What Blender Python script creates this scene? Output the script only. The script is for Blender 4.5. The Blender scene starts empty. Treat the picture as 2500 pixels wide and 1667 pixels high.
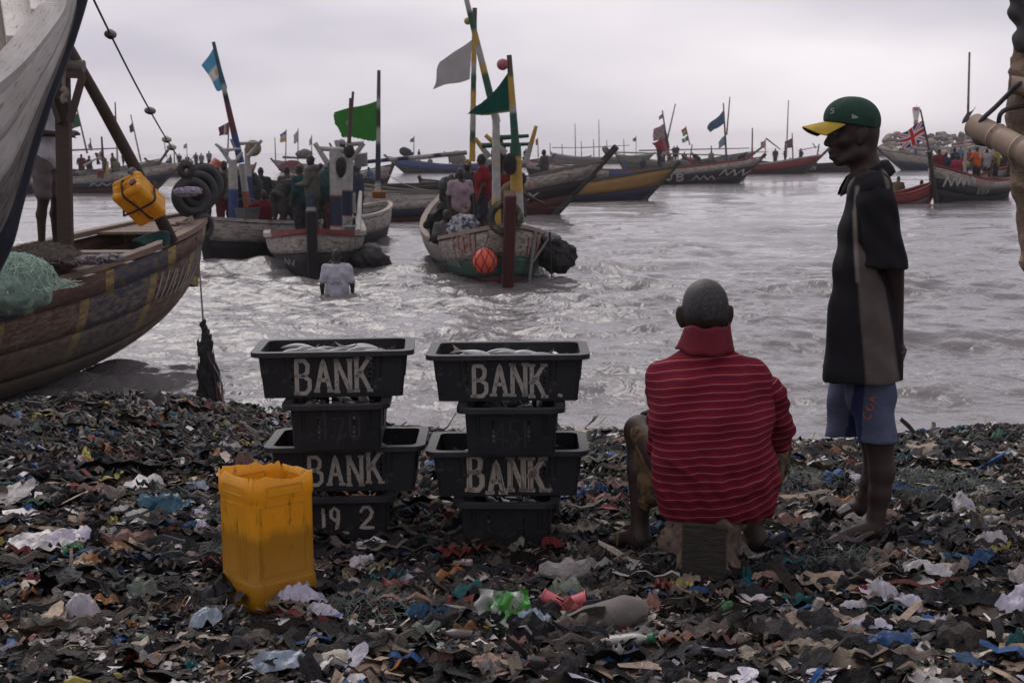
import bpy, math, random
import numpy as np
from mathutils import Matrix, Vector, Euler
random.seed(7)
RNG = np.random.default_rng(11)
S = bpy.context.scene
COL = S.collection
R = math.radians
# ------------------------------------------------------------------ camera, sky, sun, exposure
FPX = 2500 * 50.0 / 36.0          # focal length in pixels of the 2500 px wide photograph
CAMZ = 1.55
PITCH = math.atan((833.5 - 364.5) / FPX)
ROLL = R(-0.57)
CAM_R = (Matrix.Rotation(math.pi / 2 - PITCH, 3, 'X') @ Matrix.Rotation(ROLL, 3, 'Z'))
cam_data = bpy.data.cameras.new('camera')
cam_data.lens = 50.0
cam_data.sensor_width = 36.0
cam_data.clip_start = 0.05
cam_data.clip_end = 20000
cam_data.dof.use_dof = True
cam_data.dof.focus_distance = 5.4
cam_data.dof.aperture_fstop = 12.0
cam = bpy.data.objects.new('camera', cam_data)
COL.objects.link(cam)
cam.matrix_world = Matrix.Translation((0, 0, CAMZ)) @ CAM_R.to_4x4()
S.camera = cam
SUN_EL, SUN_AZ = R(47), R(-24)     # behind the cloud, ahead and to the left of the camera (azimuth from +Y towards +X)
world = bpy.data.worlds.new('World')
S.world = world
world.use_nodes = True
wn, wl = world.node_tree.nodes, world.node_tree.links
wn.clear()
out = wn.new('ShaderNodeOutputWorld')
sky = wn.new('ShaderNodeTexSky')
sky.sky_type = 'NISHITA'
sky.sun_disc = False
sky.sun_elevation = SUN_EL
sky.sun_rotation = SUN_AZ
sky.dust_density = 4.0
bg1 = wn.new('ShaderNodeBackground')
bg1.inputs['Strength'].default_value = 0.06
wl.new(sky.outputs[0], bg1.inputs['Color'])
tc = wn.new('ShaderNodeTexCoord')
mp = wn.new('ShaderNodeMapping')
mp.inputs['Scale'].default_value = (1.0, 1.0, 3.4)
mp.inputs['Location'].default_value = (0.35, 0.2, 0.1)
wl.new(tc.outputs['Generated'], mp.inputs['Vector'])
nz = wn.new('ShaderNodeTexNoise')
nz.inputs['Scale'].default_value = 2.1
nz.inputs['Detail'].default_value = 5.0
nz.inputs['Roughness'].default_value = 0.45
wl.new(mp.outputs[0], nz.inputs['Vector'])
rp = wn.new('ShaderNodeValToRGB')
rp.color_ramp.elements[0].position = 0.36
rp.color_ramp.elements[0].color = (0.40, 0.385, 0.455, 1)
rp.color_ramp.elements[1].position = 0.64
rp.color_ramp.elements[1].color = (0.74, 0.695, 0.725, 1)
wl.new(nz.outputs['Fac'], rp.inputs['Fac'])
bg2 = wn.new('ShaderNodeBackground')
bg2.inputs['Strength'].default_value = 1.0
dt = wn.new('ShaderNodeVectorMath'); dt.operation = 'DOT_PRODUCT'
dt.inputs[1].default_value = (math.sin(SUN_AZ) * math.cos(SUN_EL), math.cos(SUN_AZ) * math.cos(SUN_EL), math.sin(SUN_EL))
wl.new(tc.outputs['Generated'], dt.inputs[0])
mr = wn.new('ShaderNodeMapRange'); mr.interpolation_type = 'SMOOTHSTEP'
for i_, v_ in enumerate((-0.7, 1.0, 0.82, 1.18)): mr.inputs[i_ + 1].default_value = v_
wl.new(dt.outputs['Value'], mr.inputs[0])
vm = wn.new('ShaderNodeVectorMath'); vm.operation = 'SCALE'
wl.new(rp.outputs[0], vm.inputs[0]); wl.new(mr.outputs[0], vm.inputs['Scale'])
wl.new(vm.outputs[0], bg2.inputs['Color'])
mx = wn.new('ShaderNodeMixShader')
mx.inputs[0].default_value = 0.9
wl.new(bg1.outputs[0], mx.inputs[1])
wl.new(bg2.outputs[0], mx.inputs[2])
wl.new(mx.outputs[0], out.inputs['Surface'])
sun_data = bpy.data.lights.new('sun', 'SUN')
sun_data.energy = 1.05
sun_data.angle = R(42)
sun_data.color = (1.0, 0.95, 0.9)
sun = bpy.data.objects.new('sun', sun_data)
COL.objects.link(sun)
_sd = Vector((math.sin(SUN_AZ) * math.cos(SUN_EL), math.cos(SUN_AZ) * math.cos(SUN_EL), math.sin(SUN_EL)))
sun.rotation_euler = _sd.to_track_quat('Z', 'Y').to_euler()
S.view_settings.view_transform = 'Standard'
S.view_settings.look = 'None'
S.view_settings.exposure = 0.38
S.view_settings.gamma = 1.0
S.view_settings.use_curve_mapping = False
S.cycles.max_bounces = 6
S.cycles.diffuse_bounces = 3
S.cycles.glossy_bounces = 3
S.cycles.transmission_bounces = 4
S.cycles.transparent_max_bounces = 8
S.cycles.volume_bounces = 0
S.cycles.volume_step_rate = 4.0
S.cycles.use_denoising = True
S.cycles.caustics_reflective = False
S.cycles.caustics_refractive = False
# ------------------------------------------------------------------ where things stand
WATER = -0.85
_cr = np.array(CAM_R)
def ray(px, py):
 d = np.array([(px - 1250) / FPX, -(py - 833.5) / FPX, -1.0])
 return _cr @ d
def at_y(px, py, Y):
 d = ray(px, py)
 return np.array([0, 0, CAMZ]) + d * (Y / d[1])
def at_z(px, py, z):
 d = ray(px, py)
 return np.array([0, 0, CAMZ]) + d * ((z - CAMZ) / d[2])
def on_water(px, py):
 return at_z(px, py, WATER)
# ------------------------------------------------------------------ noise
def _hash(ix, iy, seed):
 h = (ix.astype(np.int64) * 374761393 + iy.astype(np.int64) * 668265263 + seed * 1442695041) & 0x7fffffff
 h = ((h ^ (h >> 13)) * 1274126177) & 0x7fffffff
 return ((h ^ (h >> 16)) & 0xffff) / 65535.0
def noise2(x, y, seed=0):
 x = np.asarray(x, float); y = np.asarray(y, float)
 ix, iy = np.floor(x), np.floor(y)
 fx, fy = x - ix, y - iy
 fx = fx * fx * (3 - 2 * fx); fy = fy * fy * (3 - 2 * fy)
 a = _hash(ix, iy, seed); b = _hash(ix + 1, iy, seed); c = _hash(ix, iy + 1, seed); d = _hash(ix + 1, iy + 1, seed)
 return (a + (b - a) * fx) * (1 - fy) + (c + (d - c) * fx) * fy
def fbm(x, y, seed=0, octv=4, gain=0.5):
 v = 0; a = 1; t = 0
 for k in range(octv):
  v = v + a * (noise2(x * 2 ** k, y * 2 ** k, seed + k) * 2 - 1); t += a; a *= gain
 return v / t
def sstep(a, b, x):
 t = np.clip((np.asarray(x, float) - a) / (b - a), 0, 1)
 return t * t * (3 - 2 * t)
# ------------------------------------------------------------------ materials
MATS = {}
def new_mat(name):
 m = bpy.data.materials.new(name)
 m.use_nodes = True
 n, l = m.node_tree.nodes, m.node_tree.links
 b = n['Principled BSDF']
 return m, n, l, b
def rgba(c):
 return (c[0], c[1], c[2], 1.0)
def _noise(n, l, coord, scale, detail=6, stretch=None, rough=0.6, dist=0.0):
 src = coord
 if stretch is not None:
  m = n.new('ShaderNodeMapping'); m.inputs['Scale'].default_value = stretch
  l.new(coord, m.inputs['Vector']); src = m.outputs[0]
 t = n.new('ShaderNodeTexNoise')
 t.inputs['Scale'].default_value = scale; t.inputs['Detail'].default_value = detail
 t.inputs['Roughness'].default_value = rough; t.inputs['Distortion'].default_value = dist
 l.new(src, t.inputs['Vector'])
 return t
def _ramp(n, l, fac, stops, interp='LINEAR'):
 r = n.new('ShaderNodeValToRGB')
 cr = r.color_ramp; cr.interpolation = interp
 while len(cr.elements) < len(stops):
  cr.elements.new(0.5)
 for e, (p, c) in zip(cr.elements, stops):
  e.position = p; e.color = rgba(c) if len(c) == 3 else c
 if fac is not None:
  l.new(fac, r.inputs['Fac'])
 return r
def _mix(n, l, fac, a, b, blend='MIX'):
 m = n.new('ShaderNodeMix'); m.data_type = 'RGBA'; m.blend_type = blend
 for sock, v in ((m.inputs[0], fac), (m.inputs[6], a), (m.inputs[7], b)):
  if isinstance(v, (int, float)): sock.default_value = v
  elif isinstance(v, tuple): sock.default_value = rgba(v)
  else: l.new(v, sock)
 return m.outputs[2]
def _bump(n, l, b, height, strength, dist=0.01):
 u = n.new('ShaderNodeBump'); u.inputs['Strength'].default_value = strength; u.inputs['Distance'].default_value = dist
 l.new(height, u.inputs['Height']); l.new(u.outputs[0], b.inputs['Normal'])
def G(v):
 return (v, v, v)
def mat(name, c1, c2=None, scale=8, rough=0.6, bump=0.0, bscale=None, spec=0.4, c3=None, thr=0.6, s3=None, stretch=None,
  metallic=0.0, bdist=0.01, sheen=0, alpha=1.0, trans=0.0):
 """plain surface: noise between c1 and c2, patches of c3 where a second noise passes thr"""
 if name in MATS: return MATS[name]
 m, n, l, b = new_mat(name)
 tc = n.new('ShaderNodeTexCoord').outputs['Object']
 c2 = c2 or tuple(x * 0.7 for x in c1)
 t = _noise(n, l, tc, scale, stretch=stretch)
 colr = _ramp(n, l, t.outputs['Fac'], [(0.32, c2), (0.68, c1)]).outputs[0]
 if c3 is not None:
  t3 = _noise(n, l, tc, s3 or scale * 0.6, detail=8, stretch=stretch, rough=0.7)
  f3 = _ramp(n, l, t3.outputs['Fac'], [(thr - 0.04, G(0)), (thr + 0.04, G(1))]).outputs[0]
  colr = _mix(n, l, f3, colr, c3)
 l.new(colr, b.inputs['Base Color'])
 b.inputs['Roughness'].default_value = rough
 b.inputs['Specular IOR Level'].default_value = spec
 b.inputs['Metallic'].default_value = metallic
 if trans: b.inputs['Subsurface Weight'].default_value = trans; b.inputs['Subsurface Radius'].default_value = (0.02, 0.012, 0.006)
 if alpha < 1: b.inputs['Alpha'].default_value = alpha
 if bump:
  tb = _noise(n, l, tc, bscale or scale * 4, stretch=stretch)
  _bump(n, l, b, tb.outputs['Fac'], bump, bdist)
 MATS[name] = m
 return m
def mat_attr(name, rough=0.6, nscale=40, namt=0.35, bump=0.25, bscale=60, spec=0.35, trans=False, bdist=0.004):
 """colour from the mesh's colour attribute, with fine dirt"""
 if name in MATS: return MATS[name]
 m, n, l, b = new_mat(name)
 tc = n.new('ShaderNodeTexCoord').outputs['Object']
 a = n.new('ShaderNodeAttribute'); a.attribute_name = 'Col'
 t = _noise(n, l, tc, nscale, detail=5)
 d = _ramp(n, l, t.outputs['Fac'], [(0.3, G(1 - namt)), (0.7, G(1.0))]).outputs[0]
 c = _mix(n, l, 1.0, a.outputs['Color'], d, 'MULTIPLY')
 l.new(c, b.inputs['Base Color'])
 b.inputs['Roughness'].default_value = rough
 b.inputs['Specular IOR Level'].default_value = spec
 tb = _noise(n, l, tc, bscale, detail=4)
 _bump(n, l, b, tb.outputs['Fac'], bump, bdist)
 if trans:
  tr = n.new('ShaderNodeBsdfTranslucent'); l.new(c, tr.inputs['Color'])
  ms = n.new('ShaderNodeMixShader'); ms.inputs[0].default_value = 0.35
  o = n['Material Output']
  l.new(b.outputs[0], ms.inputs[1]); l.new(tr.outputs[0], ms.inputs[2]); l.new(ms.outputs[0], o.inputs['Surface'])
 MATS[name] = m
 return m
def mat_wood(name, c1, c2, paint=None, wear=0.5, rough=0.75, s=1.0, mud=None, along='UV', stops=None, mudh=None, bump=0.5, crack=True):
 """timber with grain along U, worn paint over it; stops = paint segments along U"""
 if name in MATS: return MATS[name]
 m, n, l, b = new_mat(name)
 tcn = n.new('ShaderNodeTexCoord')
 tc = tcn.outputs['UV'] if along == 'UV' else tcn.outputs['Object']
 grain = _noise(n, l, tc, 3.0 * s, detail=9, stretch=(1.2, 16, 16), rough=0.7, dist=0.4)
 wood = _ramp(n, l, grain.outputs['Fac'], [(0.3, c2), (0.7, c1)]).outputs[0]
 colr = wood
 if paint is not None or stops is not None:
  if stops is not None:
   sx = n.new('ShaderNodeSeparateXYZ'); l.new(tc, sx.inputs[0])
   jig = _noise(n, l, tc, 9 * s, detail=4)
   ma = n.new('ShaderNodeMath'); ma.operation = 'MULTIPLY_ADD'; ma.inputs[1].default_value = 0.06
   l.new(jig.outputs['Fac'], ma.inputs[0]); l.new(sx.outputs[0], ma.inputs[2])
   lo, hi, lst = stops
   mr = n.new('ShaderNodeMapRange'); mr.inputs[1].default_value = lo; mr.inputs[2].default_value = hi
   l.new(ma.outputs[0], mr.inputs[0])
   pc = _ramp(n, l, mr.outputs[0], [((p - lo) / (hi - lo), c) for p, c in lst], 'CONSTANT').outputs[0]
  else:
   pv = _noise(n, l, tc, 2.5 * s, detail=6)
   pc = _ramp(n, l, pv.outputs['Fac'], [(0.3, tuple(x * 0.72 for x in paint)), (0.7, paint)]).outputs[0]
  w = _noise(n, l, tc, 5.0 * s, detail=10, stretch=(1.0, 3.2, 3.2), rough=0.72)
  f = _ramp(n, l, w.outputs['Fac'], [(1.04 - wear - 0.05, G(1)), (1.04 - wear + 0.05, G(0))]).outputs[0]
  colr = _mix(n, l, f, wood, pc)
 if mud is not None:
  sy = n.new('ShaderNodeSeparateXYZ'); l.new(tcn.outputs['Object'], sy.inputs[0])
  mn = _noise(n, l, tc, 4 * s, detail=8)
  ad = n.new('ShaderNodeMath'); ad.operation = 'MULTIPLY_ADD'; ad.inputs[1].default_value = 0.5
  l.new(mn.outputs['Fac'], ad.inputs[0]); l.new(sy.outputs[2], ad.inputs[2])
  mf = n.new('ShaderNodeMapRange'); mf.inputs[1].default_value = mudh[0]; mf.inputs[2].default_value = mudh[1]
  mf.inputs[3].default_value = 0.92; mf.inputs[4].default_value = 0.0
  l.new(ad.outputs[0], mf.inputs[0])
  colr = _mix(n, l, mf.outputs[0], colr, mud)
 l.new(colr, b.inputs['Base Color'])
 b.inputs['Roughness'].default_value = rough
 b.inputs['Specular IOR Level'].default_value = 0.3
 _bump(n, l, b, grain.outputs['Fac'], bump, 0.012)
 MATS[name] = m
 return m
def mat_strokes(name, paint, under, streak=0.5, n_lines=3.5, rough=0.7):
 """brush lettering: U runs along the stroke, V across it; thin dark lines between the bristles' tracks"""
 if name in MATS: return MATS[name]
 m, n, l, b = new_mat(name)
 tcn = n.new('ShaderNodeTexCoord')
 t = _noise(n, l, tcn.outputs['UV'], 1.0, detail=3, stretch=(3.0, n_lines * 3.2, 1))
 t2 = _noise(n, l, tcn.outputs['Object'], 60, detail=5)
 f1 = _ramp(n, l, t.outputs['Fac'], [(0.5 - 0.3 * streak, G(0)), (0.53 - 0.12 * streak, G(1))]).outputs[0]
 f2 = _ramp(n, l, t2.outputs['Fac'], [(0.30, G(0)), (0.42, G(1))]).outputs[0]
 f = _mix(n, l, 1.0, f1, f2, 'MULTIPLY')
 l.new(_mix(n, l, f, under, paint), b.inputs['Base Color'])
 b.inputs['Roughness'].default_value = rough
 MATS[name] = m
 return m
# ------------------------------------------------------------------ meshes and things
ROOTM = {}
def tag(o, label=None, cat=None, group=None, kind=None):
 if label: o['label'] = label
 if cat: o['category'] = cat
 if group: o['group'] = group
 if kind: o['kind'] = kind
 return o
def thing(name, label, cat, loc=(0, 0, 0), rz=0.0, group=None, rot=None):
 o = bpy.data.objects.new(name, None)
 o.empty_display_size = 0.1
 COL.objects.link(o)
 e = rot if rot is not None else (0, 0, rz)
 o.location = tuple(float(v) for v in loc); o.rotation_euler = e
 ROOTM[o.name] = np.array(Matrix.Translation(o.location) @ Euler(e).to_matrix().to_4x4())
 return tag(o, label, cat, group)
def root_matrix(o):
 while o.parent is not None: o = o.parent
 return ROOTM.get(o.name, np.eye(4))
class Geo:
 def __init__(self):
  self.V = []; self.F = []; self.n = 0; self.uv = []; self.col = []
 def add(self, V, F, uv=None, col=None):
  V = np.asarray(V, float).reshape(-1, 3)
  if isinstance(F, np.ndarray): self.F.append(F + self.n)
  else:
   for f in F: self.F.append(np.array([f]) + self.n)
  self.V.append(V); self.n += len(V)
  self.uv.append(np.zeros((len(V), 2)) if uv is None else np.asarray(uv, float))
  self.col.append(np.ones((len(V), 3)) if col is None else np.broadcast_to(np.asarray(col, float), (len(V), 3)))
  return self
 def box(self, c, s, rot=None, taper=1.0):
  x, y, z = np.array(s) / 2.0
  V = np.array([[-x, -y, -z], [x, -y, -z], [x, y, -z], [-x, y, -z], [-x * taper, -y * taper, z], [x * taper, -y * taper, z], [x * taper, y * taper, z], [-x * taper, y * taper, z]])
  if rot is not None: V = V @ np.array(Euler(rot).to_matrix()).T
  F = np.array([[0, 3, 2, 1], [4, 5, 6, 7], [0, 1, 5, 4], [1, 2, 6, 5], [2, 3, 7, 6], [3, 0, 4, 7]])
  ax = int(np.argmax(s)); uv = np.stack([V[:, 0] * 0, V[:, 0] * 0], 1)
  L = np.array([-x, x, x, -x, -x, x, x, -x]) if ax == 0 else (np.array([-y, -y, y, y, -y, -y, y, y]) if ax == 1 else np.array([-z] * 4 + [z] * 4))
  T = np.array([-y, -y, y, y, -y, -y, y, y]) + np.array([-z] * 4 + [z] * 4) if ax == 0 else np.array([-x, x, x, -x, -x, x, x, -x]) + (np.array([-z] * 4 + [z] * 4) if ax == 1 else np.array([-y, -y, y, y, -y, -y, y, y]))
  return self.add(V + np.array(c), F, np.stack([L, T], 1))
 def plank(self, a, b, w, h, up=(0, 0, 1)):
  """rectangular bar from a to b"""
  a = np.array(a, float); b = np.array(b, float); d = b - a; L = np.linalg.norm(d); d /= L
  s = np.cross(d, np.array(up, float)); s /= np.linalg.norm(s); u = np.cross(s, d)
  V = []; uv = []
  for e, p in ((0, a), (L, b)):
   for i, (q, r) in enumerate(((-1, -1), (1, -1), (1, 1), (-1, 1))):
    V.append(p + s * q * w / 2 + u * r * h / 2); uv.append((e, q * w / 2 + r * h / 2))
  F = np.array([[0, 3, 2, 1], [4, 5, 6, 7], [0, 1, 5, 4], [1, 2, 6, 5], [2, 3, 7, 6], [3, 0, 4, 7]])
  return self.add(V, F[:, ::-1], uv)
 def tube(self, P, r, n=10, cap=True, flat=1.0):
  P = np.asarray(P, float); m = len(P)
  r = np.broadcast_to(np.asarray(r, float), (m,))
  T = np.gradient(P, axis=0); T /= np.linalg.norm(T, axis=1)[:, None] + 1e-9
  up = np.array([0, 0, 1.0]) if abs(T[0, 2]) < 0.9 else np.array([1.0, 0, 0])
  N = np.zeros_like(P); B = np.zeros_like(P)
  x = np.cross(T[0], up); x /= np.linalg.norm(x)
  for i in range(m):
   x = x - T[i] * np.dot(x, T[i]); x /= np.linalg.norm(x) + 1e-9
   N[i] = x; B[i] = np.cross(T[i], x)
  a = np.arange(n) * 2 * math.pi / n
  V = P[:, None] + r[:, None, None] * (np.cos(a)[None, :, None] * N[:, None] + flat * np.sin(a)[None, :, None] * B[:, None])
  s = np.concatenate([[0], np.cumsum(np.linalg.norm(np.diff(P, axis=0), axis=1))])
  uv = np.stack([np.repeat(s, n), np.tile(a / (2 * math.pi) * 0.4, m)], 1)
  i, j = np.meshgrid(np.arange(m - 1), np.arange(n), indexing='ij')
  j2 = (j + 1) % n
  F = np.stack([i * n + j, i * n + j2, (i + 1) * n + j2, (i + 1) * n + j], -1).reshape(-1, 4)
  V = V.reshape(-1, 3)
  Fs = [F]
  base = self.n
  self.add(V, F, uv)
  if cap:
   self.F.append(np.array([list(range(n - 1, -1, -1))]) + base)
   self.F.append(np.array([list(range((m - 1) * n, m * n))]) + base)
  return self
 def lathe(self, prof, c=(0, 0, 0), n=24, axis=None, sx=1.0, sy=1.0):
  """prof: (r, z) pairs, about local z; axis: direction the z axis is turned to"""
  prof = np.asarray(prof, float); m = len(prof); a = np.arange(n) * 2 * math.pi / n
  V = np.stack([prof[:, 0][:, None] * np.cos(a) * sx, prof[:, 0][:, None] * np.sin(a) * sy, np.repeat(prof[:, 1][:, None], n, 1)], -1).reshape(-1, 3)
  if axis is not None:
   V = V @ np.array(Vector(axis).to_track_quat('Z', 'Y').to_matrix()).T
  i, j = np.meshgrid(np.arange(m - 1), np.arange(n), indexing='ij'); j2 = (j + 1) % n
  F = np.stack([i * n + j, i * n + j2, (i + 1) * n + j2, (i + 1) * n + j], -1).reshape(-1, 4)
  return self.add(V + np.array(c, float), F)
 def grid(self, P, uv=None, col=None, closed_u=False):
  """P: (nu, nv, 3)"""
  nu, nv = P.shape[:2]
  i, j = np.meshgrid(np.arange(nu if closed_u else nu - 1), np.arange(nv - 1), indexing='ij'); i2 = (i + 1) % nu
  F = np.stack([i * nv + j, i2 * nv + j, i2 * nv + j + 1, i * nv + j + 1], -1).reshape(-1, 4)
  if uv is None:
   uu, vv = np.meshgrid(np.linspace(0, 1, nu), np.linspace(0, 1, nv), indexing='ij'); uv = np.stack([uu, vv], -1)
  return self.add(P.reshape(-1, 3), F, uv.reshape(-1, 2), None if col is None else col.reshape(-1, 3))
 def ball(self, c, r, n=12, m=8, rot=None):
  r = np.broadcast_to(np.asarray(r, float), (3,))
  th = np.linspace(0.02, math.pi - 0.02, m); a = np.arange(n) * 2 * math.pi / n
  V = np.stack([np.sin(th)[:, None] * np.cos(a), np.sin(th)[:, None] * np.sin(a), np.repeat(np.cos(th)[:, None], n, 1)], -1).reshape(-1, 3) * r
  if rot is not None: V = V @ np.array(Euler(rot).to_matrix()).T
  i, j = np.meshgrid(np.arange(m - 1), np.arange(n), indexing='ij'); j2 = (j + 1) % n
  F = np.stack([i * n + j, (i + 1) * n + j, (i + 1) * n + j2, i * n + j2], -1).reshape(-1, 4)
  b = self.n
  self.add(V + np.array(c, float), F)
  self.F.append(np.array([list(range(n))]) + b); self.F.append(np.array([list(range(m * n - 1, (m - 1) * n - 1, -1))]) + b)
  return self
 def build(self, name, material, parent=None, local=False, smooth=False, bevel=0, solid=0, label=None, cat=None, group=None, kind=None, col=False, subsurf=0, sharp=None):
  V = np.concatenate(self.V)
  if parent is not None and not local:
   Mi = np.linalg.inv(root_matrix(parent)); V = V @ Mi[:3, :3].T + Mi[:3, 3]
  me = bpy.data.meshes.new(name)
  F = self.F
  cnt = np.concatenate([np.full(len(f), f.shape[1]) for f in F])
  loops = np.concatenate([f.reshape(-1) for f in F]).astype(np.int32)
  me.vertices.add(len(V)); me.vertices.foreach_set('co', V.astype(np.float32).ravel())
  me.loops.add(len(loops)); me.loops.foreach_set('vertex_index', loops)
  me.polygons.add(len(cnt))
  st = np.concatenate([[0], np.cumsum(cnt)[:-1]]).astype(np.int32)
  me.polygons.foreach_set('loop_start', st)
  me.update(calc_edges=True); me.validate()
  if len(me.loops) == len(loops):
   uv = np.concatenate(self.uv)[loops]
   lay = me.uv_layers.new(name='UVMap'); lay.data.foreach_set('uv', uv.astype(np.float32).ravel())
  if col:
   c = np.concatenate(self.col); c = np.concatenate([c, np.ones((len(c), 1))], 1)
   ca = me.color_attributes.new('Col', 'FLOAT_COLOR', 'POINT'); ca.data.foreach_set('color', c.astype(np.float32).ravel())
  me.polygons.foreach_set('use_smooth', np.full(len(me.polygons), bool(smooth)))
  if sharp is not None and smooth: me.set_sharp_from_angle(angle=R(sharp))
  me.materials.append(material)
  return link(name, me, parent, bevel, solid, label, cat, group, kind, subsurf)
def link(name, me, parent=None, bevel=0, solid=0, label=None, cat=None, group=None, kind=None, subsurf=0):
 o = bpy.data.objects.new(name, me)
 COL.objects.link(o)
 if parent is not None: o.parent = parent
 if solid:
  md = o.modifiers.new('thickness', 'SOLIDIFY'); md.thickness = abs(solid); md.offset = -1 if solid > 0 else 0
 if bevel:
  md = o.modifiers.new('edges', 'BEVEL'); md.width = bevel; md.segments = 2; md.limit_method = 'ANGLE'
 if subsurf:
  md = o.modifiers.new('smooth', 'SUBSURF'); md.levels = subsurf; md.render_levels = subsurf
 return tag(o, label, cat, group, kind)
def catenary(a, b, sag, n=12):
 t = np.linspace(0, 1, n)[:, None]
 P = np.array(a)[None] * (1 - t) + np.array(b)[None] * t
 P[:, 2] -= sag * 4 * (t * (1 - t))[:, 0]
 return P
def curve_pts(P, n=24):
 """Catmull-Rom through P"""
 P = np.asarray(P, float); Q = np.concatenate([[2 * P[0] - P[1]], P, [2 * P[-1] - P[-2]]])
 outp = []
 m = len(P) - 1
 for k in range(m):
  p0, p1, p2, p3 = Q[k:k + 4]
  for t in np.linspace(0, 1, max(2, n // m), endpoint=False):
   outp.append(0.5 * ((2 * p1) + (-p0 + p2) * t + (2 * p0 - 5 * p1 + 4 * p2 - p3) * t * t + (-p0 + 3 * p1 - 3 * p2 + p3) * t ** 3))
 outp.append(P[-1])
 return np.array(outp)
# ------------------------------------------------------------------ bodies: signed distance shapes meshed as one surface
def nets(F, org, h):
 ins = F < 0
 nx, ny, nz = F.shape
 c = np.zeros((nx - 1, ny - 1, nz - 1), np.int8)
 for i in (0, 1):
  for j in (0, 1):
   for k in (0, 1):
    c += ins[i:nx - 1 + i, j:ny - 1 + j, k:nz - 1 + k]
 act = np.argwhere((c > 0) & (c < 8))
 idx = -np.ones(c.shape, np.int64); idx[tuple(act.T)] = np.arange(len(act))
 corners = [(i, j, k) for i in (0, 1) for j in (0, 1) for k in (0, 1)]
 val = {q: F[act[:, 0] + q[0], act[:, 1] + q[1], act[:, 2] + q[2]] for q in corners}
 acc = np.zeros((len(act), 3)); cnt = np.zeros(len(act))
 for q in corners:
  for ax in range(3):
   if q[ax] == 0:
    q2 = list(q); q2[ax] = 1; q2 = tuple(q2)
    a, b = val[q], val[q2]
    m = (a < 0) != (b < 0)
    t = np.where(m, a / (a - b + 1e-12), 0)
    p = np.tile(np.array(q, float), (len(act), 1)); p[:, ax] += t
    acc[m] += p[m]; cnt[m] += 1
 V = (act + acc / cnt[:, None]) * h + np.array(org)
 Q = []
 for ax in range(3):
  sl0 = [slice(1, -1)] * 3; sl1 = [slice(1, -1)] * 3
  sl0[ax] = slice(0, -1); sl1[ax] = slice(1, None)
  a, b = ins[tuple(sl0)], ins[tuple(sl1)]
  e = np.argwhere(a != b)
  flip = a[tuple(e.T)]
  off = np.ones(3, int); off[ax] = 0
  e = e + off
  u, v = [k for k in range(3) if k != ax]
  du = np.zeros(3, int); du[u] = 1; dv = np.zeros(3, int); dv[v] = 1
  f = np.stack([idx[tuple((e - du - dv).T)], idx[tuple((e - dv).T)], idx[tuple(e.T)], idx[tuple((e - du).T)]], 1)
  if ax == 1: flip = ~flip
  f[~flip] = f[~flip][:, ::-1]
  Q.append(f)
 return V, np.concatenate(Q)
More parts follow.
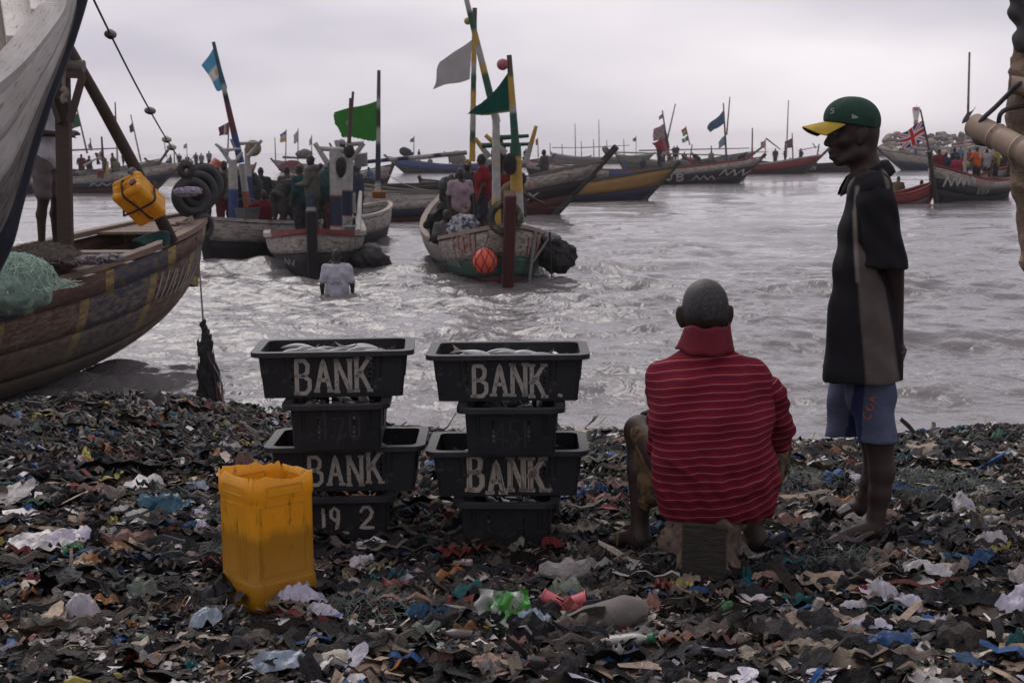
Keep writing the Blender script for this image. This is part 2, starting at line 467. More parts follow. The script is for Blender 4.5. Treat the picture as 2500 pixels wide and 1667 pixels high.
class Body:
 """shapes in metres; k = blend radius"""
 def __init__(self, k=0.03):
  self.S = []; self.k = k; self.cuts = []
 def cap(self, a, b, ra, rb, k=None, flat=None):
  self.S.append(('c', np.array(a, float), np.array(b, float), ra, rb, k, flat)); return self
 def ell(self, c, r, rot=None, k=None):
  Mx = np.eye(3) if rot is None else np.array(Euler(rot).to_matrix())
  self.S.append(('e', np.array(c, float), np.broadcast_to(np.array(r, float), (3,)), Mx, k)); return self
 def chain(self, P, r, k=None):
  for i in range(len(P) - 1): self.cap(P[i], P[i + 1], r[i], r[i + 1], k)
  return self
 def mesh(self, h, warp=None, keep=None):
  lo = np.full(3, 1e9); hi = -lo
  for s in self.S:
   if s[0] == 'c':
    r = max(s[3], s[4]); lo = np.minimum(lo, np.minimum(s[1], s[2]) - r); hi = np.maximum(hi, np.maximum(s[1], s[2]) + r)
   else:
    r = max(s[2]); lo = np.minimum(lo, s[1] - r); hi = np.maximum(hi, s[1] + r)
  pad = 0.05 + 2 * h
  lo -= pad; hi += pad
  n = np.ceil((hi - lo) / h).astype(int) + 1
  X = [lo[i] + np.arange(n[i]) * h for i in range(3)]
  F = np.full(n, 1.0, np.float64)
  for s in self.S:
   if s[0] == 'c': r = max(s[3], s[4]); l = np.minimum(s[1], s[2]) - r; u = np.maximum(s[1], s[2]) + r; k = s[5]
   else: r = max(s[2]); l = s[1] - r; u = s[1] + r; k = s[4]
   k = self.k if k is None else k
   mg = k + 0.04 + h
   i0 = np.clip(np.floor((l - mg - lo) / h).astype(int), 0, n - 1); i1 = np.clip(np.ceil((u + mg - lo) / h).astype(int) + 1, 1, n)
   P = np.stack(np.meshgrid(X[0][i0[0]:i1[0]], X[1][i0[1]:i1[1]], X[2][i0[2]:i1[2]], indexing='ij'), -1)
   if s[0] == 'c':
    a, b = s[1], s[2]; ab = b - a
    t = np.clip(((P - a) @ ab) / (ab @ ab + 1e-12), 0, 1)
    D = P - (a + t[..., None] * ab)
    if s[6] is not None:
     ax, f = s[6]; ax = np.array(ax, float); ax /= np.linalg.norm(ax)
     D = D + (D @ ax)[..., None] * ax * (1 / f - 1)
    d = np.linalg.norm(D, axis=-1) - (s[3] + (s[4] - s[3]) * t)
    if s[6] is not None: d = d * min(1.0, s[6][1])
   else:
    q = (P - s[1]) @ s[3]
    k0 = np.linalg.norm(q / s[2], axis=-1); k1 = np.linalg.norm(q / (s[2] ** 2), axis=-1)
    d = k0 * (k0 - 1) / (k1 + 1e-9)
   sub = F[i0[0]:i1[0], i0[1]:i1[1], i0[2]:i1[2]]
   hh = np.clip(0.5 + 0.5 * (sub - d) / k, 0, 1) if k > 0 else (d < sub).astype(float)
   F[i0[0]:i1[0], i0[1]:i1[1], i0[2]:i1[2]] = sub * (1 - hh) + d * hh - k * hh * (1 - hh)
  if warp is not None or self.cuts:
   P = np.stack(np.meshgrid(*X, indexing='ij'), -1)
   if warp is not None: F = F + warp(P)
   for (p, nrm) in self.cuts:
    nrm = np.array(nrm, float); nrm /= np.linalg.norm(nrm)
    F = np.maximum(F, (P - np.array(p, float)) @ nrm)
  V, Q = nets(F, lo, h)
  if self.cuts:     # open the cloth where it was cut (hem, cuffs, neck)
   c = V[Q].mean(1)
   drop = np.zeros(len(Q), bool)
   nq = np.cross(V[Q[:, 2]] - V[Q[:, 0]], V[Q[:, 3]] - V[Q[:, 1]]); nq /= np.linalg.norm(nq, axis=1)[:, None] + 1e-12
   for (p, nrm) in self.cuts:
    nrm = np.array(nrm, float); nrm /= np.linalg.norm(nrm)
    drop |= (np.abs((c - np.array(p)) @ nrm) < h * 0.6) & (nq @ nrm > 0.8)
   Q = Q[~drop]
   used = np.unique(Q); remap = -np.ones(len(V), int); remap[used] = np.arange(len(used)); V = V[used]; Q = remap[Q]
  return V, Q
 def build(self, name, material, parent, h, T=None, warp=None, solid=0, col=None, local=True, label=None, subsurf=0):
  V, Q = self.mesh(h, warp)
  g = Geo()
  c = None if col is None else col(V)
  if T is not None: V = V @ np.array(T)[:3, :3].T + np.array(T)[:3, 3]
  g.add(V, Q, col=c)
  return g.build(name, material, parent, local=local, smooth=True, solid=solid, col=col is not None, label=label, subsurf=subsurf)
# ------------------------------------------------------------------ painted strokes and letters
GLYPH = {
 'A': [[(0, 0), (.5, 1), (1, 0)], [(.2, .36), (.8, .36)]], 'B': [[(0, 0), (0, 1), (.6, 1), (.85, .86), (.8, .64), (.5, .53), (0, .53)], [(.5, .53), (.95, .4), (.95, .14), (.65, 0), (0, 0)]],
 'C': [[(1, .82), (.7, 1), (.3, 1), (0, .75), (0, .25), (.3, 0), (.7, 0), (1, .18)]], 'D': [[(0, 0), (0, 1), (.6, 1), (1, .7), (1, .3), (.6, 0), (0, 0)]],
 'E': [[(1, 1), (0, 1), (0, 0), (1, 0)], [(0, .52), (.75, .52)]], 'F': [[(1, 1), (0, 1), (0, 0)], [(0, .52), (.75, .52)]],
 'G': [[(1, .82), (.7, 1), (.3, 1), (0, .75), (0, .25), (.3, 0), (.7, 0), (1, .2), (1, .48), (.6, .48)]], 'H': [[(0, 0), (0, 1)], [(1, 0), (1, 1)], [(0, .5), (1, .5)]],
 'I': [[(.5, 0), (.5, 1)]], 'J': [[(.8, 1), (.8, .2), (.5, 0), (.2, .05), (0, .25)]], 'K': [[(0, 0), (0, 1)], [(.95, 1), (.05, .45)], [(.3, .58), (1, 0)]],
 'L': [[(0, 1), (0, 0), (.9, 0)]], 'M': [[(0, 0), (0, 1), (.5, .4), (1, 1), (1, 0)]], 'N': [[(0, 0), (0, 1)], [(0, 1), (1, 0)], [(1, 0), (1, 1)]],
 'O': [[(.5, 1), (.15, .85), (0, .5), (.15, .15), (.5, 0), (.85, .15), (1, .5), (.85, .85), (.5, 1)]], 'P': [[(0, 0), (0, 1), (.7, 1), (1, .8), (.9, .55), (.6, .45), (0, .45)]],
 'R': [[(0, 0), (0, 1), (.7, 1), (1, .8), (.9, .58), (.6, .48), (0, .48)], [(.5, .48), (1, 0)]], 'S': [[(.95, .85), (.6, 1), (.2, .95), (.05, .75), (.3, .55), (.75, .45), (.95, .22), (.7, 0), (.3, 0), (0, .16)]],
 'T': [[(0, 1), (1, 1)], [(.5, 1), (.5, 0)]], 'U': [[(0, 1), (0, .25), (.3, 0), (.7, 0), (1, .25), (1, 1)]], 'V': [[(0, 1), (.5, 0), (1, 1)]],
 'W': [[(0, 1), (.25, 0), (.5, .7), (.75, 0), (1, 1)]], 'X': [[(0, 0), (1, 1)], [(0, 1), (1, 0)]], 'Y': [[(0, 1), (.5, .5), (1, 1)], [(.5, .5), (.5, 0)]], 'Z': [[(0, 1), (1, 1), (0, 0), (1, 0)]],
 '1': [[(.25, .8), (.5, 1), (.5, 0)], [(.2, 0), (.8, 0)]], '9': [[(.85, .6), (.5, .45), (.15, .6), (.15, .85), (.5, 1), (.85, .85), (.85, .5), (.6, 0)]],
 '2': [[(.05, .8), (.3, 1), (.7, 1), (.95, .75), (.8, .5), (0, 0), (1, 0)]], '4': [[(.75, 0), (.75, 1), (0, .35), (1, .35)]], '5': [[(.9, 1), (.1, 1), (.05, .55), (.6, .6), (.95, .35), (.7, .02), (.2, 0), (0, .15)]],
 '7': [[(0, 1), (1, 1), (.35, 0)]], '0': [[(.5, 1), (.1, .8), (.1, .2), (.5, 0), (.9, .2), (.9, .8), (.5, 1)]], '.': [[(.4, .02), (.6, .02)]],
}
def text_strokes(s, x0, y0, h, w, gap, jit=0.0, seed=1):
 rr = random.Random(seed); outp = []; x = x0
 for ch in s:
  if ch == ' ': x += w * 0.7; continue
  dy = rr.uniform(-jit, jit) * h; sc = 1 + rr.uniform(-jit, jit)
  ww = w * (0.3 if ch in 'I1.' else 1.25 if ch in 'MW' else 1)
  for st in GLYPH[ch]:
   outp.append([(x + p[0] * ww, y0 + dy + p[1] * h * sc) for p in st])
  x += ww + gap
 return outp
def strokes(geo, fn, sts, width, off=0.003, step=0.02, round_ends=True):
 """ribbons along polylines on a surface; fn(x, y) -> (points, normals)"""
 for st in sts:
  st = np.array(st, float)
  pts = [st[0]]
  for a, b in zip(st[:-1], st[1:]):
   k = max(1, int(np.linalg.norm(b - a) / step))
   for t in range(1, k + 1): pts.append(a + (b - a) * t / k)
  P = np.array(pts)
  T = np.gradient(P, axis=0); T /= np.linalg.norm(T, axis=1)[:, None] + 1e-9
  N = np.stack([-T[:, 1], T[:, 0]], 1)
  P[0] -= T[0] * width * 0.35; P[-1] += T[-1] * width * 0.35
  vs = np.array([-0.5, -0.17, 0.17, 0.5])
  w = np.full(len(P), width)
  if round_ends: w[0] *= 0.7; w[-1] *= 0.7
  Q = P[:, None] + N[:, None] * (vs[None, :, None] * w[:, None, None])
  X, Nn = fn(Q[..., 0].ravel(), Q[..., 1].ravel())
  X = X + Nn * off
  s = np.concatenate([[0], np.cumsum(np.linalg.norm(np.diff(P, axis=0), axis=1))]) + random.random() * 9
  uv = np.stack([np.repeat(s[:, None], 4, 1), np.repeat(vs[None] + random.randint(0, 40), len(P), 0)], -1)
  geo.grid(X.reshape(len(P), 4, 3), uv)
 return geo
# ------------------------------------------------------------------ the setting: beach, sea, breakwater, lighthouse
def gauss(x, y, cx, cy, sx, sy):
 return np.exp(-((x - cx) / sx) ** 2 - ((y - cy) / sy) ** 2)
def ground_z(x, y, fine=True):
 x = np.asarray(x, float); y = np.asarray(y, float)
 z = -1.28 * sstep(5.7, 15.2, y) - 0.9 * sstep(15, 30, y)
 z = z - 0.05 * np.clip(x - 0.8, 0, 4) * sstep(6.5, 10, y)
 z = z + 0.34 * gauss(x, y, -2.7, 9.3, 1.25, 1.1) + 0.10 * gauss(x, y, -1.35, 10.2, 0.7, 0.8)
 z = z + 0.16 * gauss(x, y, 3.4, 9.7, 0.9, 0.8) + 0.07 * gauss(x, y, 0.8, 11.3, 0.8, 0.7)
 z = z + 0.10 * gauss(x, y, -1.9, 6.6, 1.2, 1.0) + 0.25 * sstep(-4.2, -7.5, x) * sstep(14, 8, y)
 calm = 1 - 0.8 * gauss(x, y, 0.1, 5.2, 1.7, 0.75)
 z = z + 0.05 * calm * fbm(x * 1.1, y * 1.1, 3, 3)
 if fine: z = z + 0.022 * calm * fbm(x * 6, y * 6, 9, 3)
 return z
def axis(lo, a, b, hi, step, grow):
 mid = list(np.arange(a, b, step)); L = []; v = a; s = step
 while v > lo: s *= grow; v -= s; L.append(v)
 Rr = []; v = mid[-1]; s = step
 while v < hi: s *= grow; v += s; Rr.append(v)
 return np.array(L[::-1] + mid + Rr)
gx = axis(-90, -5.2, 5.2, 90, 0.045, 1.18); gy = axis(-60, 3.4, 14.0, 34, 0.045, 1.18)
XX, YY = np.meshgrid(gx, gy, indexing='ij')
gm = mat('wet_soil', (0.045, 0.035, 0.029), (0.014, 0.012, 0.011), scale=9, rough=0.75, bump=0.9, bscale=55, c3=(0.085, 0.07, 0.058), thr=0.62, s3=30, bdist=0.02)
Geo().grid(np.stack([XX, YY, ground_z(XX, YY)], -1)).build('ground', gm, smooth=True, kind='structure')
def wave_field(X, Y, sp):
 rr = np.random.default_rng(5)
 Z = np.zeros_like(X)
 patch = 0.55 + 0.9 * noise2(X * 0.16, Y * 0.1, 31) * noise2(X * 0.5, Y * 0.28, 33)
 for k in range(64):
  lam = 0.26 * (1.062 ** k) if k < 56 else rr.uniform(3.5, 7.5)
  ang = rr.normal(0, 0.62 if lam < 2 else 0.28)
  kx, ky = math.sin(ang) * 2 * math.pi / lam, -math.cos(ang) * 2 * math.pi / lam
  amp = 0.0135 * lam ** 0.68 if lam < 3 else 0.018
  ph = kx * X + ky * Y + rr.uniform(0, 6.28) + 1.4 * fbm(X * 0.35, Y * 0.35, 50 + k % 7, 2)
  s = np.sin(ph)
  w = (1 - np.abs(np.sin(ph / 2))) * 1.7 - 0.6        # peaked crests
  Z += amp * (0.55 * s + 0.5 * w) * sstep(lam * 0.55, lam * 0.2, sp)
 # the low breaking swell that runs up to the shore
 sw = np.sin(Y * 2 * math.pi / 4.6 + 1.2 * fbm(X * 0.22, Y * 0.15, 77, 2) * 2)
 Z = Z * patch + 0.065 * np.maximum(sw, -0.3) ** 2 * np.sign(sw) * sstep(40, 18, Y) * sstep(10.5, 14, Y)
 return Z * (0.35 + 0.65 * sstep(11, 15, Y))
wx = axis(-1500, -7.5, 7.5, 1500, 0.064, 1.045); wy = axis(8.0, 9.0, 25, 2500, 0.052, 1.02)
XX, YY = np.meshgrid(wx, wy, indexing='ij')
SP = np.maximum(np.gradient(wx)[:, None], np.gradient(wy)[None, :]) * np.ones_like(XX)
ZZ = WATER + wave_field(XX, YY, SP)
m, n, l, b = new_mat('sea_water')
tc = n.new('ShaderNodeTexCoord').outputs['Object']
t = _noise(n, l, tc, 0.35, detail=5)
l.new(_ramp(n, l, t.outputs['Fac'], [(0.35, (0.135, 0.124, 0.126)), (0.65, (0.17, 0.158, 0.16))]).outputs[0], b.inputs['Base Color'])
b.inputs['Roughness'].default_value = 0.065
b.inputs['IOR'].default_value = 1.333
t1 = _noise(n, l, tc, 4.2, detail=3, stretch=(1.15, 0.85, 1.0), rough=0.55, dist=0.4)
t2 = _noise(n, l, tc, 0.55, detail=4, stretch=(0.7, 1.0, 1.0), rough=0.6)
u1 = n.new('ShaderNodeBump'); u1.inputs['Strength'].default_value = 0.5; u1.inputs['Distance'].default_value = 0.09
l.new(t1.outputs['Fac'], u1.inputs['Height'])
u2 = n.new('ShaderNodeBump'); u2.inputs['Strength'].default_value = 0.2; u2.inputs['Distance'].default_value = 0.35
l.new(t2.outputs['Fac'], u2.inputs['Height']); l.new(u1.outputs[0], u2.inputs['Normal'])
l.new(u2.outputs[0], b.inputs['Normal'])
Geo().grid(np.stack([XX, YY, ZZ], -1)).build('sea', m, smooth=True, kind='structure')
def rock_mesh(seed, n=9, mm=7):
 rr = np.random.default_rng(seed)
 g = Geo(); g.ball((0, 0, 0), 1.0, n, mm)
 V = np.concatenate(g.V)
 for k in range(9):                     # facets cut by planes
  d = rr.normal(size=3); d /= np.linalg.norm(d); o = rr.uniform(0.5, 0.85)
  e = np.maximum(V @ d - o, 0); V = V - e[:, None] * d
 g.V = [V * np.array([1.25, 1.0, 0.75])]
 return g
rockm = [mat('rock_%s' % k, c, tuple(x * 0.6 for x in c), scale=1.2, rough=0.9, bump=0.5, bscale=4, bdist=0.1) for k, c in
   (('pale', (0.30, 0.25, 0.21)), ('tan', (0.26, 0.20, 0.16)), ('grey', (0.17, 0.155, 0.15)), ('dark', (0.09, 0.082, 0.08)))]
bw = thing('breakwater', 'long breakwater of heaped pale boulders behind the boats', 'breakwater', at_z(2330, 392, WATER))
rock_data = []
for k in range(10):
 o = rock_mesh(k).build('boulder', rockm[0], bw, local=True)
 rock_data.append(o.data)
 if k: bpy.data.objects.remove(o)
 else: first_boulder = o
BWY = 330.0
rr = random.Random(3)
bnum = 0
def boulder(x, y, z, s):
 global bnum
 if bnum == 0: o = first_boulder
 else:
  o = bpy.data.objects.new('boulder', rock_data[rr.randrange(10)]); COL.objects.link(o); o.parent = bw
 bnum += 1
 Mi = np.linalg.inv(ROOTM[bw.name]); p = Mi[:3, :3] @ np.array([x, y, z]) + Mi[:3, 3]
 o.location = p; o.rotation_euler = (rr.uniform(-.5, .5), rr.uniform(-.5, .5), rr.uniform(0, 6.28)); o.scale = (s * rr.uniform(.8, 1.3), s * rr.uniform(.8, 1.2), s * rr.uniform(.8, 1.15))
 if len(o.material_slots): o.material_slots[0].link = 'OBJECT'; o.material_slots[0].material = rockm[rr.choice([0, 0, 1, 1, 2, 3])]
xl, xr = at_y(2128, 380, BWY)[0], at_y(2560, 380, BWY)[0]
for row in range(5):
 zt = WATER + 0.4 + row * 1.05
 yy = BWY - 4 + row * 1.5
 x = xl + row * 1.1
 while x < xr:
  s = rr.uniform(0.75, 1.5)
  boulder(x, yy + rr.uniform(-.7, .7), zt + rr.uniform(-.35, .35), s)
  x += s * rr.uniform(1.2, 1.7)
# lighthouse
p0 = at_y(2236, 352, BWY + 60);
def zat(py, Y, px=2236): return at_y(px, py, Y)[2]
LY = BWY + 60
lx = at_y(2236, 300, LY)[0]
mpx = LY / FPX
lh = thing('lighthouse', 'red and white banded light tower beyond the breakwater', 'lighthouse', (lx, LY, WATER))
white_far = mat('white_paint_far', (0.62, 0.60, 0.58), (0.5, 0.48, 0.47), scale=.5)
red_far = mat('red_paint_far', (0.36, 0.09, 0.08), (0.28, 0.07, 0.07), scale=.5)
zt = zat(262, LY); zb = zat(330, LY)
def ring(name, z0, z1, r0, r1, mt, n=16):
 return Geo().lathe([(0.01, z0), (r0, z0), (r1, z1), (0.01, z1)], (lx, LY, 0), n).build(name, mt, lh, smooth=True, sharp=30)
ring('tower_base', WATER, zat(340, LY), 11 * mpx, 6 * mpx, white_far)
ring('tower_band', zat(340, LY), zat(318, LY), 5.6 * mpx, 5.2 * mpx, white_far)
ring('tower_band', zat(318, LY), zat(294, LY), 5.4 * mpx, 5.2 * mpx, red_far)
ring('gallery_cone', zat(294, LY), zat(273, LY), 5.2 * mpx, 8.6 * mpx, white_far)
ring('gallery_floor', zat(273, LY), zat(271.5, LY), 9.2 * mpx, 9.2 * mpx, white_far)
for k in range(10):
 a = k * 2 * math.pi / 10
 Geo().box((lx + 8.2 * mpx * math.cos(a), LY + 8.2 * mpx * math.sin(a), (zat(271, LY) + zat(264, LY)) / 2), (1.8 * mpx, 1.8 * mpx, 7 * mpx)).build('gallery_pillar', red_far, lh)
ring('lamp_room', zat(271.4, LY), zat(264, LY), 6 * mpx, 6 * mpx, mat('lamp_glass_far', (0.3, .28, .28), rough=0.3))
ring('gallery_roof', zat(264, LY), zat(262, LY), 9 * mpx, 8.4 * mpx, red_far)
Geo().tube([(lx, LY, zat(262, LY)), (lx, LY, zat(256, LY))], 0.5 * mpx, 6).build('finial', red_far, lh)
# ------------------------------------------------------------------ crates and what lies in them
CRATE_C = (0.016, 0.016, 0.020)
crate_m = mat('black_crate_plastic', (0.020, 0.020, 0.025), (0.011, 0.011, 0.014), scale=5, rough=0.5, bump=0.12, bscale=40, spec=0.25, c3=(0.06, 0.056, 0.056), thr=0.63, s3=26)
crate_rim_m = mat('scuffed_crate_rim', (0.030, 0.029, 0.033), (0.014, 0.014, 0.017), scale=9, rough=0.45, spec=.3, bump=0.25, bscale=30, c3=(0.16, 0.155, 0.15), thr=0.68, s3=25)
paint_fresh = mat_strokes('brush_paint_pale', (0.42, 0.37, 0.31), CRATE_C, 0.30)
paint_grey = mat_strokes('brush_paint_grey', (0.34, 0.31, 0.28), CRATE_C, 0.72)
paint_faint = mat_strokes('brush_paint_rubbed', (0.11, 0.105, 0.10), CRATE_C, -0.35)
CL, CW, CH = 0.572, 0.350, 0.181           # crate at the rim (inside the flange), height
def crate_outline(v, grow=0.0):
 """rounded rectangle at height fraction v"""
 k = 0.94 + 0.06 * v
 a, b2, r = CL / 2 * k + grow, CW / 2 * k + grow, 0.035 + grow * .5
 pts = []
 for cx, cy, a0 in ((a - r, b2 - r, 0), (-a + r, b2 - r, 90), (-a + r, -b2 + r, 180), (a - r, -b2 + r, 270)):
  for t in range(5):
   q = R(a0 + t * 22.5); pts.append((cx + r * math.cos(q), cy + r * math.sin(q)))
 return np.array(pts)
def crate_wall(slots):
 """walls as a grid round the outline with openings where the slots are; slots: (side, centre, width, z0, z1)"""
 g = Geo()
 for side in range(4):
  half = CL / 2 if side % 2 == 0 else CW / 2
  xs = {-0.93, -0.6, 0.6, 0.93}; zs = {0.0, 1.0}
  mine = [s for s in slots if s[0] == side]
  for s in mine:
   xs |= {(s[1] - s[2] / 2) / half, (s[1] + s[2] / 2) / half}; zs |= {s[3], s[4]}
  xs = sorted(xs); zs = sorted(zs)
  def P(fx, fz):
   k = 0.94 + 0.06 * fz
   a = half * k * fx
   dpt = (CW / 2 if side % 2 == 0 else CL / 2) * k
   z = CH * fz
   return {0: (a, -dpt, z), 1: (dpt, a, z), 2: (-a, dpt, z), 3: (-dpt, -a, z)}[side]
  idx = {}
  V = []
  for i, x in enumerate(xs):
   for j, z in enumerate(zs):
    idx[i, j] = len(V); V.append(P(x, z))
  F = []
  for i in range(len(xs) - 1):
   for j in range(len(zs) - 1):
    cx = (xs[i] + xs[i + 1]) / 2 * half; cz = (zs[j] + zs[j + 1]) / 2
    if any(abs(cx - s[1]) < s[2] / 2 and s[3] < cz < s[4] for s in mine): continue
    F.append((idx[i, j], idx[i + 1, j], idx[i + 1, j + 1], idx[i, j + 1]))
  g.add(V, F)
  # rounded corner to the next side
  c0, c1 = np.array(P(0.93, 0)), np.array(P(0.93, 1))
  nxt = {0: 1, 1: 2, 2: 3, 3: 0}[side]
  nh = CL / 2 if nxt % 2 == 0 else CW / 2
  def P2(fz):
   k = 0.94 + 0.06 * fz; a = -nh * 0.93 * k; dpt = (CW / 2 if nxt % 2 == 0 else CL / 2) * k; z = CH * fz
   return np.array({0: (a, -dpt, z), 1: (dpt, a, z), 2: (-a, dpt, z), 3: (-dpt, -a, z)}[nxt])
  arc = []
  for t in np.linspace(0, 1, 5):
   col = []
   for fz in (0, 1):
    A = np.array(P(0.93, fz)); B = P2(fz)
    corner = np.array({0: (B[0], A[1]), 1: (A[0], B[1]), 2: (B[0], A[1]), 3: (A[0], B[1])}[side])
    q = (1 - t) ** 2 * A[:2] + 2 * t * (1 - t) * corner + t * t * B[:2]
    col.append((q[0], q[1], A[2]))
   arc.append(col)
  g.grid(np.array(arc))
 return g
def crate(loc, rz, label, sty, tilt=(0, 0)):
 """sty: dict(text, face, mat)"""
 c = thing('fish_crate', label, 'crate', loc, 0, 'black fish crates in two stacks', rot=(tilt[0], tilt[1], rz))
 sl = []
 for side in (0, 2):
  for x in (-0.165, 0.148):
   for k in range(5): sl.append((side, x, 0.011, 0.24 + k * 0.105, 0.24 + k * 0.105 + 0.075))
 for side in (1, 3):
  for x in (-0.07, 0.07):
   for k in range(5): sl.append((side, x, 0.010, 0.26 + k * 0.10, 0.26 + k * 0.10 + 0.07))
 crate_wall(sl).build('wall', crate_m, c, local=True, solid=-0.006)
 fl = crate_outline(0.0)
 g = Geo(); V = [(p[0] * 0.985, p[1] * 0.985, 0.002) for p in fl] + [(p[0] * 0.985, p[1] * 0.985, 0.012) for p in fl]; nn = len(fl)
 g.add(V, [tuple(range(nn - 1, -1, -1)), tuple(range(nn, 2 * nn))] + [(i, (i + 1) % nn, nn + (i + 1) % nn, nn + i) for i in range(nn)])
 g.build('floor_panel', crate_m, c, local=True)
 # flange rim: flat lip with a turned-down edge
 i0, o0 = crate_outline(1.0, -0.004), crate_outline(1.0, 0.034)
 rows = [np.c_[i0, np.full(nn, CH - 0.004)], np.c_[i0, np.full(nn, CH + 0.004)], np.c_[o0, np.full(nn, CH + 0.004)], np.c_[o0, np.full(nn, CH - 0.016)],
   np.c_[crate_outline(1.0, 0.029), np.full(nn, CH - 0.016)], np.c_[crate_outline(1.0, 0.029), np.full(nn, CH - 0.004)]]
 rows.append(rows[0])
 Geo().grid(np.array(rows).transpose(1, 0, 2), closed_u=True).build('rim', crate_rim_m, c, local=True, bevel=0.0015)
 for side in range(4):                   # moulded ribs
  half, dpt = (CL / 2, CW / 2) if side % 2 == 0 else (CW / 2, CL / 2)
  for fx in ((-0.66, -0.58, 0.58, 0.66) if side % 2 == 0 else (-0.8, -0.72, 0.72, 0.8)):
   a, bq = [], []
   for fz in (0.42, 0.9):
    k = 0.94 + 0.06 * fz; aa = half * k * fx; d = dpt * k + 0.003
    (a if fz == 0.42 else bq).append({0: (aa, -d, CH * fz), 1: (d, aa, CH * fz), 2: (-aa, d, CH * fz), 3: (-d, -aa, CH * fz)}[side])
   Geo().plank(a[0], bq[0], 0.006, 0.008).build('rib', crate_m, c, local=True)
 if sty:
  face = sty.get('face', 0)
  half, dpt = (CL / 2, CW / 2) if face == 0 else (CW / 2, CL / 2)
  def fn(x, z):
   k = 0.94 + 0.06 * z / CH
   if face == 0: return np.stack([x, -dpt * k - 0.003, z], 1), np.tile([0, -1.0, 0], (len(x), 1))
   return np.stack([-dpt * k - 0.003, -x, z], 1), np.tile([-1.0, 0, 0], (len(x), 1))
  g = Geo(); strokes(g, fn, sty['st'], sty['w'], off=0.0012, step=0.012)
  g.build('painted_lettering', sty['mat'], c, local=True)
 return c
def serif(st, h, s=0.014):
 """short brush feet at the open ends of upright strokes"""
 outp = list(st)
 for p in st:
  for q, o in ((p[0], p[1]), (p[-1], p[-2])):
   if abs(q[1] - o[1]) > abs(q[0] - o[0]) * 0.7:
    outp.append([(q[0] - s, q[1]), (q[0] + s, q[1])])
 return outp
def bank(seed, h=0.112, x0=-0.105, y0=0.034, sf=0.012, w=0.05, gap=0.026):
 return serif(text_strokes('BANK', x0, y0, h, w, gap, 0.05, seed), h, sf)
fish_m = mat('silver_fish_skin', (0.50, 0.49, 0.48), (0.20, 0.20, 0.22), scale=9, rough=0.32, spec=0.6, c3=(0.10, 0.10, 0.12), thr=0.66, s3=7, stretch=(1, 3, 1))
fin_m = mat('fish_fin', (0.25, 0.22, 0.18), (0.14, .12, .10), scale=20, rough=0.5)
def fish_proto():
 xs = np.linspace(0, 1, 13)
 hgt = np.array([.05, .34, .55, .72, .82, .86, .84, .76, .64, .50, .34, .20, .16]) * 0.024
 wid = hgt * 0.62
 g = Geo(); n = 10; a = np.arange(n) * 2 * math.pi / n
 bend = 0.02 * np.sin(xs * 2.4)
 P = np.stack([np.repeat((xs[:, None] - 0.5) * 0.19, n, 1), wid[:, None] * np.cos(a) + bend[:, None], hgt[:, None] * np.sin(a)], -1)
 g.grid(P.transpose(1, 0, 2), closed_u=True)
 body = g.build('fish_body_source', fish_m, None, smooth=True).data
 g = Geo(); t = 0.19 / 2
 g.add([(t - .008, bend[-1], .004), (t - .008, bend[-1], -.004), (t + .04, bend[-1] + .004, .026), (t + .022, bend[-1] + .002, 0), (t + .04, bend[-1] + .004, -.026)], [(0, 3, 2), (0, 1, 3), (1, 4, 3)])
 tail = g.build('fish_tail_source', fin_m, None).data
 g = Geo().ball((-0.078, 0.0085, 0.005), 0.0035, 8, 6).ball((-0.078, -0.0085 + .003, 0.005), 0.0035, 8, 6)
 eye = g.build('fish_eye_source', mat('fish_eye', (0.02, 0.02, 0.02), rough=0.15), None, smooth=True).data
 for nm in ('fish_body_source', 'fish_tail_source', 'fish_eye_source'): bpy.data.objects.remove(bpy.data.objects[nm])
 return body, tail, eye
FB, FT, FE = fish_proto()
def fish(p, rot, s, label, group):
 f = thing('fish', label, 'fish', p, 0, group, rot=rot)
 f.scale = (s, s, s)
 for nm, d in (('body', FB), ('tail', FT), ('eye', FE)): link(nm, d, f)
 return f
def fill(c, label, group, n, seed, region=None, top=0.155):
 rr = random.Random(seed)
 Mx = ROOTM[c.name]
 for k in range(n):
  x0, x1, y0, y1 = region or (-0.25, 0.25, -0.15, 0.15)
  yaw = rr.gauss(0, 0.35) + (math.pi if rr.random() < .5 else 0)
  s = rr.uniform(0.72, 1.0)
  mx_ = 0.262 - 0.13 * s * abs(math.cos(yaw)); my_ = 0.148 - 0.13 * s * abs(math.sin(yaw))
  x0, x1, y0, y1 = max(x0, -mx_), min(x1, mx_), max(y0, -my_), min(y1, my_)
  p = np.array([rr.uniform(x0, x1), rr.uniform(y0, y1), top + rr.uniform(-0.03, 0.018)])
  p = Mx[:3, :3] @ p + Mx[:3, 3]
  fish(p, (rr.uniform(-1.4, 1.4), rr.uniform(-0.2, 0.2), yaw + Matrix(Mx[:3, :3].tolist()).to_euler().z), s, label, group)
def stack(px, py, names, sts, rots, dx):
 base = at_z(px, py, 0.0)
 g0 = float(ground_z(base[0], base[1])) + 0.012
 z = g0; cr = []
 for i in range(4):
  wide = i % 2 == 1
  loc = (base[0] + dx[i][0], base[1] + 0.19 + dx[i][1], z)
  cr.append(crate(loc, R(rots[i]) + (0 if wide else math.pi / 2), names[i], sts[i]))
  z += CH + 0.0085
 return cr
ST = dict
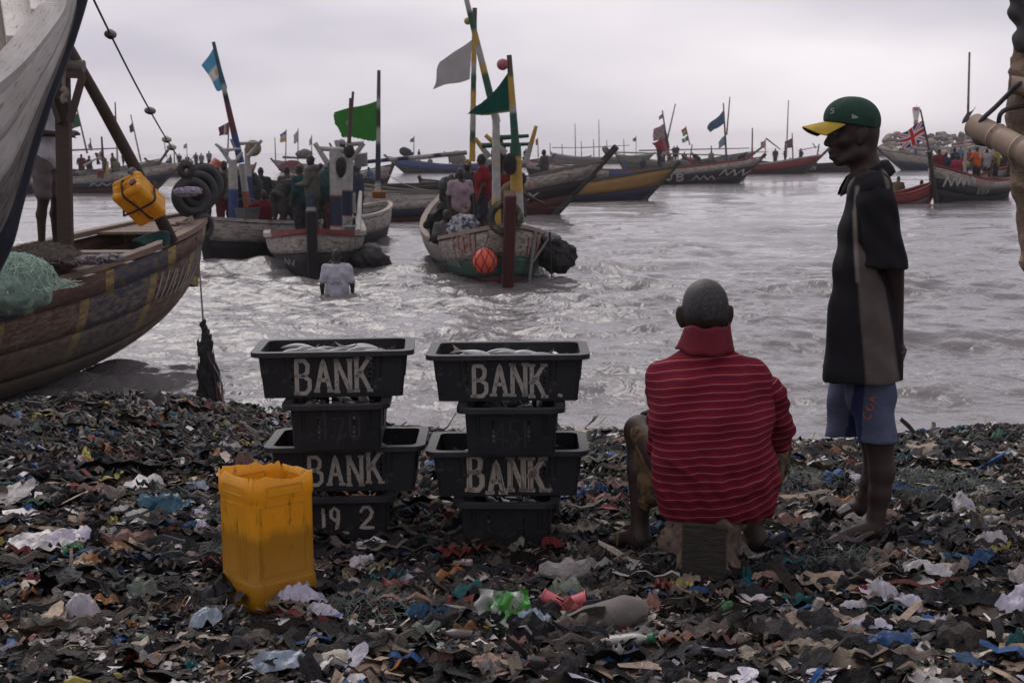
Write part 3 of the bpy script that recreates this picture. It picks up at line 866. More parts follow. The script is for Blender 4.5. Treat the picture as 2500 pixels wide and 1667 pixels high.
left = stack(838, 1328, ['black plastic crate numbered 19 2 at the bottom of the stack behind the yellow can', 'black crate with streaky BANK half hidden by the yellow can, second from bottom',
  'narrow-side black crate with rubbed-off number, third up in the stack behind the yellow can', 'black crate lettered BANK heaped with fish on top of the stack behind the yellow can'],
  [ST(st=text_strokes('19', -0.085, 0.045, 0.095, 0.04, 0.018, .05, 3) + [[(-0.015, 0.035), (0.015, 0.035)], [(-.085, .038), (-.055, .038)]] + text_strokes('2', 0.065, 0.055, 0.085, 0.05, 0.02), w=0.014, mat=paint_grey, face=3),
   ST(st=bank(4, 0.118, -0.140, 0.03, .007, .05, .028), w=0.0155, mat=paint_grey), ST(st=text_strokes('470', -0.075, 0.03, 0.11, 0.042, 0.02, .08, 2), w=0.008, mat=paint_faint, face=3), ST(st=bank(1, 0.126, -0.142, 0.022, .006, .052, .026), w=0.017, mat=paint_grey)],
  [2.0, 0.6, 2.5, 3.4], [(0.0, 0.05), (0.01, 0), (-0.015, -0.002), (-0.035, 0.0)])
right = stack(1246, 1334, ['black plastic crate with blank front at the bottom of the stack nearer the seated person', 'black crate with thick pale BANK and a dot, second from bottom beside the seated person',
  'narrow-side black crate with rubbed 451, third up in the stack beside the seated person', 'black crate lettered BANK with fish on top of the stack beside the seated person'],
  [None, ST(st=bank(2, 0.130, -0.150, 0.02, .011, .052, .028) + [[(0.165, 0.022), (0.168, 0.024)]], w=0.021, mat=paint_fresh),
   ST(st=text_strokes('451', -0.06, 0.025, 0.10, 0.036, 0.018, .06, 5), w=0.007, mat=paint_faint, face=3), ST(st=bank(7, 0.124, -0.132, 0.022, .008, .050, .025) + [[(.2, .022), (.206, .02)]], w=0.0165, mat=paint_grey)],
  [-3.0, -1.0, -1.5, -1.0], [(0.0, 0.04), (-0.005, 0), (0.015, 0.0), (0.0, 0.002)])
fill(left[3], 'silvery fish heaped in the top crate of the stack behind the yellow can', 'fish in the top crate behind the yellow can', 46, 1, top=0.145)
fill(right[3], 'silvery fish lying in the top crate of the stack beside the seated person', 'fish in the top crate beside the seated person', 40, 2, top=0.135)
fill(left[1], 'silvery fish in the lower BANK crate behind the yellow can', 'fish in the lower crate behind the yellow can', 22, 3, (-0.26, 0.26, -0.16, 0.1), 0.14)
fill(right[1], 'silvery fish in the lower crate marked BANK and a dot', 'fish in the lower crate beside the seated person', 22, 4, (-0.26, 0.26, -0.16, 0.1), 0.13)
fill(left[2], 'silvery fish in the crate with the rubbed number behind the yellow can', 'fish in the narrow-side crate behind the yellow can', 16, 5, (-0.25, 0.25, -0.16, 0.16), 0.14)
fill(right[2], 'silvery fish in the crate with rubbed 451', 'fish in the crate with rubbed 451', 16, 6, (-0.25, 0.25, -0.16, 0.16), 0.14)
fill(right[0], 'silvery fish in the blank bottom crate', 'fish in the blank bottom crate', 12, 8, (-0.25, 0.25, -0.16, 0.16), 0.12)
# ------------------------------------------------------------------ cut yellow can
def can_mat(name, stain):
 m, n, l, b = new_mat(name)
 tcn = n.new('ShaderNodeTexCoord'); tc = tcn.outputs['Object']
 t = _noise(n, l, tc, 6, detail=6)
 c = _ramp(n, l, t.outputs['Fac'], [(0.3, (0.74, 0.37, 0.014)), (0.7, (0.86, 0.47, 0.025))]).outputs[0]
 t2 = _noise(n, l, tc, 26, detail=8, stretch=(1, 1, 0.35), rough=0.75)
 f = _ramp(n, l, t2.outputs['Fac'], [(0.56, G(0)), (0.68, G(0.8))]).outputs[0]
 c = _mix(n, l, f, c, (0.10, 0.045, 0.012))
 if stain:      # dirt line left by what stood in it
  sx = n.new('ShaderNodeSeparateXYZ'); l.new(tc, sx.inputs[0])
  t3 = _noise(n, l, tc, 14, detail=4, stretch=(1, 1, 0.2))
  ad = n.new('ShaderNodeMath'); ad.operation = 'MULTIPLY_ADD'; ad.inputs[1].default_value = 0.09; l.new(t3.outputs['Fac'], ad.inputs[0]); l.new(sx.outputs[2], ad.inputs[2])
  f = _ramp(n, l, ad.outputs[0], [(0.285, G(0.62)), (0.325, G(0.0))]).outputs[0]
  c = _mix(n, l, f, c, (0.34, 0.145, 0.010))
 l.new(c, b.inputs['Base Color'])
 b.inputs['Roughness'].default_value = 0.42
 tr = n.new('ShaderNodeBsdfTranslucent'); l.new(c, tr.inputs['Color'])
 ms = n.new('ShaderNodeMixShader'); ms.inputs[0].default_value = 0.42
 l.new(b.outputs[0], ms.inputs[1]); l.new(tr.outputs[0], ms.inputs[2]); l.new(ms.outputs[0], n['Material Output'].inputs['Surface'])
 return m
can_m = can_mat('yellow_can_plastic', True)
can2_m = can_mat('orange_can_plastic', False)
p = at_z(640, 1494, 0.0)
jc = thing('cut_jerrycan', 'yellow plastic jerrycan with its top cut off standing in the litter', 'jerrycan', (p[0], p[1] + 0.15, float(ground_z(p[0], p[1] + .1)) - 0.008), R(41))
jc.scale.z = 1.07
JA, JB, JH = 0.252, 0.236, 0.445
def can_outline(grow, r=0.028):
 a, b2 = JA / 2 + grow, JB / 2 + grow; pts = []
 for cx, cy, a0 in ((a - r, b2 - r, 0), (-a + r, b2 - r, 90), (-a + r, -b2 + r, 180), (a - r, -b2 + r, 270)):
  for t in range(6): q = R(a0 + t * 18); pts.append((cx + r * math.cos(q), cy + r * math.sin(q)))
  # extra points along the straight side
  a1 = R(a0 + 90); nx_, ny_ = pts[-1]
 return np.array(pts)
def dens(P, k=6):
 Q = []
 for i in range(len(P)):
  a, b2 = P[i], P[(i + 1) % len(P)]; m_ = k if np.linalg.norm(b2 - a) > 0.05 else 1
  for t in range(m_): Q.append(a + (b2 - a) * t / m_)
 return np.array(Q)
prof = [(0.0, -0.016), (0.012, -0.004), (0.03, 0.002), (0.095, 0.002), (0.102, 0.0), (0.107, -0.0025), (0.365, -0.0025), (0.369, -0.001), (0.374, 0.001), (0.40, 0.001), (0.445, 0.0)]
ol = [np.c_[dens(can_outline(0)) * (1 + g_ / 0.12), np.full(len(dens(can_outline(0))), z)] for z, g_ in prof]
P = np.array(ol).transpose(1, 0, 2)
rr = np.random.default_rng(4)
k = len(P)
top = 0.447 + 0.0035 * rr.normal(size=k) - .014 * (rr.uniform(size=k) > .9)
ang = np.arctan2(P[:, -1, 1], P[:, -1, 0])
top -= 0.022 * np.exp(-((ang + 1.35) / 0.3) ** 2) + 0.012 * sstep(-1.2, -0.2, ang) * (ang < 1)
P[:, -1, 2] = top
P[:, -2, 2] = 0.40
g = Geo().grid(P, closed_u=True)
g.add(np.c_[dens(can_outline(0)) * 0.86, np.full(k, 0.0)], [tuple(range(k - 1, -1, -1))])
g.build('can_body', can_m, jc, local=True, smooth=True, sharp=35, solid=-0.003)
# moulded panels and grooves on the two faces that show and their opposites
def frame(side, u0, u1, z0, z1, w=0.006, name='panel_edge'):
 half, d = ((JA / 2, JB / 2) if side % 2 == 0 else (JB / 2, JA / 2))
 d = d - 0.0035 if z0 > 0.1 and z1 < 0.37 else d + 0.0005
 def Q(u, z): a = half * u; return {0: (a, -d, z), 1: (d, a, z), 2: (-a, d, z), 3: (-d, -a, z)}[side]
 g = Geo()
 for a, b2 in (((u0, z0), (u1, z0)), ((u1, z0), (u1, z1)), ((u1, z1), (u0, z1)), ((u0, z1), (u0, z0))):
  g.plank(Q(*a), Q(*b2), w, 0.006, up=(0.3, 0.2, 1))
 g.build(name, can_m, jc, local=True, bevel=0.001)
def groove(side, u, z0, z1):
 half, d = ((JA / 2, JB / 2) if side % 2 == 0 else (JB / 2, JA / 2)); d -= 0.0032
 def Q(u, z): a = half * u; return {0: (a, -d, z), 1: (d, a, z), 2: (-a, d, z), 3: (-d, -a, z)}[side]
 Geo().plank(Q(u, z0), Q(u, z1), 0.007, 0.007, up=(0.3, 0.2, 1)).build('moulded_rib', can_m, jc, local=True, bevel=0.0015)
for side in range(4):
 frame(side, -0.72, 0.62 if side != 3 else 0.1, 0.125, 0.352)
 frame(side, -0.55, 0.55, 0.02, 0.075); frame(side, -0.55, 0.55, 0.385, 0.412)
 for u in (0.25, 0.42, 0.58) if side in (3, 1) else (-.8,): groove(side, u, 0.118, 0.352)
# ------------------------------------------------------------------ block the person sits on
blk_m = mat('weathered_block', (0.20, 0.145, 0.11), (0.085, 0.062, 0.05), scale=7, rough=0.95, bump=1.0, bscale=16, c3=(0.02, 0.016, 0.014), thr=0.56, s3=11, bdist=0.03)
bp = at_z(1752, 1432, 0.0)
bz = float(ground_z(bp[0], bp[1] + .15))
blk = thing('wooden_block', 'rough weathered wooden block the seated person sits on', 'block', (bp[0], bp[1] + 0.17, bz - 0.02), R(-20))
V, Q = Body(0.02).cap((-.05, -.09, .02), (-.05, .1, .02), .07, .07).cap((.045, -.09, .02), (.045, .1, .02), .075, .075).cap((-.045, -.09, .2), (-.045, .1, .2), .07, .07).cap((.035, -.09, .205), (.035, .1, .205), .07, .07)\
 .cap((-.12, .02, .12), (-.12, .1, .17), .075, .06).cap((-.0, -.09, .1), (0, .1, .12), .09, .09).mesh(0.012, warp=lambda P: 0.010 * np.sin(P[..., 0] * 55 + 9 * P[..., 2]) * np.sin(P[..., 2] * 48) + 0.006 * np.sin(P[..., 1] * 90 + P[..., 0] * 40))
V[:, 1] = np.where(V[:, 1] < -0.12, -0.12 + 0.25 * (V[:, 1] + 0.12), V[:, 1]); V[:, 2] = np.clip(V[:, 2], 0.0, 0.272)
Geo().add(V, Q).build('block_body', blk_m, blk, local=True, smooth=True, sharp=50)
end_m = mat('dark_block_end', (0.045, 0.036, 0.031), (0.014, 0.011, 0.010), scale=14, rough=0.9, bump=0.8, bscale=25, stretch=(1, 1, 5), bdist=0.02)
Geo().box((0.005, -0.148, 0.125), (0.165, 0.022, 0.245), taper=0.93).build('end_grain', end_m, blk, local=True, bevel=0.008)
# ------------------------------------------------------------------ the two people on the beach
skin_m = mat_attr('dark_skin', rough=0.58, nscale=60, namt=0.18, bump=0.10, bscale=140, spec=0.3)
cloth_attr = mat_attr('worn_cotton', rough=0.9, nscale=14, namt=0.30, bump=0.15, bscale=220, spec=0.15)
SKIN = np.array([0.036, 0.022, 0.018]); HAIR = np.array([0.012, 0.011, 0.011])
def front_y(V, toward=-1.0, cell=0.012):
 """for prints: the cloth surface facing the camera at (x, z)"""
 key = {}
 ix = np.round(V[:, 0] / cell).astype(int); iz = np.round(V[:, 2] / cell).astype(int)
 for a, b2, y in zip(ix, iz, V[:, 1]):
  k = (a, b2)
  if k not in key or y < key[k]: key[k] = y
 def fn(x, z):
  outp = []
  for a, b2 in zip(x, z):
   i, j = int(round(a / cell)), int(round(b2 / cell)); best = None
   for r in range(0, 6):
    c = [key[(i + p, j + q)] for p in range(-r, r + 1) for q in range(-r, r + 1) if (i + p, j + q) in key]
    if c: best = min(c); break
   outp.append((a, (best if best is not None else 0) - 0.002, b2))
  return np.array(outp), np.tile([0, -1.0, 0], (len(x), 1))
 return fn
def foot(B, heel, toe, side, s=1.0):
 """bare foot from heel to toe tips, side = +1/-1 tells where the big toe is"""
 heel = np.array(heel, float); toe = np.array(toe, float)
 d = toe - heel; L = np.linalg.norm(d[:2]); f = np.array([d[0], d[1], 0]) / L; sd = np.array([-f[1], f[0], 0]) * side
 B.ell(heel + f * 0.02 + np.array([0, 0, 0.012]), (0.034 * s, 0.034 * s, 0.032 * s), k=0.02)
 ball = heel + f * L * 0.66
 B.cap(heel + f * .03 + np.array([0, 0, .028]), ball + np.array([0, 0, 0.012]), 0.036 * s, 0.024 * s, k=0.025, flat=None)
 B.cap(ball + sd * .024, ball - sd * .026 - f * .01, 0.021 * s, 0.019 * s, k=0.02)
 for q, (o, ln, r) in enumerate(((.036, 1.0, .0125), (.016, .97, .0095), (-.002, .93, .0088), (-.019, .87, .0084), (-.035, .80, .008))):
  a = ball + sd * o * s; e = heel + f * L * ln + sd * o * 1.12 * s
  B.cap(a + np.array([0, 0, .002]), (a + e) / 2 + np.array([0, 0, .004]), r * 1.15 * s, r * s, k=0.006).cap((a + e) / 2 + np.array([0, 0, .004]), e - np.array([0, 0, .006]), r * s, r * s, k=0.004)
def hand(B, wrist, dirv, normal, side=1, curl=0.5, s=1.0):
 """palm, four fingers of different lengths and a thumb; normal = palm side, thumb on side*cross"""
 w = np.array(wrist, float); f = np.array(dirv, float); f /= np.linalg.norm(f)
 nn = np.array(normal, float); nn -= f * (nn @ f); nn /= np.linalg.norm(nn); sd = np.cross(f, nn) * side
 k = w + f * 0.09 * s
 for o in (-.03, -.01, .01, .03): B.cap(w + sd * o * .55 * s, k + sd * o * s, .016 * s, .0125 * s, k=0.012)
 for o, ln in ((.032, .070), (.011, .080), (-.010, .075), (-.031, .058)):
  p = k + sd * o * s; ang = curl * 0.5; q = f; pts = [p]
  for seg, fr in enumerate((.45, .32, .23)):
   q = f * math.cos(ang) + nn * math.sin(ang); pts.append(pts[-1] + q * ln * fr * s); ang += curl * 0.8
  B.chain(pts, [.0095 * s, .0088 * s, .0080 * s, .0072 * s], k=0.004)
 t0 = w + sd * .026 * s + f * .025 * s; t1 = t0 + (sd * .032 + f * .03 + nn * .012) * s; t2 = t1 + (f * .032 + nn * .014 + sd * .006) * s
 B.chain([t0, t1, t2], [.015 * s, .0115 * s, .009 * s], k=0.008)
def pix(P):
 d = (np.asarray(P) - np.array([0, 0, CAMZ])) @ _cr
 return 1250 + FPX * d[:, 0] / -d[:, 2], 833.5 - FPX * d[:, 1] / -d[:, 2]
# ---- standing person, seen from his left, hands behind his back
nf = at_z(2090, 1318, 0.0); YM = nf[1] + 0.13
SM0 = np.array([at_y(2110, 1300, YM)[0], YM, float(ground_z(at_y(2110, 1300, YM)[0], YM))])
sm = thing('person', 'standing person in green and yellow cap, dark polo shirt and blue shorts, barefoot', 'person', SM0)
def mp(px, py, dy=0.0): return at_y(px, py, YM + dy) - SM0
B = Body(0.03)
B.ell(mp(2086, 305), (.094, .076, .092), k=.02).ell(mp(2070, 345), (.052, .054, .055), k=.03).ell(mp(2100, 335), (.07, .066, .075), k=.03)
B.cap(mp(2033, 320), mp(2019, 350), .009, .0135, k=.012).ell(mp(2026, 354, -.013), (.013, .010, .009), k=.006).ell(mp(2026, 354, .013), (.013, .010, .009), k=.006)
B.cap(mp(2028, 371, -.020), mp(2028, 371, .020), .0105, .0105, k=.007).cap(mp(2031, 384, -.018), mp(2031, 384, .018), .0115, .0115, k=.006).ell(mp(2048, 374), (.024, .036, .030), k=.015).ell(mp(2052, 346), (.036, .046, .046), k=.02).ell(mp(2037, 336), (.016, .020, .030), k=.012)
B.ell(mp(2048, 396), (.020, .024, .017), k=.014).cap(mp(2036, 313, -.04), mp(2036, 313, .04), .016, .016, k=.014)
for s_ in (-1, 1):
 B.ell(mp(2058, 344, s_ * .044), (.024, .020, .018), k=.016).cap(mp(2056, 393, s_ * .024), mp(2098, 372, s_ * .052), .017, .024, k=.02)
 B.ell(mp(2106, 330, s_ * .080), (.022, .010, .034), rot=(0, .25, s_ * .35), k=.004).ell(mp(2101, 348, s_ * .076), (.012, .008, .014), k=.004)
 B.ell(mp(2042, 328, s_ * .036), (.010, .014, .008), k=.006)
B.cap(mp(2102, 372), mp(2122, 440), .056, .066, k=.03)
B.cap(mp(2122, 470, -.09), mp(2112, 760, -.08), .085, .11).cap(mp(2122, 470, .09), mp(2112, 760, .08), .085, .11)
B.cap(mp(2112, 760, -.07), mp(2118, 880, -.08), .11, .105).cap(mp(2112, 760, .07), mp(2118, 880, .08), .11, .105)
for s_ in (-1, 1):
 B.chain([mp(2135, 470, s_ * .165), mp(2182, 640, s_ * .20), mp(2187, 835, s_ * .045)], [.050, .040, .029], k=.02)
hand(B, mp(2187, 838, -.04), mp(2196, 900, .10) - mp(2187, 838, -.04), (-1, .2, 0), 1, .7)
hand(B, mp(2189, 838, .04), mp(2203, 872, -.045) - mp(2189, 838, .04), (-1, -.2, 0), -1, .8)
ank_n, ank_f = mp(2139, 1262, -.12), mp(2114, 1212, .20)
B.chain([mp(2115, 900, -.09), mp(2146, 1075, -.11), mp(2153, 1150, -.115), mp(2148, 1205, -.12), ank_n], [.095, .056, .050, .042, .033], k=.02)
B.chain([mp(2112, 900, .09), mp(2128, 1055, .17), mp(2140, 1120, .185), mp(2124, 1180, .195), ank_f], [.095, .054, .049, .040, .032], k=.02)
g_n, g_f = ground_z(nf[0], nf[1]) - SM0[2], ground_z(SM0[0], YM + .2) - SM0[2]
hn = np.array([mp(2146, 1300, -.12)[0], -.12, g_n + .022]); tn = np.array([mp(2014, 1318, -.16)[0], -.17, g_n + .016])
hf = np.array([mp(2128, 1250, .2)[0], .2, g_f + .022]); tf = np.array([mp(2050, 1262, .24)[0] - .04, .23, g_f + .016])
B.cap(ank_n, hn + np.array([-.01, 0, .03]), .034, .034, k=.02).cap(ank_f, hf + np.array([-.01, 0, .03]), .033, .033, k=.02)
foot(B, hn, tn, 1, 1.05); foot(B, hf, tf, -1, 1.05)
B.build('body', skin_m, sm, 0.0062, col=lambda V: np.where(((V[:, 2] > mp(2100, 318)[2]) & (V[:, 0] > mp(2080, 300)[0]))[:, None], HAIR, SKIN * (0.85 + 0.3 * sstep(-.1, .1, V[:, 2] - .05))[:, None] * 0 + SKIN))
# eye
for s_ in (-1, 1):
 Geo().ball(mp(2040, 327, s_ * .036), (.010, .012, .009), 12, 8).build('eye', mat('eye_white', (0.25, 0.2, 0.17), (0.05, .04, .035), scale=60, rough=0.2), sm, local=True, smooth=True)
# polo shirt
def polo_col(V):
 """side panels and piping; the far side repeats the near one"""
 c = np.tile([0.0125, 0.0118, 0.0150], (len(V), 1)); pan = np.array([0.105, 0.084, 0.077]); pip = np.array([0.21, 0.185, 0.165])
 W = V.copy(); W[:, 1] = -np.abs(W[:, 1]); W = W + SM0
 x, y = pix(W)
 side = (np.abs(V[:, 1]) > 0.03).astype(float)
 lo = np.interp(y, [455, 520, 600, 640, 700, 800, 925], [2093, 2086, 2089, 2091, 2095, 2102, 2114])
 hi = np.interp(y, [590, 640, 700, 800, 925], [2093, 2128, 2160, 2178, 2196])
 def lay(c, w, k): w = np.clip(w, 0, 1)[:, None]; return c * (1 - w) + np.array(k) * w
 sf = lambda v: np.clip(v / 5 + .5, 0, 1)
 c = lay(c, side * sf(x - lo) * sf(hi - x) * sf(y - 590), pan)
 c = lay(c, side * sf(4.5 - np.abs(x - lo)) * sf(y - 455) * sf(690 - y), pip)
 x2 = np.interp(y, [420, 470, 530], [2160, 2172, 2178])
 c = lay(c, side * sf(5 - np.abs(x - x2)) * sf(y - 415) * sf(530 - y), pan * 1.3)
 x3 = np.interp(y, [480, 560, 650], [2080, 2060, 2046])
 c = lay(c, side * sf(9 - np.abs(x - x3)) * sf(y - 490) * sf(660 - y), np.array([.026, .023, .025]))
 return c
shirt = None
B = Body(0.035)
secs = [(2122, 470, .078), (2118, 560, .102), (2113, 650, .112), (2107, 780, .130), (2104, 905, .148), (2103, 960, .152)]
for s_ in (-1, 1):
 B.chain([mp(a, b2, s_ * .10) for a, b2, r in secs], [r for a, b2, r in secs])
 B.cap(mp(2124, 430, s_ * .03), mp(2136, 466, s_ * .165), .062, .068, k=.03)
hem = mp(2105, 916)
B.cuts = [(hem, (0.02, 0, -1)), (mp(2112, 414), (-.35, 0, 1))]
def fold(P):
 th = np.arctan2(P[..., 1], P[..., 0] - mp(2108, 700)[0]); d = sstep(mp(0, 520)[2], mp(0, 900)[2], P[..., 2])
 return d * (0.010 * np.sin(th * 7 + 1.4 + 2 * P[..., 2]) + 0.005 * np.sin(th * 13 + 6 * P[..., 2])) + 0.0025 * np.sin(P[..., 2] * 40 + P[..., 0] * 30 + P[..., 1] * 22)
V, Q = B.mesh(0.0074, fold); SHV = V
shirt = Geo().add(V, Q, col=polo_col(V)).build('polo_shirt', cloth_attr, sm, local=True, smooth=True, solid=0.004, col=True)
for s_ in (-1, 1):
 B = Body(0.02)
 B.chain([mp(2133, 462, s_ * .15), mp(2140, 500, s_ * .185), mp(2164, 652, s_ * .21), mp(2172, 690, s_ * .21)], [.068, .073, .078, .080])
 cutp, cutn = mp(2160, 655, s_ * .205), mp(2166, 700, s_ * .205) - mp(2140, 500, s_ * .185)
 B.cuts = [(cutp, np.array([cutn[0] * .3 - .03, 0, cutn[2]]))]
 V, Q = B.mesh(0.0078, lambda P: 0.003 * np.sin(P[..., 2] * 55 + P[..., 0] * 60) + 0.002 * np.sin(P[..., 0] * 120 + P[..., 2] * 20))
 Geo().add(V, Q, col=np.array([0.0135, 0.0125, 0.0155])).build('sleeve', cloth_attr, shirt, local=True, smooth=True, solid=0.004, col=True)
# folded collar with pale edge
def collar(root_part, ctr, tiltx, rin, rout, h, drop, a0, a1, col_c, edge_c, mtl):
 A = np.linspace(a0, a1, 40); rows = []
 for k, (r, z) in enumerate(((rin, -.01), (rin * .98, h * .8), (rin * 1.03, h), (rin * 1.10, h * .93), (rout * .92, h - drop * .6), (rout, h - drop))):
  rows.append(np.stack([ctr[0] + r * np.cos(A), ctr[1] + r * .95 * np.sin(A), ctr[2] + z + tiltx * r * np.cos(A) + .003 * np.sin(A * 9) * (k > 3)], 1))
 P = np.array(rows).transpose(1, 0, 2)
 Geo().grid(P, col=np.tile(col_c, (P.shape[0], P.shape[1], 1))).build('collar', mtl, root_part, local=True, smooth=True, solid=0.0035, col=True)
 Geo().tube(P[:, -1] + np.array([0, 0, -.001]), .0022, 6).build('collar_edge', mat('collar_edge_cloth', edge_c, rough=.9), root_part, local=True, smooth=True)
collar(shirt, mp(2116, 433), .42, .072, .108, .034, .058, R(-168), R(168), np.array([.014, .0125, .0145]), (.12, .105, .095), cloth_attr)
# small print on the chest, and its buttons band
fn = front_y(SHV)
c0 = mp(2056, 560)
g = Geo(); strokes(g, fn, [[(c0[0] + .004 * math.sin(k * 1.3) - .003, c0[2] + .02 - k * .008), (c0[0] + .007, c0[2] + .016 - k * .008)] for k in range(6)], .0022, .002, .006)
g.build('chest_emblem', mat('emblem_thread', (.10, .095, .09), rough=.8), shirt, local=True)
# shorts
B = Body(0.03)
B.chain([mp(2108, 850, -.07), mp(2126, 960, -.10), mp(2144, 1075, -.115), mp(2147, 1110, -.115)], [.120, .093, .072, .070], k=.03)
B.chain([mp(2108, 850, .08), mp(2078, 970, .13), mp(2064, 1070, .16), mp(2062, 1110, .16)], [.120, .088, .076, .075], k=.03)
B.cuts = [(mp(2147, 1080, -.11), (0.02, -.1, -1))]
def blue_col(V):
 c = np.tile([0.092, 0.104, 0.170], (len(V), 1)); c2 = np.array([.024, .030, .090])
 x, y = pix(V + SM0)
 lo = np.interp(y, [915, 1000, 1090], [2090, 2076, 2058]); hi = np.interp(y, [915, 1000, 1090], [2112, 2106, 2102])
 c[(x > lo) & (x < hi) & (V[:, 1] < .25)] = c2
 zz = V[:, 2]
 c[(zz > mp(0, 1066)[2]) & (zz < mp(0, 1063)[2])] *= .6
 return c
V, Q = B.mesh(0.0078, lambda P: 0.004 * np.sin(P[..., 0] * 48 + 9 * P[..., 2]) * sstep(.75, .45, P[..., 2]) + .002 * np.sin(P[..., 2] * 50 + P[..., 1] * 40))
shorts = Geo().add(V, Q, col=blue_col(V)).build('shorts', cloth_attr, sm, local=True, smooth=True, solid=0.004, col=True)
fn = front_y(V)
a, b2 = mp(2088, 1000), mp(2104, 930)
ax_ = (b2 - a)[[0, 2]]; ax_ /= np.linalg.norm(ax_); nx_ = np.array([-ax_[1], ax_[0]])
g = Geo(); lts = text_strokes('COA', 0, 0, .026, .022, .013)
strokes(g, fn, [[tuple(a[[0, 2]] + ax_ * q[0] + nx_ * (q[1] - .013)) for q in st] for st in lts], .0045, .003, .008)
g.build('side_lettering', mat('orange_print', (.42, .12, .04), (.3, .09, .03), scale=60, rough=.8), shorts, local=True)
# cap
cap_green = mat('green_cap_cloth', (.016, .052, .034), (.009, .034, .022), scale=30, rough=.9, bump=.2, bscale=260)
cap_yellow = mat('yellow_cap_cloth', (.42, .29, .03), (.32, .21, .02), scale=30, rough=.85, bump=.15, bscale=260)
B = Body(.02); B.ell(mp(2084, 297), (.106, .086, .096), k=.02).ell(mp(2060, 285), (.075, .07, .065), k=.03)
B.cuts = [(mp(2075, 307), (mp(2133, 314) - mp(2014, 294))[[2, 1, 0]] * np.array([1, 0, -1]))]
V, Q = B.mesh(0.005, lambda P: .0022 * np.abs(np.sin(np.arctan2(P[..., 1], P[..., 0] - mp(2085, 297)[0]) * 3)) ** 8 * 1.0)
capo = Geo().add(V, Q).build('cap', cap_green, sm, local=True, smooth=True, solid=.003)
CV = V
Geo().ball(mp(2091, 240), (.009, .009, .005), 10, 6).build('cap_button', cap_yellow, capo, local=True, smooth=True)
rows = []; pc = mp(2060, 300)
for t in np.linspace(0, 1, 8):
 A = np.linspace(-1.15, 1.15, 19)
 base = np.stack([pc[0] + .038 - .095 * np.cos(A * .9), .080 * np.sin(A) / math.sin(1.15), np.zeros_like(A)], 1)
 outl = np.stack([pc[0] - .158 * np.cos(A * .98) ** .75, .083 * np.sin(A) / math.sin(1.15), np.zeros_like(A)], 1)
 rw = base * (1 - t) + outl * t
 rw[:, 2] = pc[2] + .010 - .022 * t - .034 * (np.abs(rw[:, 1]) / .083) ** 2 * (0.55 + .45 * t)
 rows.append(rw)
P = np.array(rows)
Geo().grid(P.transpose(1, 0, 2)).build('visor', cap_yellow, capo, local=True, smooth=True)
Geo().grid(P.transpose(1, 0, 2) - np.array([-.001, 0, .005])).build('visor_lining', mat('visor_lining_cloth', (.020, .024, .018), rough=.9), capo, local=True, smooth=True)
Geo().tube(P[-1] - np.array([0, 0, .0025]), .0034, 6).build('visor_edge', cap_yellow, capo, local=True, smooth=True)
Geo().box(mp(2140, 306), (.008, .045, .022)).build('adjuster_strap', cap_yellow, capo, local=True, bevel=.002)
fn = front_y(CV, cell=.008); e = mp(2074, 286)
g = Geo(); strokes(g, fn, [[(e[0] - .010, e[2] - .007), (e[0] - .010, e[2] + .007), (e[0] + .012, e[2] - .004), (e[0] - .010, e[2] - .007)], [(e[0] - .007, e[2] - .002), (e[0] + .003, e[2] - .003)]], .0035, .002, .003)
e = mp(2024, 272)
strokes(g, fn, [[(e[0] + .008, e[2] + .008), (e[0], e[2] + .010), (e[0] - .003, e[2] + .004), (e[0] + .005, e[2] - .001), (e[0] + .004, e[2] - .008), (e[0] - .005, e[2] - .009)]], .0035, .002, .003)
g.build('cap_emblem', mat('emblem_white', (.42, .42, .42), rough=.8), capo, local=True)
# ---- seated person seen from behind
YS = bp[1] + 0.17
SS0 = np.array([at_y(1748, 1250, YS)[0], YS, bz])
ss = thing('person', 'seated person from behind in red striped polo shirt on a wooden block', 'person', SS0)
def sp(px, py, dy=0.0): return at_y(px, py, YS + dy) - SS0
GREY = np.array([0.040, 0.038, 0.040])
B = Body(0.03)
hc = sp(1722, 742, .10)
B.ell(hc, (.083, .098, .092), k=.03).ell(hc + np.array([0, .045, -.055]), (.062, .07, .07), k=.04).ell(hc + np.array([0, -.015, -.035]), (.074, .075, .065), k=.03)
B.cap(hc + np.array([0, .125, -.02]), hc + np.array([0, .135, -.045]), .012, .016, k=.012).cap(hc + np.array([-.02, .11, -.08]), hc + np.array([.02, .11, -.08]), .016, .016, k=.01)
for s_ in (-1, 1):
 B.ell(hc + np.array([s_ * .089, .006, -.044]), (.011, .024, .040), rot=(0, s_ * .14, s_ * -.75), k=.005).ell(hc + np.array([s_ * .083, .012, -.075]), (.012, .012, .016), k=.006)
 B.ell(hc + np.array([s_ * .035, .088, -.01]), (.012, .01, .008), k=.008)
B.cap(sp(1722, 790, .10), sp(1724, 900, .09), .056, .055, k=.03)
B.cap(sp(1724, 990, .08), sp(1748, 1180, .05), .10, .13)
kl, kr = sp(1562, 1052, .38), sp(1893, 1095, .40)
gl = float(ground_z(at_z(1545, 1345, 0)[0], at_z(1545, 1345, 0)[1])) - SS0[2]
al = at_z(1562, 1322, .03) - SS0; al = np.array([al[0], al[1], gl + .085]); ar = np.array([sp(1838, 1300, .28)[0], .28, gl + .085])
B.chain([sp(1700, 1190, .05), kl], [.105, .062]).chain([sp(1800, 1190, .05), kr], [.105, .062])
B.chain([kl, kl * .62 + al * .38 + np.array([0, -.035, 0]), al], [.056, .050, .033], k=.02).chain([kr, kr * .6 + ar * .4 + np.array([0, -.035, 0]), ar], [.056, .050, .033], k=.02)
hl = np.array([al[0] + .02, al[1] - .03, gl + .022]); tl = at_z(1480, 1312, .02) - SS0; tl[2] = gl + .02
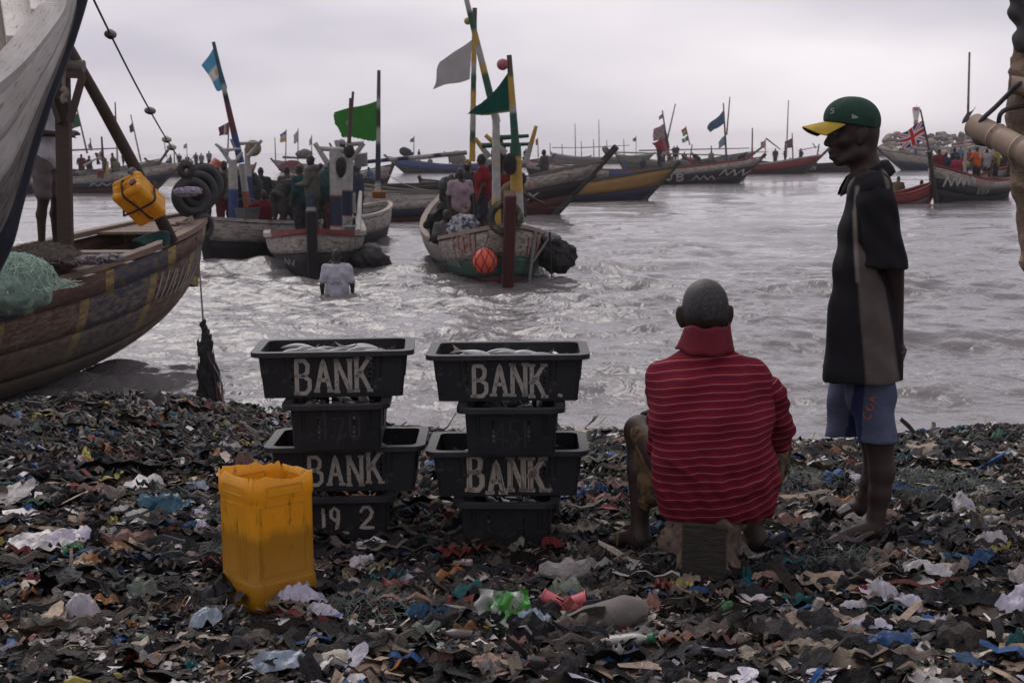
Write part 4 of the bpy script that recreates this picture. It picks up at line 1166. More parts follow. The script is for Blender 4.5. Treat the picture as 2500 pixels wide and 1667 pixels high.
B.cap(al, hl + np.array([-.01, 0, .02]), .034, .034, k=.02); foot(B, hl, tl, -1, 1.0)
hr = np.array([ar[0] + .01, ar[1] - .04, gl + .022]); tr_ = hr + np.array([.09, .2, -.004])
B.cap(ar, hr + np.array([0, .01, .02]), .034, .034, k=.02); foot(B, hr, tr_, 1, 1.0)
ell_, elr_ = sp(1618, 1120, .22), sp(1895, 1075, .20)
hl_, hr_ = kl + np.array([.07, .05, .07]), kr + np.array([-.07, .03, .07])
B.chain([sp(1645, 950, .07), ell_, hl_ - np.array([0, .02, 0])], [.044, .040, .030], k=.02).chain([sp(1852, 945, .07), elr_, hr_ - np.array([0, .02, 0])], [.044, .040, .030], k=.02)
hand(B, hl_ - np.array([0, .02, 0]), (-.2, 1, -.3), (0, -.2, -1), -1, .5); hand(B, hr_ - np.array([0, .02, 0]), (-.3, 1, -.2), (0, -.2, -1), 1, .5)
def seat_col(V):
 c = np.tile(SKIN, (len(V), 1)); hz = hc[2] - .045 + .03 * sstep(.02, .10, V[:, 1] - hc[1]) * 2
 m_ = (V[:, 2] > hz) & (np.abs(V[:, 0] - hc[0]) < .082)
 c[m_] = GREY * np.random.default_rng(1).uniform(.45, 1.5, m_.sum())[:, None]
 return c
B.build('body', skin_m, ss, 0.0076, col=seat_col)
# striped polo: the stripes follow the cloth (rest height of each point)
def stripe_mat(name, warp):
 m, n, l, b = new_mat(name)
 tcn = n.new('ShaderNodeTexCoord'); tc = tcn.outputs['Object']
 a = n.new('ShaderNodeAttribute'); a.attribute_name = 'Col'
 sx = n.new('ShaderNodeSeparateXYZ'); l.new(a.outputs['Vector'], sx.inputs[0])
 wv = _noise(n, l, tc, 7, detail=3)
 ad = n.new('ShaderNodeMath'); ad.operation = 'MULTIPLY_ADD'; ad.inputs[1].default_value = warp; l.new(wv.outputs['Fac'], ad.inputs[0]); l.new(sx.outputs[0], ad.inputs[2])
 dv = n.new('ShaderNodeMath'); dv.operation = 'MULTIPLY'; dv.inputs[1].default_value = 1 / .0305; l.new(ad.outputs[0], dv.inputs[0])
 fr = n.new('ShaderNodeMath'); fr.operation = 'FRACT'; l.new(dv.outputs[0], fr.inputs[0])
 white = _ramp(n, l, fr.outputs[0], [(0.0, G(0)), (0.015, G(1)), (0.07, G(1)), (0.09, G(0))]).outputs[0]
 band = _ramp(n, l, fr.outputs[0], [(0.45, G(0)), (0.5, G(1)), (0.78, G(1)), (0.83, G(0))]).outputs[0]
 t = _noise(n, l, tc, 11, detail=5)
 red = _ramp(n, l, t.outputs['Fac'], [(0.3, (.115, .005, .012)), (0.7, (.165, .007, .018))]).outputs[0]
 c = _mix(n, l, band, red, _mix(n, l, 1.0, red, (.62, .9, 1.3), 'MULTIPLY'))
 c = _mix(n, l, white, c, (.27, .13, .14))
 l.new(c, b.inputs['Base Color']); b.inputs['Roughness'].default_value = .92; b.inputs['Specular IOR Level'].default_value = .15
 tb = _noise(n, l, tc, 300, detail=2); _bump(n, l, b, tb.outputs['Fac'], .15, .003)
 return m
stripe_m = stripe_mat('red_striped_jersey', .016)
def rest(V):
 x = V[:, 0]; low = sstep(.80, .30, V[:, 2])
 h_ = V[:, 2] - .045 * x + .35 * x ** 2 * (1 - low) - low * (.9 * x ** 2 + .10 * V[:, 2]) - .10 * low * np.maximum(x, 0) + .5 + .05 * np.maximum(-x - .08, 0) * low * 6
 return np.stack([h_, h_ * 0, h_ * 0], 1)
B = Body(0.045)
secs = [(1726, 925, .05, .112, .074), (1730, 965, .012, .118, .092), (1736, 1040, -.025, .112, .104), (1744, 1120, -.04, .106, .108), (1748, 1185, -.03, .106, .114), (1748, 1232, -.015, .092, .108), (1748, 1290, .01, .06, .09)]
for s_ in (-1, -.4, .4, 1):
 B.chain([sp(a, b2, d) + np.array([s_ * o, .012 * s_ * s_, 0]) for a, b2, d, o, r in secs], [r for *_, r in secs])
for s_ in (-1, 1):
 B.cap(sp(1723, 880, .06) + np.array([s_ * .03, 0, 0]), sp(1728 + s_ * 118, 932, .05), .068, .060, k=.05)
B.cap(sp(1742, 1200, .1), sp(1742, 1080, .12), .15, .13)
B.cuts = [(sp(1750, 1256), (0.0, 0, -1)), (sp(1722, 846, .06), (0, .5, 1))]
def sfold(P):
 z = P[..., 2]; x = P[..., 0]
 low = sstep(.55, .36, z); mid = sstep(.95, .75, z) * sstep(.4, .55, z)
 f = .006 * low * np.sin(x * 38 + z * 30 + 1.0) * np.sin(z * 40 - np.abs(x) * 45) + .004 * low * np.sin(x * 85 + z * 30)
 f = f + .009 * mid * np.sin((x + .25 * z) * 46) * sstep(.02, .2, np.abs(x + .06)) + .006 * np.sin(x * 30 - z * 26 + 2) * mid
 d1 = np.abs((x + .10) * .55 + (z - .40) * .83); f = f - .010 * np.exp(-(d1 / .012) ** 2) * sstep(.0, -.12, x) * low
 d2 = np.abs((x - .12) * .6 - (z - .37) * .8); f = f - .009 * np.exp(-(d2 / .013) ** 2) * sstep(.0, .10, x) * low
 return f
V, Q = B.mesh(0.0074, sfold)
sshirt = Geo().add(V, Q, col=rest(V)).build('striped_polo_shirt', stripe_m, ss, local=True, smooth=True, solid=.004, col=True)
for s_, a, b2, cutd in ((-1, [sp(1656, 938, .04), sp(1622, 960, .05), sp(1617, 1090, .18), sp(1620, 1150, .235)], [.054, .062, .056, .054], None), (1, [sp(1842, 938, .04), sp(1876, 960, .05), sp(1898, 1040, .13), sp(1895, 1110, .215)], [.054, .062, .060, .058], None)):
 B = Body(.02); B.chain(a, b2); dd = a[3] - a[2]
 B.cuts = [(a[2] * .45 + a[3] * .55, dd)]
 V, Q = B.mesh(.0076, lambda P: .004 * np.sin(P[..., 2] * 60 + P[..., 0] * 40) + .003 * np.sin(P[..., 2] * 95 - P[..., 0] * 60))
 dn = dd / np.linalg.norm(dd); al_ = (V - a[0]) @ -dn
 hh = V[:, 2] * .75 + al_ * .3 + .20 * (V[:, 0] - a[1][0]) * s_ * -1 + .31
 Geo().add(V, Q, col=np.stack([hh, hh * 0, hh * 0], 1)).build('sleeve', stripe_m, sshirt, local=True, smooth=True, solid=.004, col=True)
# collar turned up
red_m = mat('red_collar_rib', (.150, .009, .020), (.105, .006, .015), scale=14, rough=.92, bump=.2, bscale=200)
A = np.linspace(R(-205), R(28), 44); nc = sp(1726, 842, .065); rows = []
for t in np.linspace(0, 1, 8):
 r = .100 - .026 * t + .010 * t * t
 flare = np.exp(-((A - R(-195)) / .45) ** 2) * (.018 * (1 - t))
 rows.append(np.stack([nc[0] + (r + flare) * np.cos(A), nc[1] + (r + flare * .5) * .98 * np.sin(A), nc[2] - .014 + .098 * t * (1 - .45 * np.exp(-((A - R(-205)) / .5) ** 2) - .3 * np.exp(-((A - R(28)) / .4) ** 2)) + .10 * np.sin(A) * .12 + .004 * np.sin(A * 6 + 3 * t)], 1))
Geo().grid(np.array(rows).transpose(1, 0, 2)).build('turned_up_collar', red_m, sshirt, local=True, smooth=True, solid=.004)
# printed shorts
short_m = mat('brown_print_cotton', (.135, .085, .035), (.085, .052, .022), scale=18, rough=.92, bump=.2, bscale=120, c3=(.020, .014, .010), thr=.53, s3=26)
B = Body(.03)
B.chain([sp(1700, 1195, .05), sp(1640, 1130, .25), kl * .86 + sp(1640, 1130, .25) * .14 + np.array([.015, -.02, -.01])], [.125, .098, .078])
B.chain([sp(1800, 1195, .05), sp(1850, 1140, .25), kr * .86 + sp(1850, 1140, .25) * .14 + np.array([-.015, -.02, -.01])], [.125, .098, .078])
B.cap(sp(1590, 1095, .30), sp(1586, 1215, .26), .062, .046).cap(sp(1600, 1080, .33), sp(1640, 1110, .25), .075, .09).cap(sp(1632, 1150, .22), sp(1622, 1215, .22), .055, .04)
B.cap(sp(1880, 1130, .28), sp(1872, 1190, .26), .062, .045)
B.build('shorts', short_m, ss, .008, warp=lambda P: .006 * np.sin(P[..., 2] * 60 + P[..., 0] * 50) * np.sin(P[..., 1] * 35) + .004 * np.sin(P[..., 0] * 90 + P[..., 1] * 30))
# sandal on the near foot
sole = mat('dark_rubber_sole', (.02, .018, .016), rough=.7)
f_ = (tl - hl); f_[2] = 0; L_ = np.linalg.norm(f_); f_ /= L_; sd_ = np.array([-f_[1], f_[0], 0])
A = np.linspace(0, 2 * math.pi, 28, endpoint=False); cen = (hl + tl) / 2
ol_ = np.array([cen + f_ * math.cos(a) * (L_ / 2 + .03) + sd_ * math.sin(a) * (.045 + .008 * math.cos(a)) for a in A]); g = Geo()
z0, z1 = gl - .012, gl + .003
g.add(np.concatenate([np.c_[ol_[:, :2], np.full(28, z0)], np.c_[ol_[:, :2], np.full(28, z1)]]), [tuple(range(27, -1, -1)), tuple(range(28, 56))] + [(i, (i + 1) % 28, 28 + (i + 1) % 28, 28 + i) for i in range(28)])
g.build('sandal_sole', sole, ss, local=True)
q = hl + f_ * L_ * .52
Geo().tube(curve_pts([q + sd_ * .05 + np.array([0, 0, -.01]), q + sd_ * .04 + np.array([0, 0, .045]), q + np.array([0, 0, .062]), q - sd_ * .04 + np.array([0, 0, .045]), q - sd_ * .05 + np.array([0, 0, -.01])], 20), .007, 8, flat=.5).build('sandal_strap', mat('ochre_strap', (.22, .15, .04), rough=.7), ss, local=True, smooth=True)
# ------------------------------------------------------------------ boats
WOODC = ((0.20, 0.135, 0.095), (0.085, 0.055, 0.04))
def wood(name, paint=None, wear=0.46, s=1.0, **k):
 return mat_wood(name, WOODC[0], WOODC[1], paint=paint, wear=wear, s=s, **k)
white_w = wood('white_boat_paint', (0.36, 0.335, 0.31), 0.50)
black_w = wood('black_boat_paint', (0.018, 0.017, 0.020), 0.36)
navy_w = wood('navy_boat_paint', (0.022, 0.028, 0.060), 0.38)
blue_w = wood('blue_boat_paint', (0.035, 0.065, 0.20), 0.38)
red_w = wood('red_boat_paint', (0.20, 0.030, 0.026), 0.42)
maroon_w = wood('maroon_boat_paint', (0.075, 0.018, 0.018), 0.38)
green_w = wood('green_boat_paint', (0.025, 0.10, 0.065), 0.44)
tan_w = wood('bare_boat_timber', None)
grey_w = mat_wood('grey_weathered_timber', (0.17, 0.15, 0.135), (0.075, 0.065, 0.06))
dark_w = mat_wood('dark_wet_timber', (0.05, 0.04, 0.035), (0.018, 0.015, 0.014))
ochre_w = wood('ochre_boat_paint', (0.30, 0.17, 0.05), 0.42)
paint_white = mat_strokes('boat_letter_white', (0.50, 0.48, 0.45), (0.03, .03, .035), 0.15)
paint_black = mat_strokes('boat_letter_black', (0.02, 0.02, 0.024), (0.4, .38, .36), 0.15)
paint_red = mat_strokes('boat_letter_red', (0.22, 0.022, 0.022), (0.30, .2, .18), 0.0)
paint_green = mat_strokes('boat_letter_green', (0.05, 0.13, 0.08), (0.4, .38, .36), 0.45)
pole_attr = mat_attr('painted_pole', rough=0.75, nscale=9, namt=0.35, bump=0.3, bscale=30)
flag_attr = mat_attr('flag_cloth', rough=0.95, nscale=5, namt=0.15, bump=0.1, bscale=40, trans=True, spec=.1)
BOATS = 'wooden fishing canoes in the water'
class Boat:
 def __init__(s, label, bow, heading, L, B, fb=.65, rb=.5, rs=.3, draft=.3, kb=.3, ks=.2, rake=.5, name='fishing_boat', p=2.4, qb=2.6, tb=1.0, z0=None, roll=0, group=BOATS, trim=0.0):
  s.L, s.B, s.fb, s.rb, s.rs, s.draft, s.kb, s.ks, s.rake, s.p, s.qb = L, B, fb, rb, rs, draft, kb, ks, rake, p, qb
  h = R(heading); s.h = h
  bow = np.array(bow, float)
  c = bow - np.array([math.cos(h), math.sin(h), 0]) * L / 2
  c[2] = WATER if z0 is None else z0
  s.root = thing(name, label, 'boat', c, 0, group, rot=(R(roll), -R(trim), h))
  s.M = ROOTM[s.root.name]
 def zg(s, t): a = np.clip(2 * t - 1, 0, 1); c = np.clip(1 - 2 * t, 0, 1); return s.fb + s.rb * a ** s.qb + s.rs * c ** 2.4
 def zk(s, t): a = np.clip(2 * t - 1, 0, 1); c = np.clip(1 - 2 * t, 0, 1); return -s.draft + s.kb * a ** 3.2 + s.ks * c ** 3.2
 def hb(s, t): return s.B / 2 * np.clip(1 - np.abs(2 * t - 1) ** s.p, 0, 1) ** .8 + .045
 def surf(s, t, u, side, off=0.0):
  t = np.asarray(t, float); u = np.asarray(u, float)
  y = s.hb(t) * np.sin(np.clip(u, 0, 1) ** .85 * math.pi / 2) ** .9
  zg, zk = s.zg(t), s.zk(t)
  z = zk + (zg - zk) * u ** 1.25
  a = np.clip(2 * t - 1, 0, 1); c = np.clip(1 - 2 * t, 0, 1)
  x = (t - .5) * s.L + s.rake * a ** 4 * (z - zk) / (s.fb + .3) - .4 * s.rake * c ** 4 * (z - zk) / (s.fb + .3)
  return np.stack([x, side * (y + off), z], -1)
 def W(s, P): P = np.asarray(P, float); return P @ s.M[:3, :3].T + s.M[:3, 3]
 def band(s, name, u0, u1, m, t0=0.0, t1=1.0, off=0.0, nt=30, nu=4, th=.03, label=None):
  for side in (-1, 1):
   T, U = np.meshgrid(np.linspace(t0, t1, nt), np.linspace(u0, u1, nu), indexing='ij')
   P = s.surf(T, U, side, off)
   uv = np.stack([(T - .5) * s.L, U * (s.fb + s.draft) * 1.2 + (3 if side > 0 else 0)], -1)
   if side > 0: P, uv = P[::-1], uv[::-1]
   Geo().grid(P, uv).build(name, m, s.root, local=True, smooth=True, solid=th, label=label)
  return s
 def rail(s, m, w=.075, h=.055, t0=0.0, t1=1.0, dz=.02, sides=(-1, 1), nt=40, name='gunwale'):
  for side in sides:
   T = np.linspace(t0, t1, nt); P = s.surf(T, np.ones_like(T), side, -.01)
   P[:, 2] += dz
   rows = []
   for dy, dzz in ((-w / 2, -h / 2), (w / 2, -h / 2), (w / 2, h / 2), (-w / 2, h / 2)): rows.append(P + np.array([0, side * dy, dzz]))
   G_ = np.array(rows); uv = np.stack([np.repeat(((T - .5) * s.L)[None], 4, 0), np.array([0, w, w + h, 2 * w + h])[:, None] * np.ones(nt)], -1)
   if side < 0: G_, uv = G_[::-1], uv[::-1]
   g = Geo().grid(G_, uv, closed_u=True)
   g.build(name, m, s.root, local=True)
  return s
 def thwarts(s, ts, m, w=.22, h=.05, dz=-.10):
  for t in ts:
   z = float(s.zg(t)) + dz; zk = float(s.zk(t)); u = ((z - zk) / (float(s.zg(t)) - zk)) ** .8
   y = abs(float(s.surf(t, u, 1)[1])) - .02
   x = float(s.surf(t, u, 1)[0])
   Geo().plank((x, -y, z), (x, y, z), w, h).build('thwart', m, s.root, local=True, bevel=.006)
  return s
 def floor(s, m, z=.08):
  T = np.linspace(.06, .94, 20); rows = []
  for t in T:
   zk, zg = float(s.zk(t)), float(s.zg(t)); zz = max(z, zk + .08); u = ((zz - zk) / (zg - zk)) ** .8
   q = s.surf(t, u, 1); rows.append([(q[0], -q[1] + .02, zz), (q[0], q[1] - .02, zz)])
  Geo().grid(np.array(rows)).build('floor_boards', m, s.root, local=True)
  return s
 def stem(s, m, top=.35, w=.13, d=.20, t=1.0, name='stem_post'):
  U = np.linspace(0, 1, 8); P = s.surf(np.full(8, t), U, 1); P[:, 1] = 0
  dirv = P[-1] - P[-2]; dirv /= np.linalg.norm(dirv)
  P = np.concatenate([P, [P[-1] + dirv * top]])
  sg = 1 if t > .5 else -1
  T_ = np.gradient(P, axis=0); T_ /= np.linalg.norm(T_, axis=1)[:, None]
  Nn = np.stack([T_[:, 2], 0 * T_[:, 0], -T_[:, 0]], 1) * sg
  rows = [P + Nn * a + np.array([0, b2, 0]) for a, b2 in ((-d * .6, -w / 2), (d * .4, -w / 2), (d * .4, w / 2), (-d * .6, w / 2))]
  sl = np.concatenate([[0], np.cumsum(np.linalg.norm(np.diff(P, axis=0), axis=1))])
  uv = np.stack([np.repeat(sl[None], 4, 0), np.array([0, d, d + w, 2 * d + w])[:, None] * np.ones(len(P))], -1)
  g = Geo().grid(np.array(rows), uv, closed_u=True); n_ = len(P)
  g.F.append(np.array([[n_ - 1, 2 * n_ - 1, 3 * n_ - 1, 4 * n_ - 1]]))
  g.build(name, m, s.root, local=True, bevel=min(w, d) * .2)
  return s
 def fn(s, side):
  def f(x, z):
   x = x if side < 0 else -x
   t = np.clip(x / s.L + .5, 0, 1); zg, zk = s.zg(t), s.zk(t); u = np.clip((z - zk) / (zg - zk), 0, 1) ** .8
   P = s.surf(t, u, side); e = 1e-3
   a = s.surf(np.clip(t + e, 0, 1), u, side) - s.surf(np.clip(t - e, 0, 1), u, side); b2 = s.surf(t, np.clip(u + e, 0, 1), side) - s.surf(t, np.clip(u - e, 0, 1), side)
   N = np.cross(a, b2); N /= np.linalg.norm(N, axis=1)[:, None] + 1e-9
   N *= np.sign(N[:, 1] * side + 1e-9)[:, None]
   return P, N
  return f
 def paint(s, side, sts, w, m, name='painted_lettering', off=.04, step=.06):
  if not sts: return s
  g = Geo(); strokes(g, s.fn(side), sts, w, off, step); g.build(name, m, s.root, local=True)
  return s
 def word(s, side, txt, x0, z0, h, wd, gap, w, m, jit=.04, name='painted_lettering'):
  return s.paint(side, text_strokes(txt, x0, z0, h, wd, gap, jit, len(txt)), w, m, name)
 def zig(s, side, x0, x1, z, amp, n, w, m):
  return s.paint(side, [[(x0 + (x1 - x0) * k / n, z + (amp if k % 2 else 0)) for k in range(n + 1)]], w, m, 'painted_zigzag')
 # things standing on the boat, given by where they end in space
 def pole(s, a, b2, r, bands, name='pole', r1=None, n=8, rings=28, bend=0.0):
  a = np.array(a, float); b2 = np.array(b2, float)
  t = np.linspace(0, 1, rings); P = a[None] * (1 - t[:, None]) + b2[None] * t[:, None]
  P[:, 0] += bend * np.sin(t * math.pi)
  rad = r + ((r1 if r1 is not None else r * .6) - r) * t
  rad = rad * (1 + (.05 if r < .07 else .012) * np.sin(t * 60))
  if isinstance(bands, tuple): cols = np.tile(bands, (rings, 1))
  else: cols = np.array([next((c for e, c in bands if tt <= e), bands[-1][1]) for tt in t])
  g = Geo().tube(P, rad, n); g.col = [np.repeat(cols, n, 0)]
  return g.build(name, pole_attr, s.root, smooth=True, sharp=50, col=True)
 def ppole(s, pa, pb, Y, r, bands, Y2=None, **k):
  return s.pole(at_y(pa[0], pa[1], Y), at_y(pb[0], pb[1], Y2 or Y), r, bands, **k)
def flag(parent, cs, Y, cf, amp=.06, nu=22, nv=14, label=None, jag=0.0, name='flag', seed=1):
 """cs: hoist top, fly top, fly bottom, hoist bottom as seen; cf(u, v) -> colours"""
 a, b2, c, d = [at_y(p[0], p[1], Y) for p in cs]
 u, v = np.meshgrid(np.linspace(0, 1, nu), np.linspace(0, 1, nv), indexing='ij')
 U, V = u[..., None], v[..., None]
 P = (a * (1 - U) + b2 * U) * (1 - V) + (d * (1 - U) + c * U) * V
 L = np.linalg.norm(b2 - a); amp = amp * 1.9
 ph = seed * 1.7
 P[..., 1] += amp * L * np.sin(u * 7.5 + v * 2.2 + ph) * (.25 + u)
 P[..., 0] += .25 * amp * L * np.sin(v * 6 + ph) * u
 P[..., 2] += .35 * amp * L * np.sin(u * 6.5 + 1 + ph) * u - .10 * L * u * (1 - u) * 1.2
 if jag:
  rr = np.random.default_rng(seed)
  P[-1] += (rr.normal(size=(nv, 3)) * jag * L) * np.array([1, .3, .6]); P[:, -1, 2] += rr.normal(size=nu) * jag * L * .6
 col_ = cf(u, v)
 return Geo().grid(P, col=col_).build(name, flag_attr, parent, smooth=True, col=True, label=label)
def solid_c(c):
 return lambda u, v: np.tile(np.array(c, float), u.shape + (1,))
def hstripe(cols):
 cols = np.array(cols, float)
 return lambda u, v: cols[np.clip((v * len(cols)).astype(int), 0, len(cols) - 1)]
def vstripe(cols):
 cols = np.array(cols, float)
 return lambda u, v: cols[np.clip((u * len(cols)).astype(int), 0, len(cols) - 1)]
def union(u, v):
 x, y = u * 2 - 1, v * 2 - 1
 blue, wh, rd = np.array([.020, .035, .16]), np.array([.50, .48, .48]), np.array([.36, .022, .035])
 c = np.tile(blue, u.shape + (1,))
 d = np.minimum(np.abs(x - y), np.abs(x + y)); c[d < .26] = wh; c[d < .09] = rd
 k = np.minimum(np.abs(x) * 1.5, np.abs(y)); c[k < .34] = wh; c[k < .20] = rd
 return c
def arg(u, v):
 c = np.tile(np.array([.08, .26, .40]), u.shape + (1,)); c[(v > .34) & (v < .67)] = (.50, .48, .46)
 c[((u - .42) ** 2 * 2 + (v - .5) ** 2) < .012] = (.40, .30, .12)
 return c
W_, N_, B_, R_, Y_, GR_, K_ = (.35, .335, .32), (.018, .024, .055), (.03, .055, .17), (.17, .025, .022), (.42, .27, .06), (.02, .09, .055), (.02, .018, .018)
BRN = (.10, .07, .055); GRY = (.20, .18, .17)
# ---- beached canoe with worn blue, yellow and maroon panels, bow to the sea
nav, yel, mar = (.036, .042, .070), (.29, .21, .05), (.085, .038, .032)
stopsB = (-6.0, 6.0, [(-6.0, nav), (-4.9, yel), (-4.75, mar), (-3.7, yel), (-3.55, nav), (-2.45, yel), (-2.3, mar), (-1.15, yel), (-1.0, nav), (0.0, yel), (.14, mar), (1.25, yel), (1.4, nav), (2.5, yel), (2.66, mar), (3.55, yel), (3.7, (.06, .065, .09)), (4.7, yel), (4.85, mar)])
MUD = (.105, .088, .064)
hullB = mat_wood('panelled_hull_paint', (.22, .165, .115), (.085, .065, .05), wear=.54, s=1.3, stops=stopsB, mud=MUD, mudh=(.45, 1.05), bump=.7)
stopsR = (-6.0, 6.0, [(p + .35, c) for p, c in stopsB[2]])
railB_low = mat_wood('panelled_rail_paint', (.15, .10, .07), (.07, .05, .04), wear=.52, s=1.2, stops=stopsR, bump=.6)
bare = mat_wood('worn_rail_timber', (.235, .165, .125), (.105, .072, .055), bump=.8)
bareb = mat_wood('worn_bench_timber', (.215, .155, .12), (.10, .07, .055), bump=.8, s=1.4)
bB = Boat('beached wooden canoe with worn blue, yellow and maroon panels and hanging tyres', (-3.896, 17.25, 0), 70.04, 9.136, 1.77, fb=1.181, rb=.379, rs=.3, draft=0.0, kb=.718, ks=.3, rake=.455, name='beached_canoe', z0=-.90, group=None, p=3.83, qb=1.4, roll=-1.0, trim=1.6)
for k, (u0, u1) in enumerate(((0, .34), (.335, .60), (.595, .84))):
 bB.band('hull_plank', u0, u1, hullB, off=.010 * k, nt=44, nu=5)
bB.band('sheer_plank', .835, .97, railB_low, off=.045, nt=44, nu=3)
bB.rail(bare, w=.14, h=.06, dz=.015, nt=60)
bB.floor(dark_w, z=.12)
bB.thwarts([.30, .42, .53, .615, .69, .765, .83], bareb, w=.26, h=.05, dz=-.13)
bB.stem(hullB, top=.02, w=.16, d=.2)
Geo().plank(bB.W(bB.surf(1, 1, 1) * np.array([1, 0, 1]) + np.array([.0, 0, -.08])), bB.W(bB.surf(1, 1, 1) * np.array([1, 0, 1]) + np.array([.12, 0, .40])), .30, .14, up=(1, 0, 0)).build('prow_head', bare, bB.root, bevel=.015)
bB.band('foredeck_side', .98, 1.0, bare, t0=.9, t1=1.0)
# foredeck boards
T = np.linspace(.885, .985, 7)
for a, b2 in zip(T[:-1], T[1:]):
 qa, qb_ = bB.surf(a, 1.0, 1), bB.surf(b2 - .002, 1.0, 1)
 V = [(qa[0], -qa[1], qa[2] - .02), (qa[0], qa[1], qa[2] - .02), (qb_[0], qb_[1], qb_[2] - .02), (qb_[0], -qb_[1], qb_[2] - .02)]
 Geo().add(V, np.array([[0, 1, 2, 3]]), [(0, 0), (0, 1), (1, 1), (1, 0)]).build('foredeck_board', bare, bB.root, local=True, solid=.03)
# faded letters towards the bow
bB.paint(-1, [[(2.7 + .13 * k, .82), (2.75 + .13 * k + .04 * (k % 3), 1.08)] for k in range(9)], .035, mat_strokes('faded_letters', (.30, .29, .27), (.05, .05, .06), .7), off=.028)
# mast post, forked brackets and the leaning pole
postc = (.050, .034, .026)
pY = 14.2
def pt(px, py, Y=pY): return at_y(px, py, Y)
post_m = mat_wood('dark_mast_timber', (.085, .058, .045), (.035, .025, .021), along='Object', s=2)
mast = thing('mast_frame', 'dark square timber mast with forked braces standing in the beached canoe', 'mast', pt(158, 652))
Geo().plank(pt(162, 655), pt(152, 175), .135, .12, up=(0, 1, 0)).build('post', post_m, mast, bevel=.012)
Geo().tube([pt(140, 158), pt(205, 165)], [.075, .07], 12).build('cross_log', grey_w, mast, smooth=True, sharp=50)
Geo().plank(pt(158, 182, pY - .1), pt(205, 184, pY - .1), .06, .07).build('cross_bar', post_m, mast)
Geo().plank(pt(146, 300, pY - .09), pt(118, 215, pY - .1), .05, .06, up=(0, 1, 0)).build('fork_brace', post_m, mast)
Geo().plank(pt(170, 298, pY - .09), pt(202, 185, pY - .1), .06, .07, up=(0, 1, 0)).build('fork_brace', post_m, mast)
Geo().tube(curve_pts([pt(157, 130, pY - .12), pt(156, 200, pY - .13), pt(158, 240, pY - .13)], 8), [.02] * 9, 7).build('lashing', mat('pale_rope', (.26, .22, .19), (.15, .125, .11), scale=60, rough=.95, bump=.6), mast, smooth=True)
Geo().tube(curve_pts([pt(152, 215, pY - .14), pt(162, 228, pY - .14), pt(155, 240, pY - .14), pt(160, 252, pY - .14)], 9), .035, 8).build('lashing_knot', MATS['pale_rope'], mast, smooth=True)
lean = thing('leaning_pole', 'dark pole leaning from the mast down to the canoe bow', 'pole', pt(420, 588, 15.2))
Geo().tube(np.array([pt(420, 590, 15.4), pt(330, 410, 15.0), pt(250, 262, 14.6), pt(166, 112, 14.1)]), [.07, .062, .06, .05], 12).build('pole_shaft', post_m, lean, smooth=True)
# ---- the white beached prow at the upper left
wA = mat_wood('white_prow_paint', (.30, .26, .23), (.17, .14, .125), paint=(.66, .62, .585), wear=.44, bump=.8, s=1.5)
wA2 = mat_wood('grey_prow_paint', (.15, .135, .125), (.06, .055, .05), paint=(.26, .245, .235), wear=.54, bump=.8, s=1.5)
navA = mat_wood('navy_stem_paint', (.10, .09, .085), (.05, .045, .045), paint=(.022, .026, .042), wear=.36, bump=.5, s=1.5)
tA = thing('beached_canoe', 'white painted prow of a beached canoe with navy stem, towering at the picture edge', 'boat', at_y(-300, 830, 8.9))
def crv(pts, n=40): return curve_pts([at_y(a, b2, y) for a, b2, y in pts], n)
KA = crv([(200, -60, 9.32), (189, 0, 9.25), (148, 130, 9.2), (110, 230, 9.1), (66, 370, 9.05), (32, 500, 9.0), (0, 610, 8.95), (-80, 730, 8.9), (-250, 860, 8.9), (-520, 930, 8.9)])
NA = crv([(172, -60, 9.2), (152, 0, 9.1), (132, 38, 9.0), (90, 95, 8.8), (42, 150, 8.6), (0, 190, 8.5), (-60, 235, 8.35), (-150, 290, 8.2), (-320, 350, 8.1), (-520, 390, 8.1)])
FA = crv([(205, -75, 9.4), (170, -110, 9.7), (110, -120, 10.0), (50, -118, 10.25), (0, -110, 10.4), (-70, -95, 10.55), (-150, -75, 10.65), (-260, -45, 10.7), (-380, -15, 10.8), (-520, 10, 10.8)])
nA = min(len(KA), len(NA), len(FA)); KA, NA, FA = KA[:nA], NA[:nA], FA[:nA]
def loftA(E, v, bulge, sg):
 """between rail E (v = 0) and keel (v = 1)"""
 t = np.linspace(0, 1, nA)[:, None]
 d = KA - E; nr = np.cross(d, np.gradient(KA, axis=0)); nr /= np.linalg.norm(nr, axis=1)[:, None] + 1e-9
 nr *= np.sign(nr[:, 1] * sg + 1e-9)[:, None]
 return E + d * v + nr * bulge * np.sin(math.pi * v ** .8) * np.minimum(1, t * 3)
sA = np.concatenate([[0], np.cumsum(np.linalg.norm(np.diff(NA, axis=0), axis=1))])
def plankA(E, v0, v1, m_, bulge, sg, off, name, flip):
 vv = np.linspace(v0, v1, 5)
 P = np.array([loftA(E, v, bulge + off, sg) for v in vv]).transpose(1, 0, 2)
 uv = np.stack([np.repeat(sA[:, None], 5, 1), np.repeat(vv[None] * 1.1, nA, 0)], -1)
 if flip: P, uv = P[::-1], uv[::-1]
 return Geo().grid(P, uv).build(name, m_, tA, smooth=True, solid=.03)
for k, (v0, v1, m_) in enumerate(((.05, .29, wA), (.286, .52, wA), (.516, .74, wA2), (.736, .845, wA2))):
 plankA(NA, v0, v1, m_, .06, -1, -.006 * k, 'hull_plank', True)
plankA(NA, .84, 1.0, navA, .06, -1, -.012, 'stem_band', True)
for v0, v1 in ((.0, .35), (.346, .7), (.696, 1.0)): plankA(FA, v0, v1, dark_w, .10, 1, 0, 'far_plank', False)
sd_ = np.cross(np.gradient(NA, axis=0), KA - NA); sd_ /= np.linalg.norm(sd_, axis=1)[:, None]; sd_ *= -np.sign(sd_[:, 1:2])
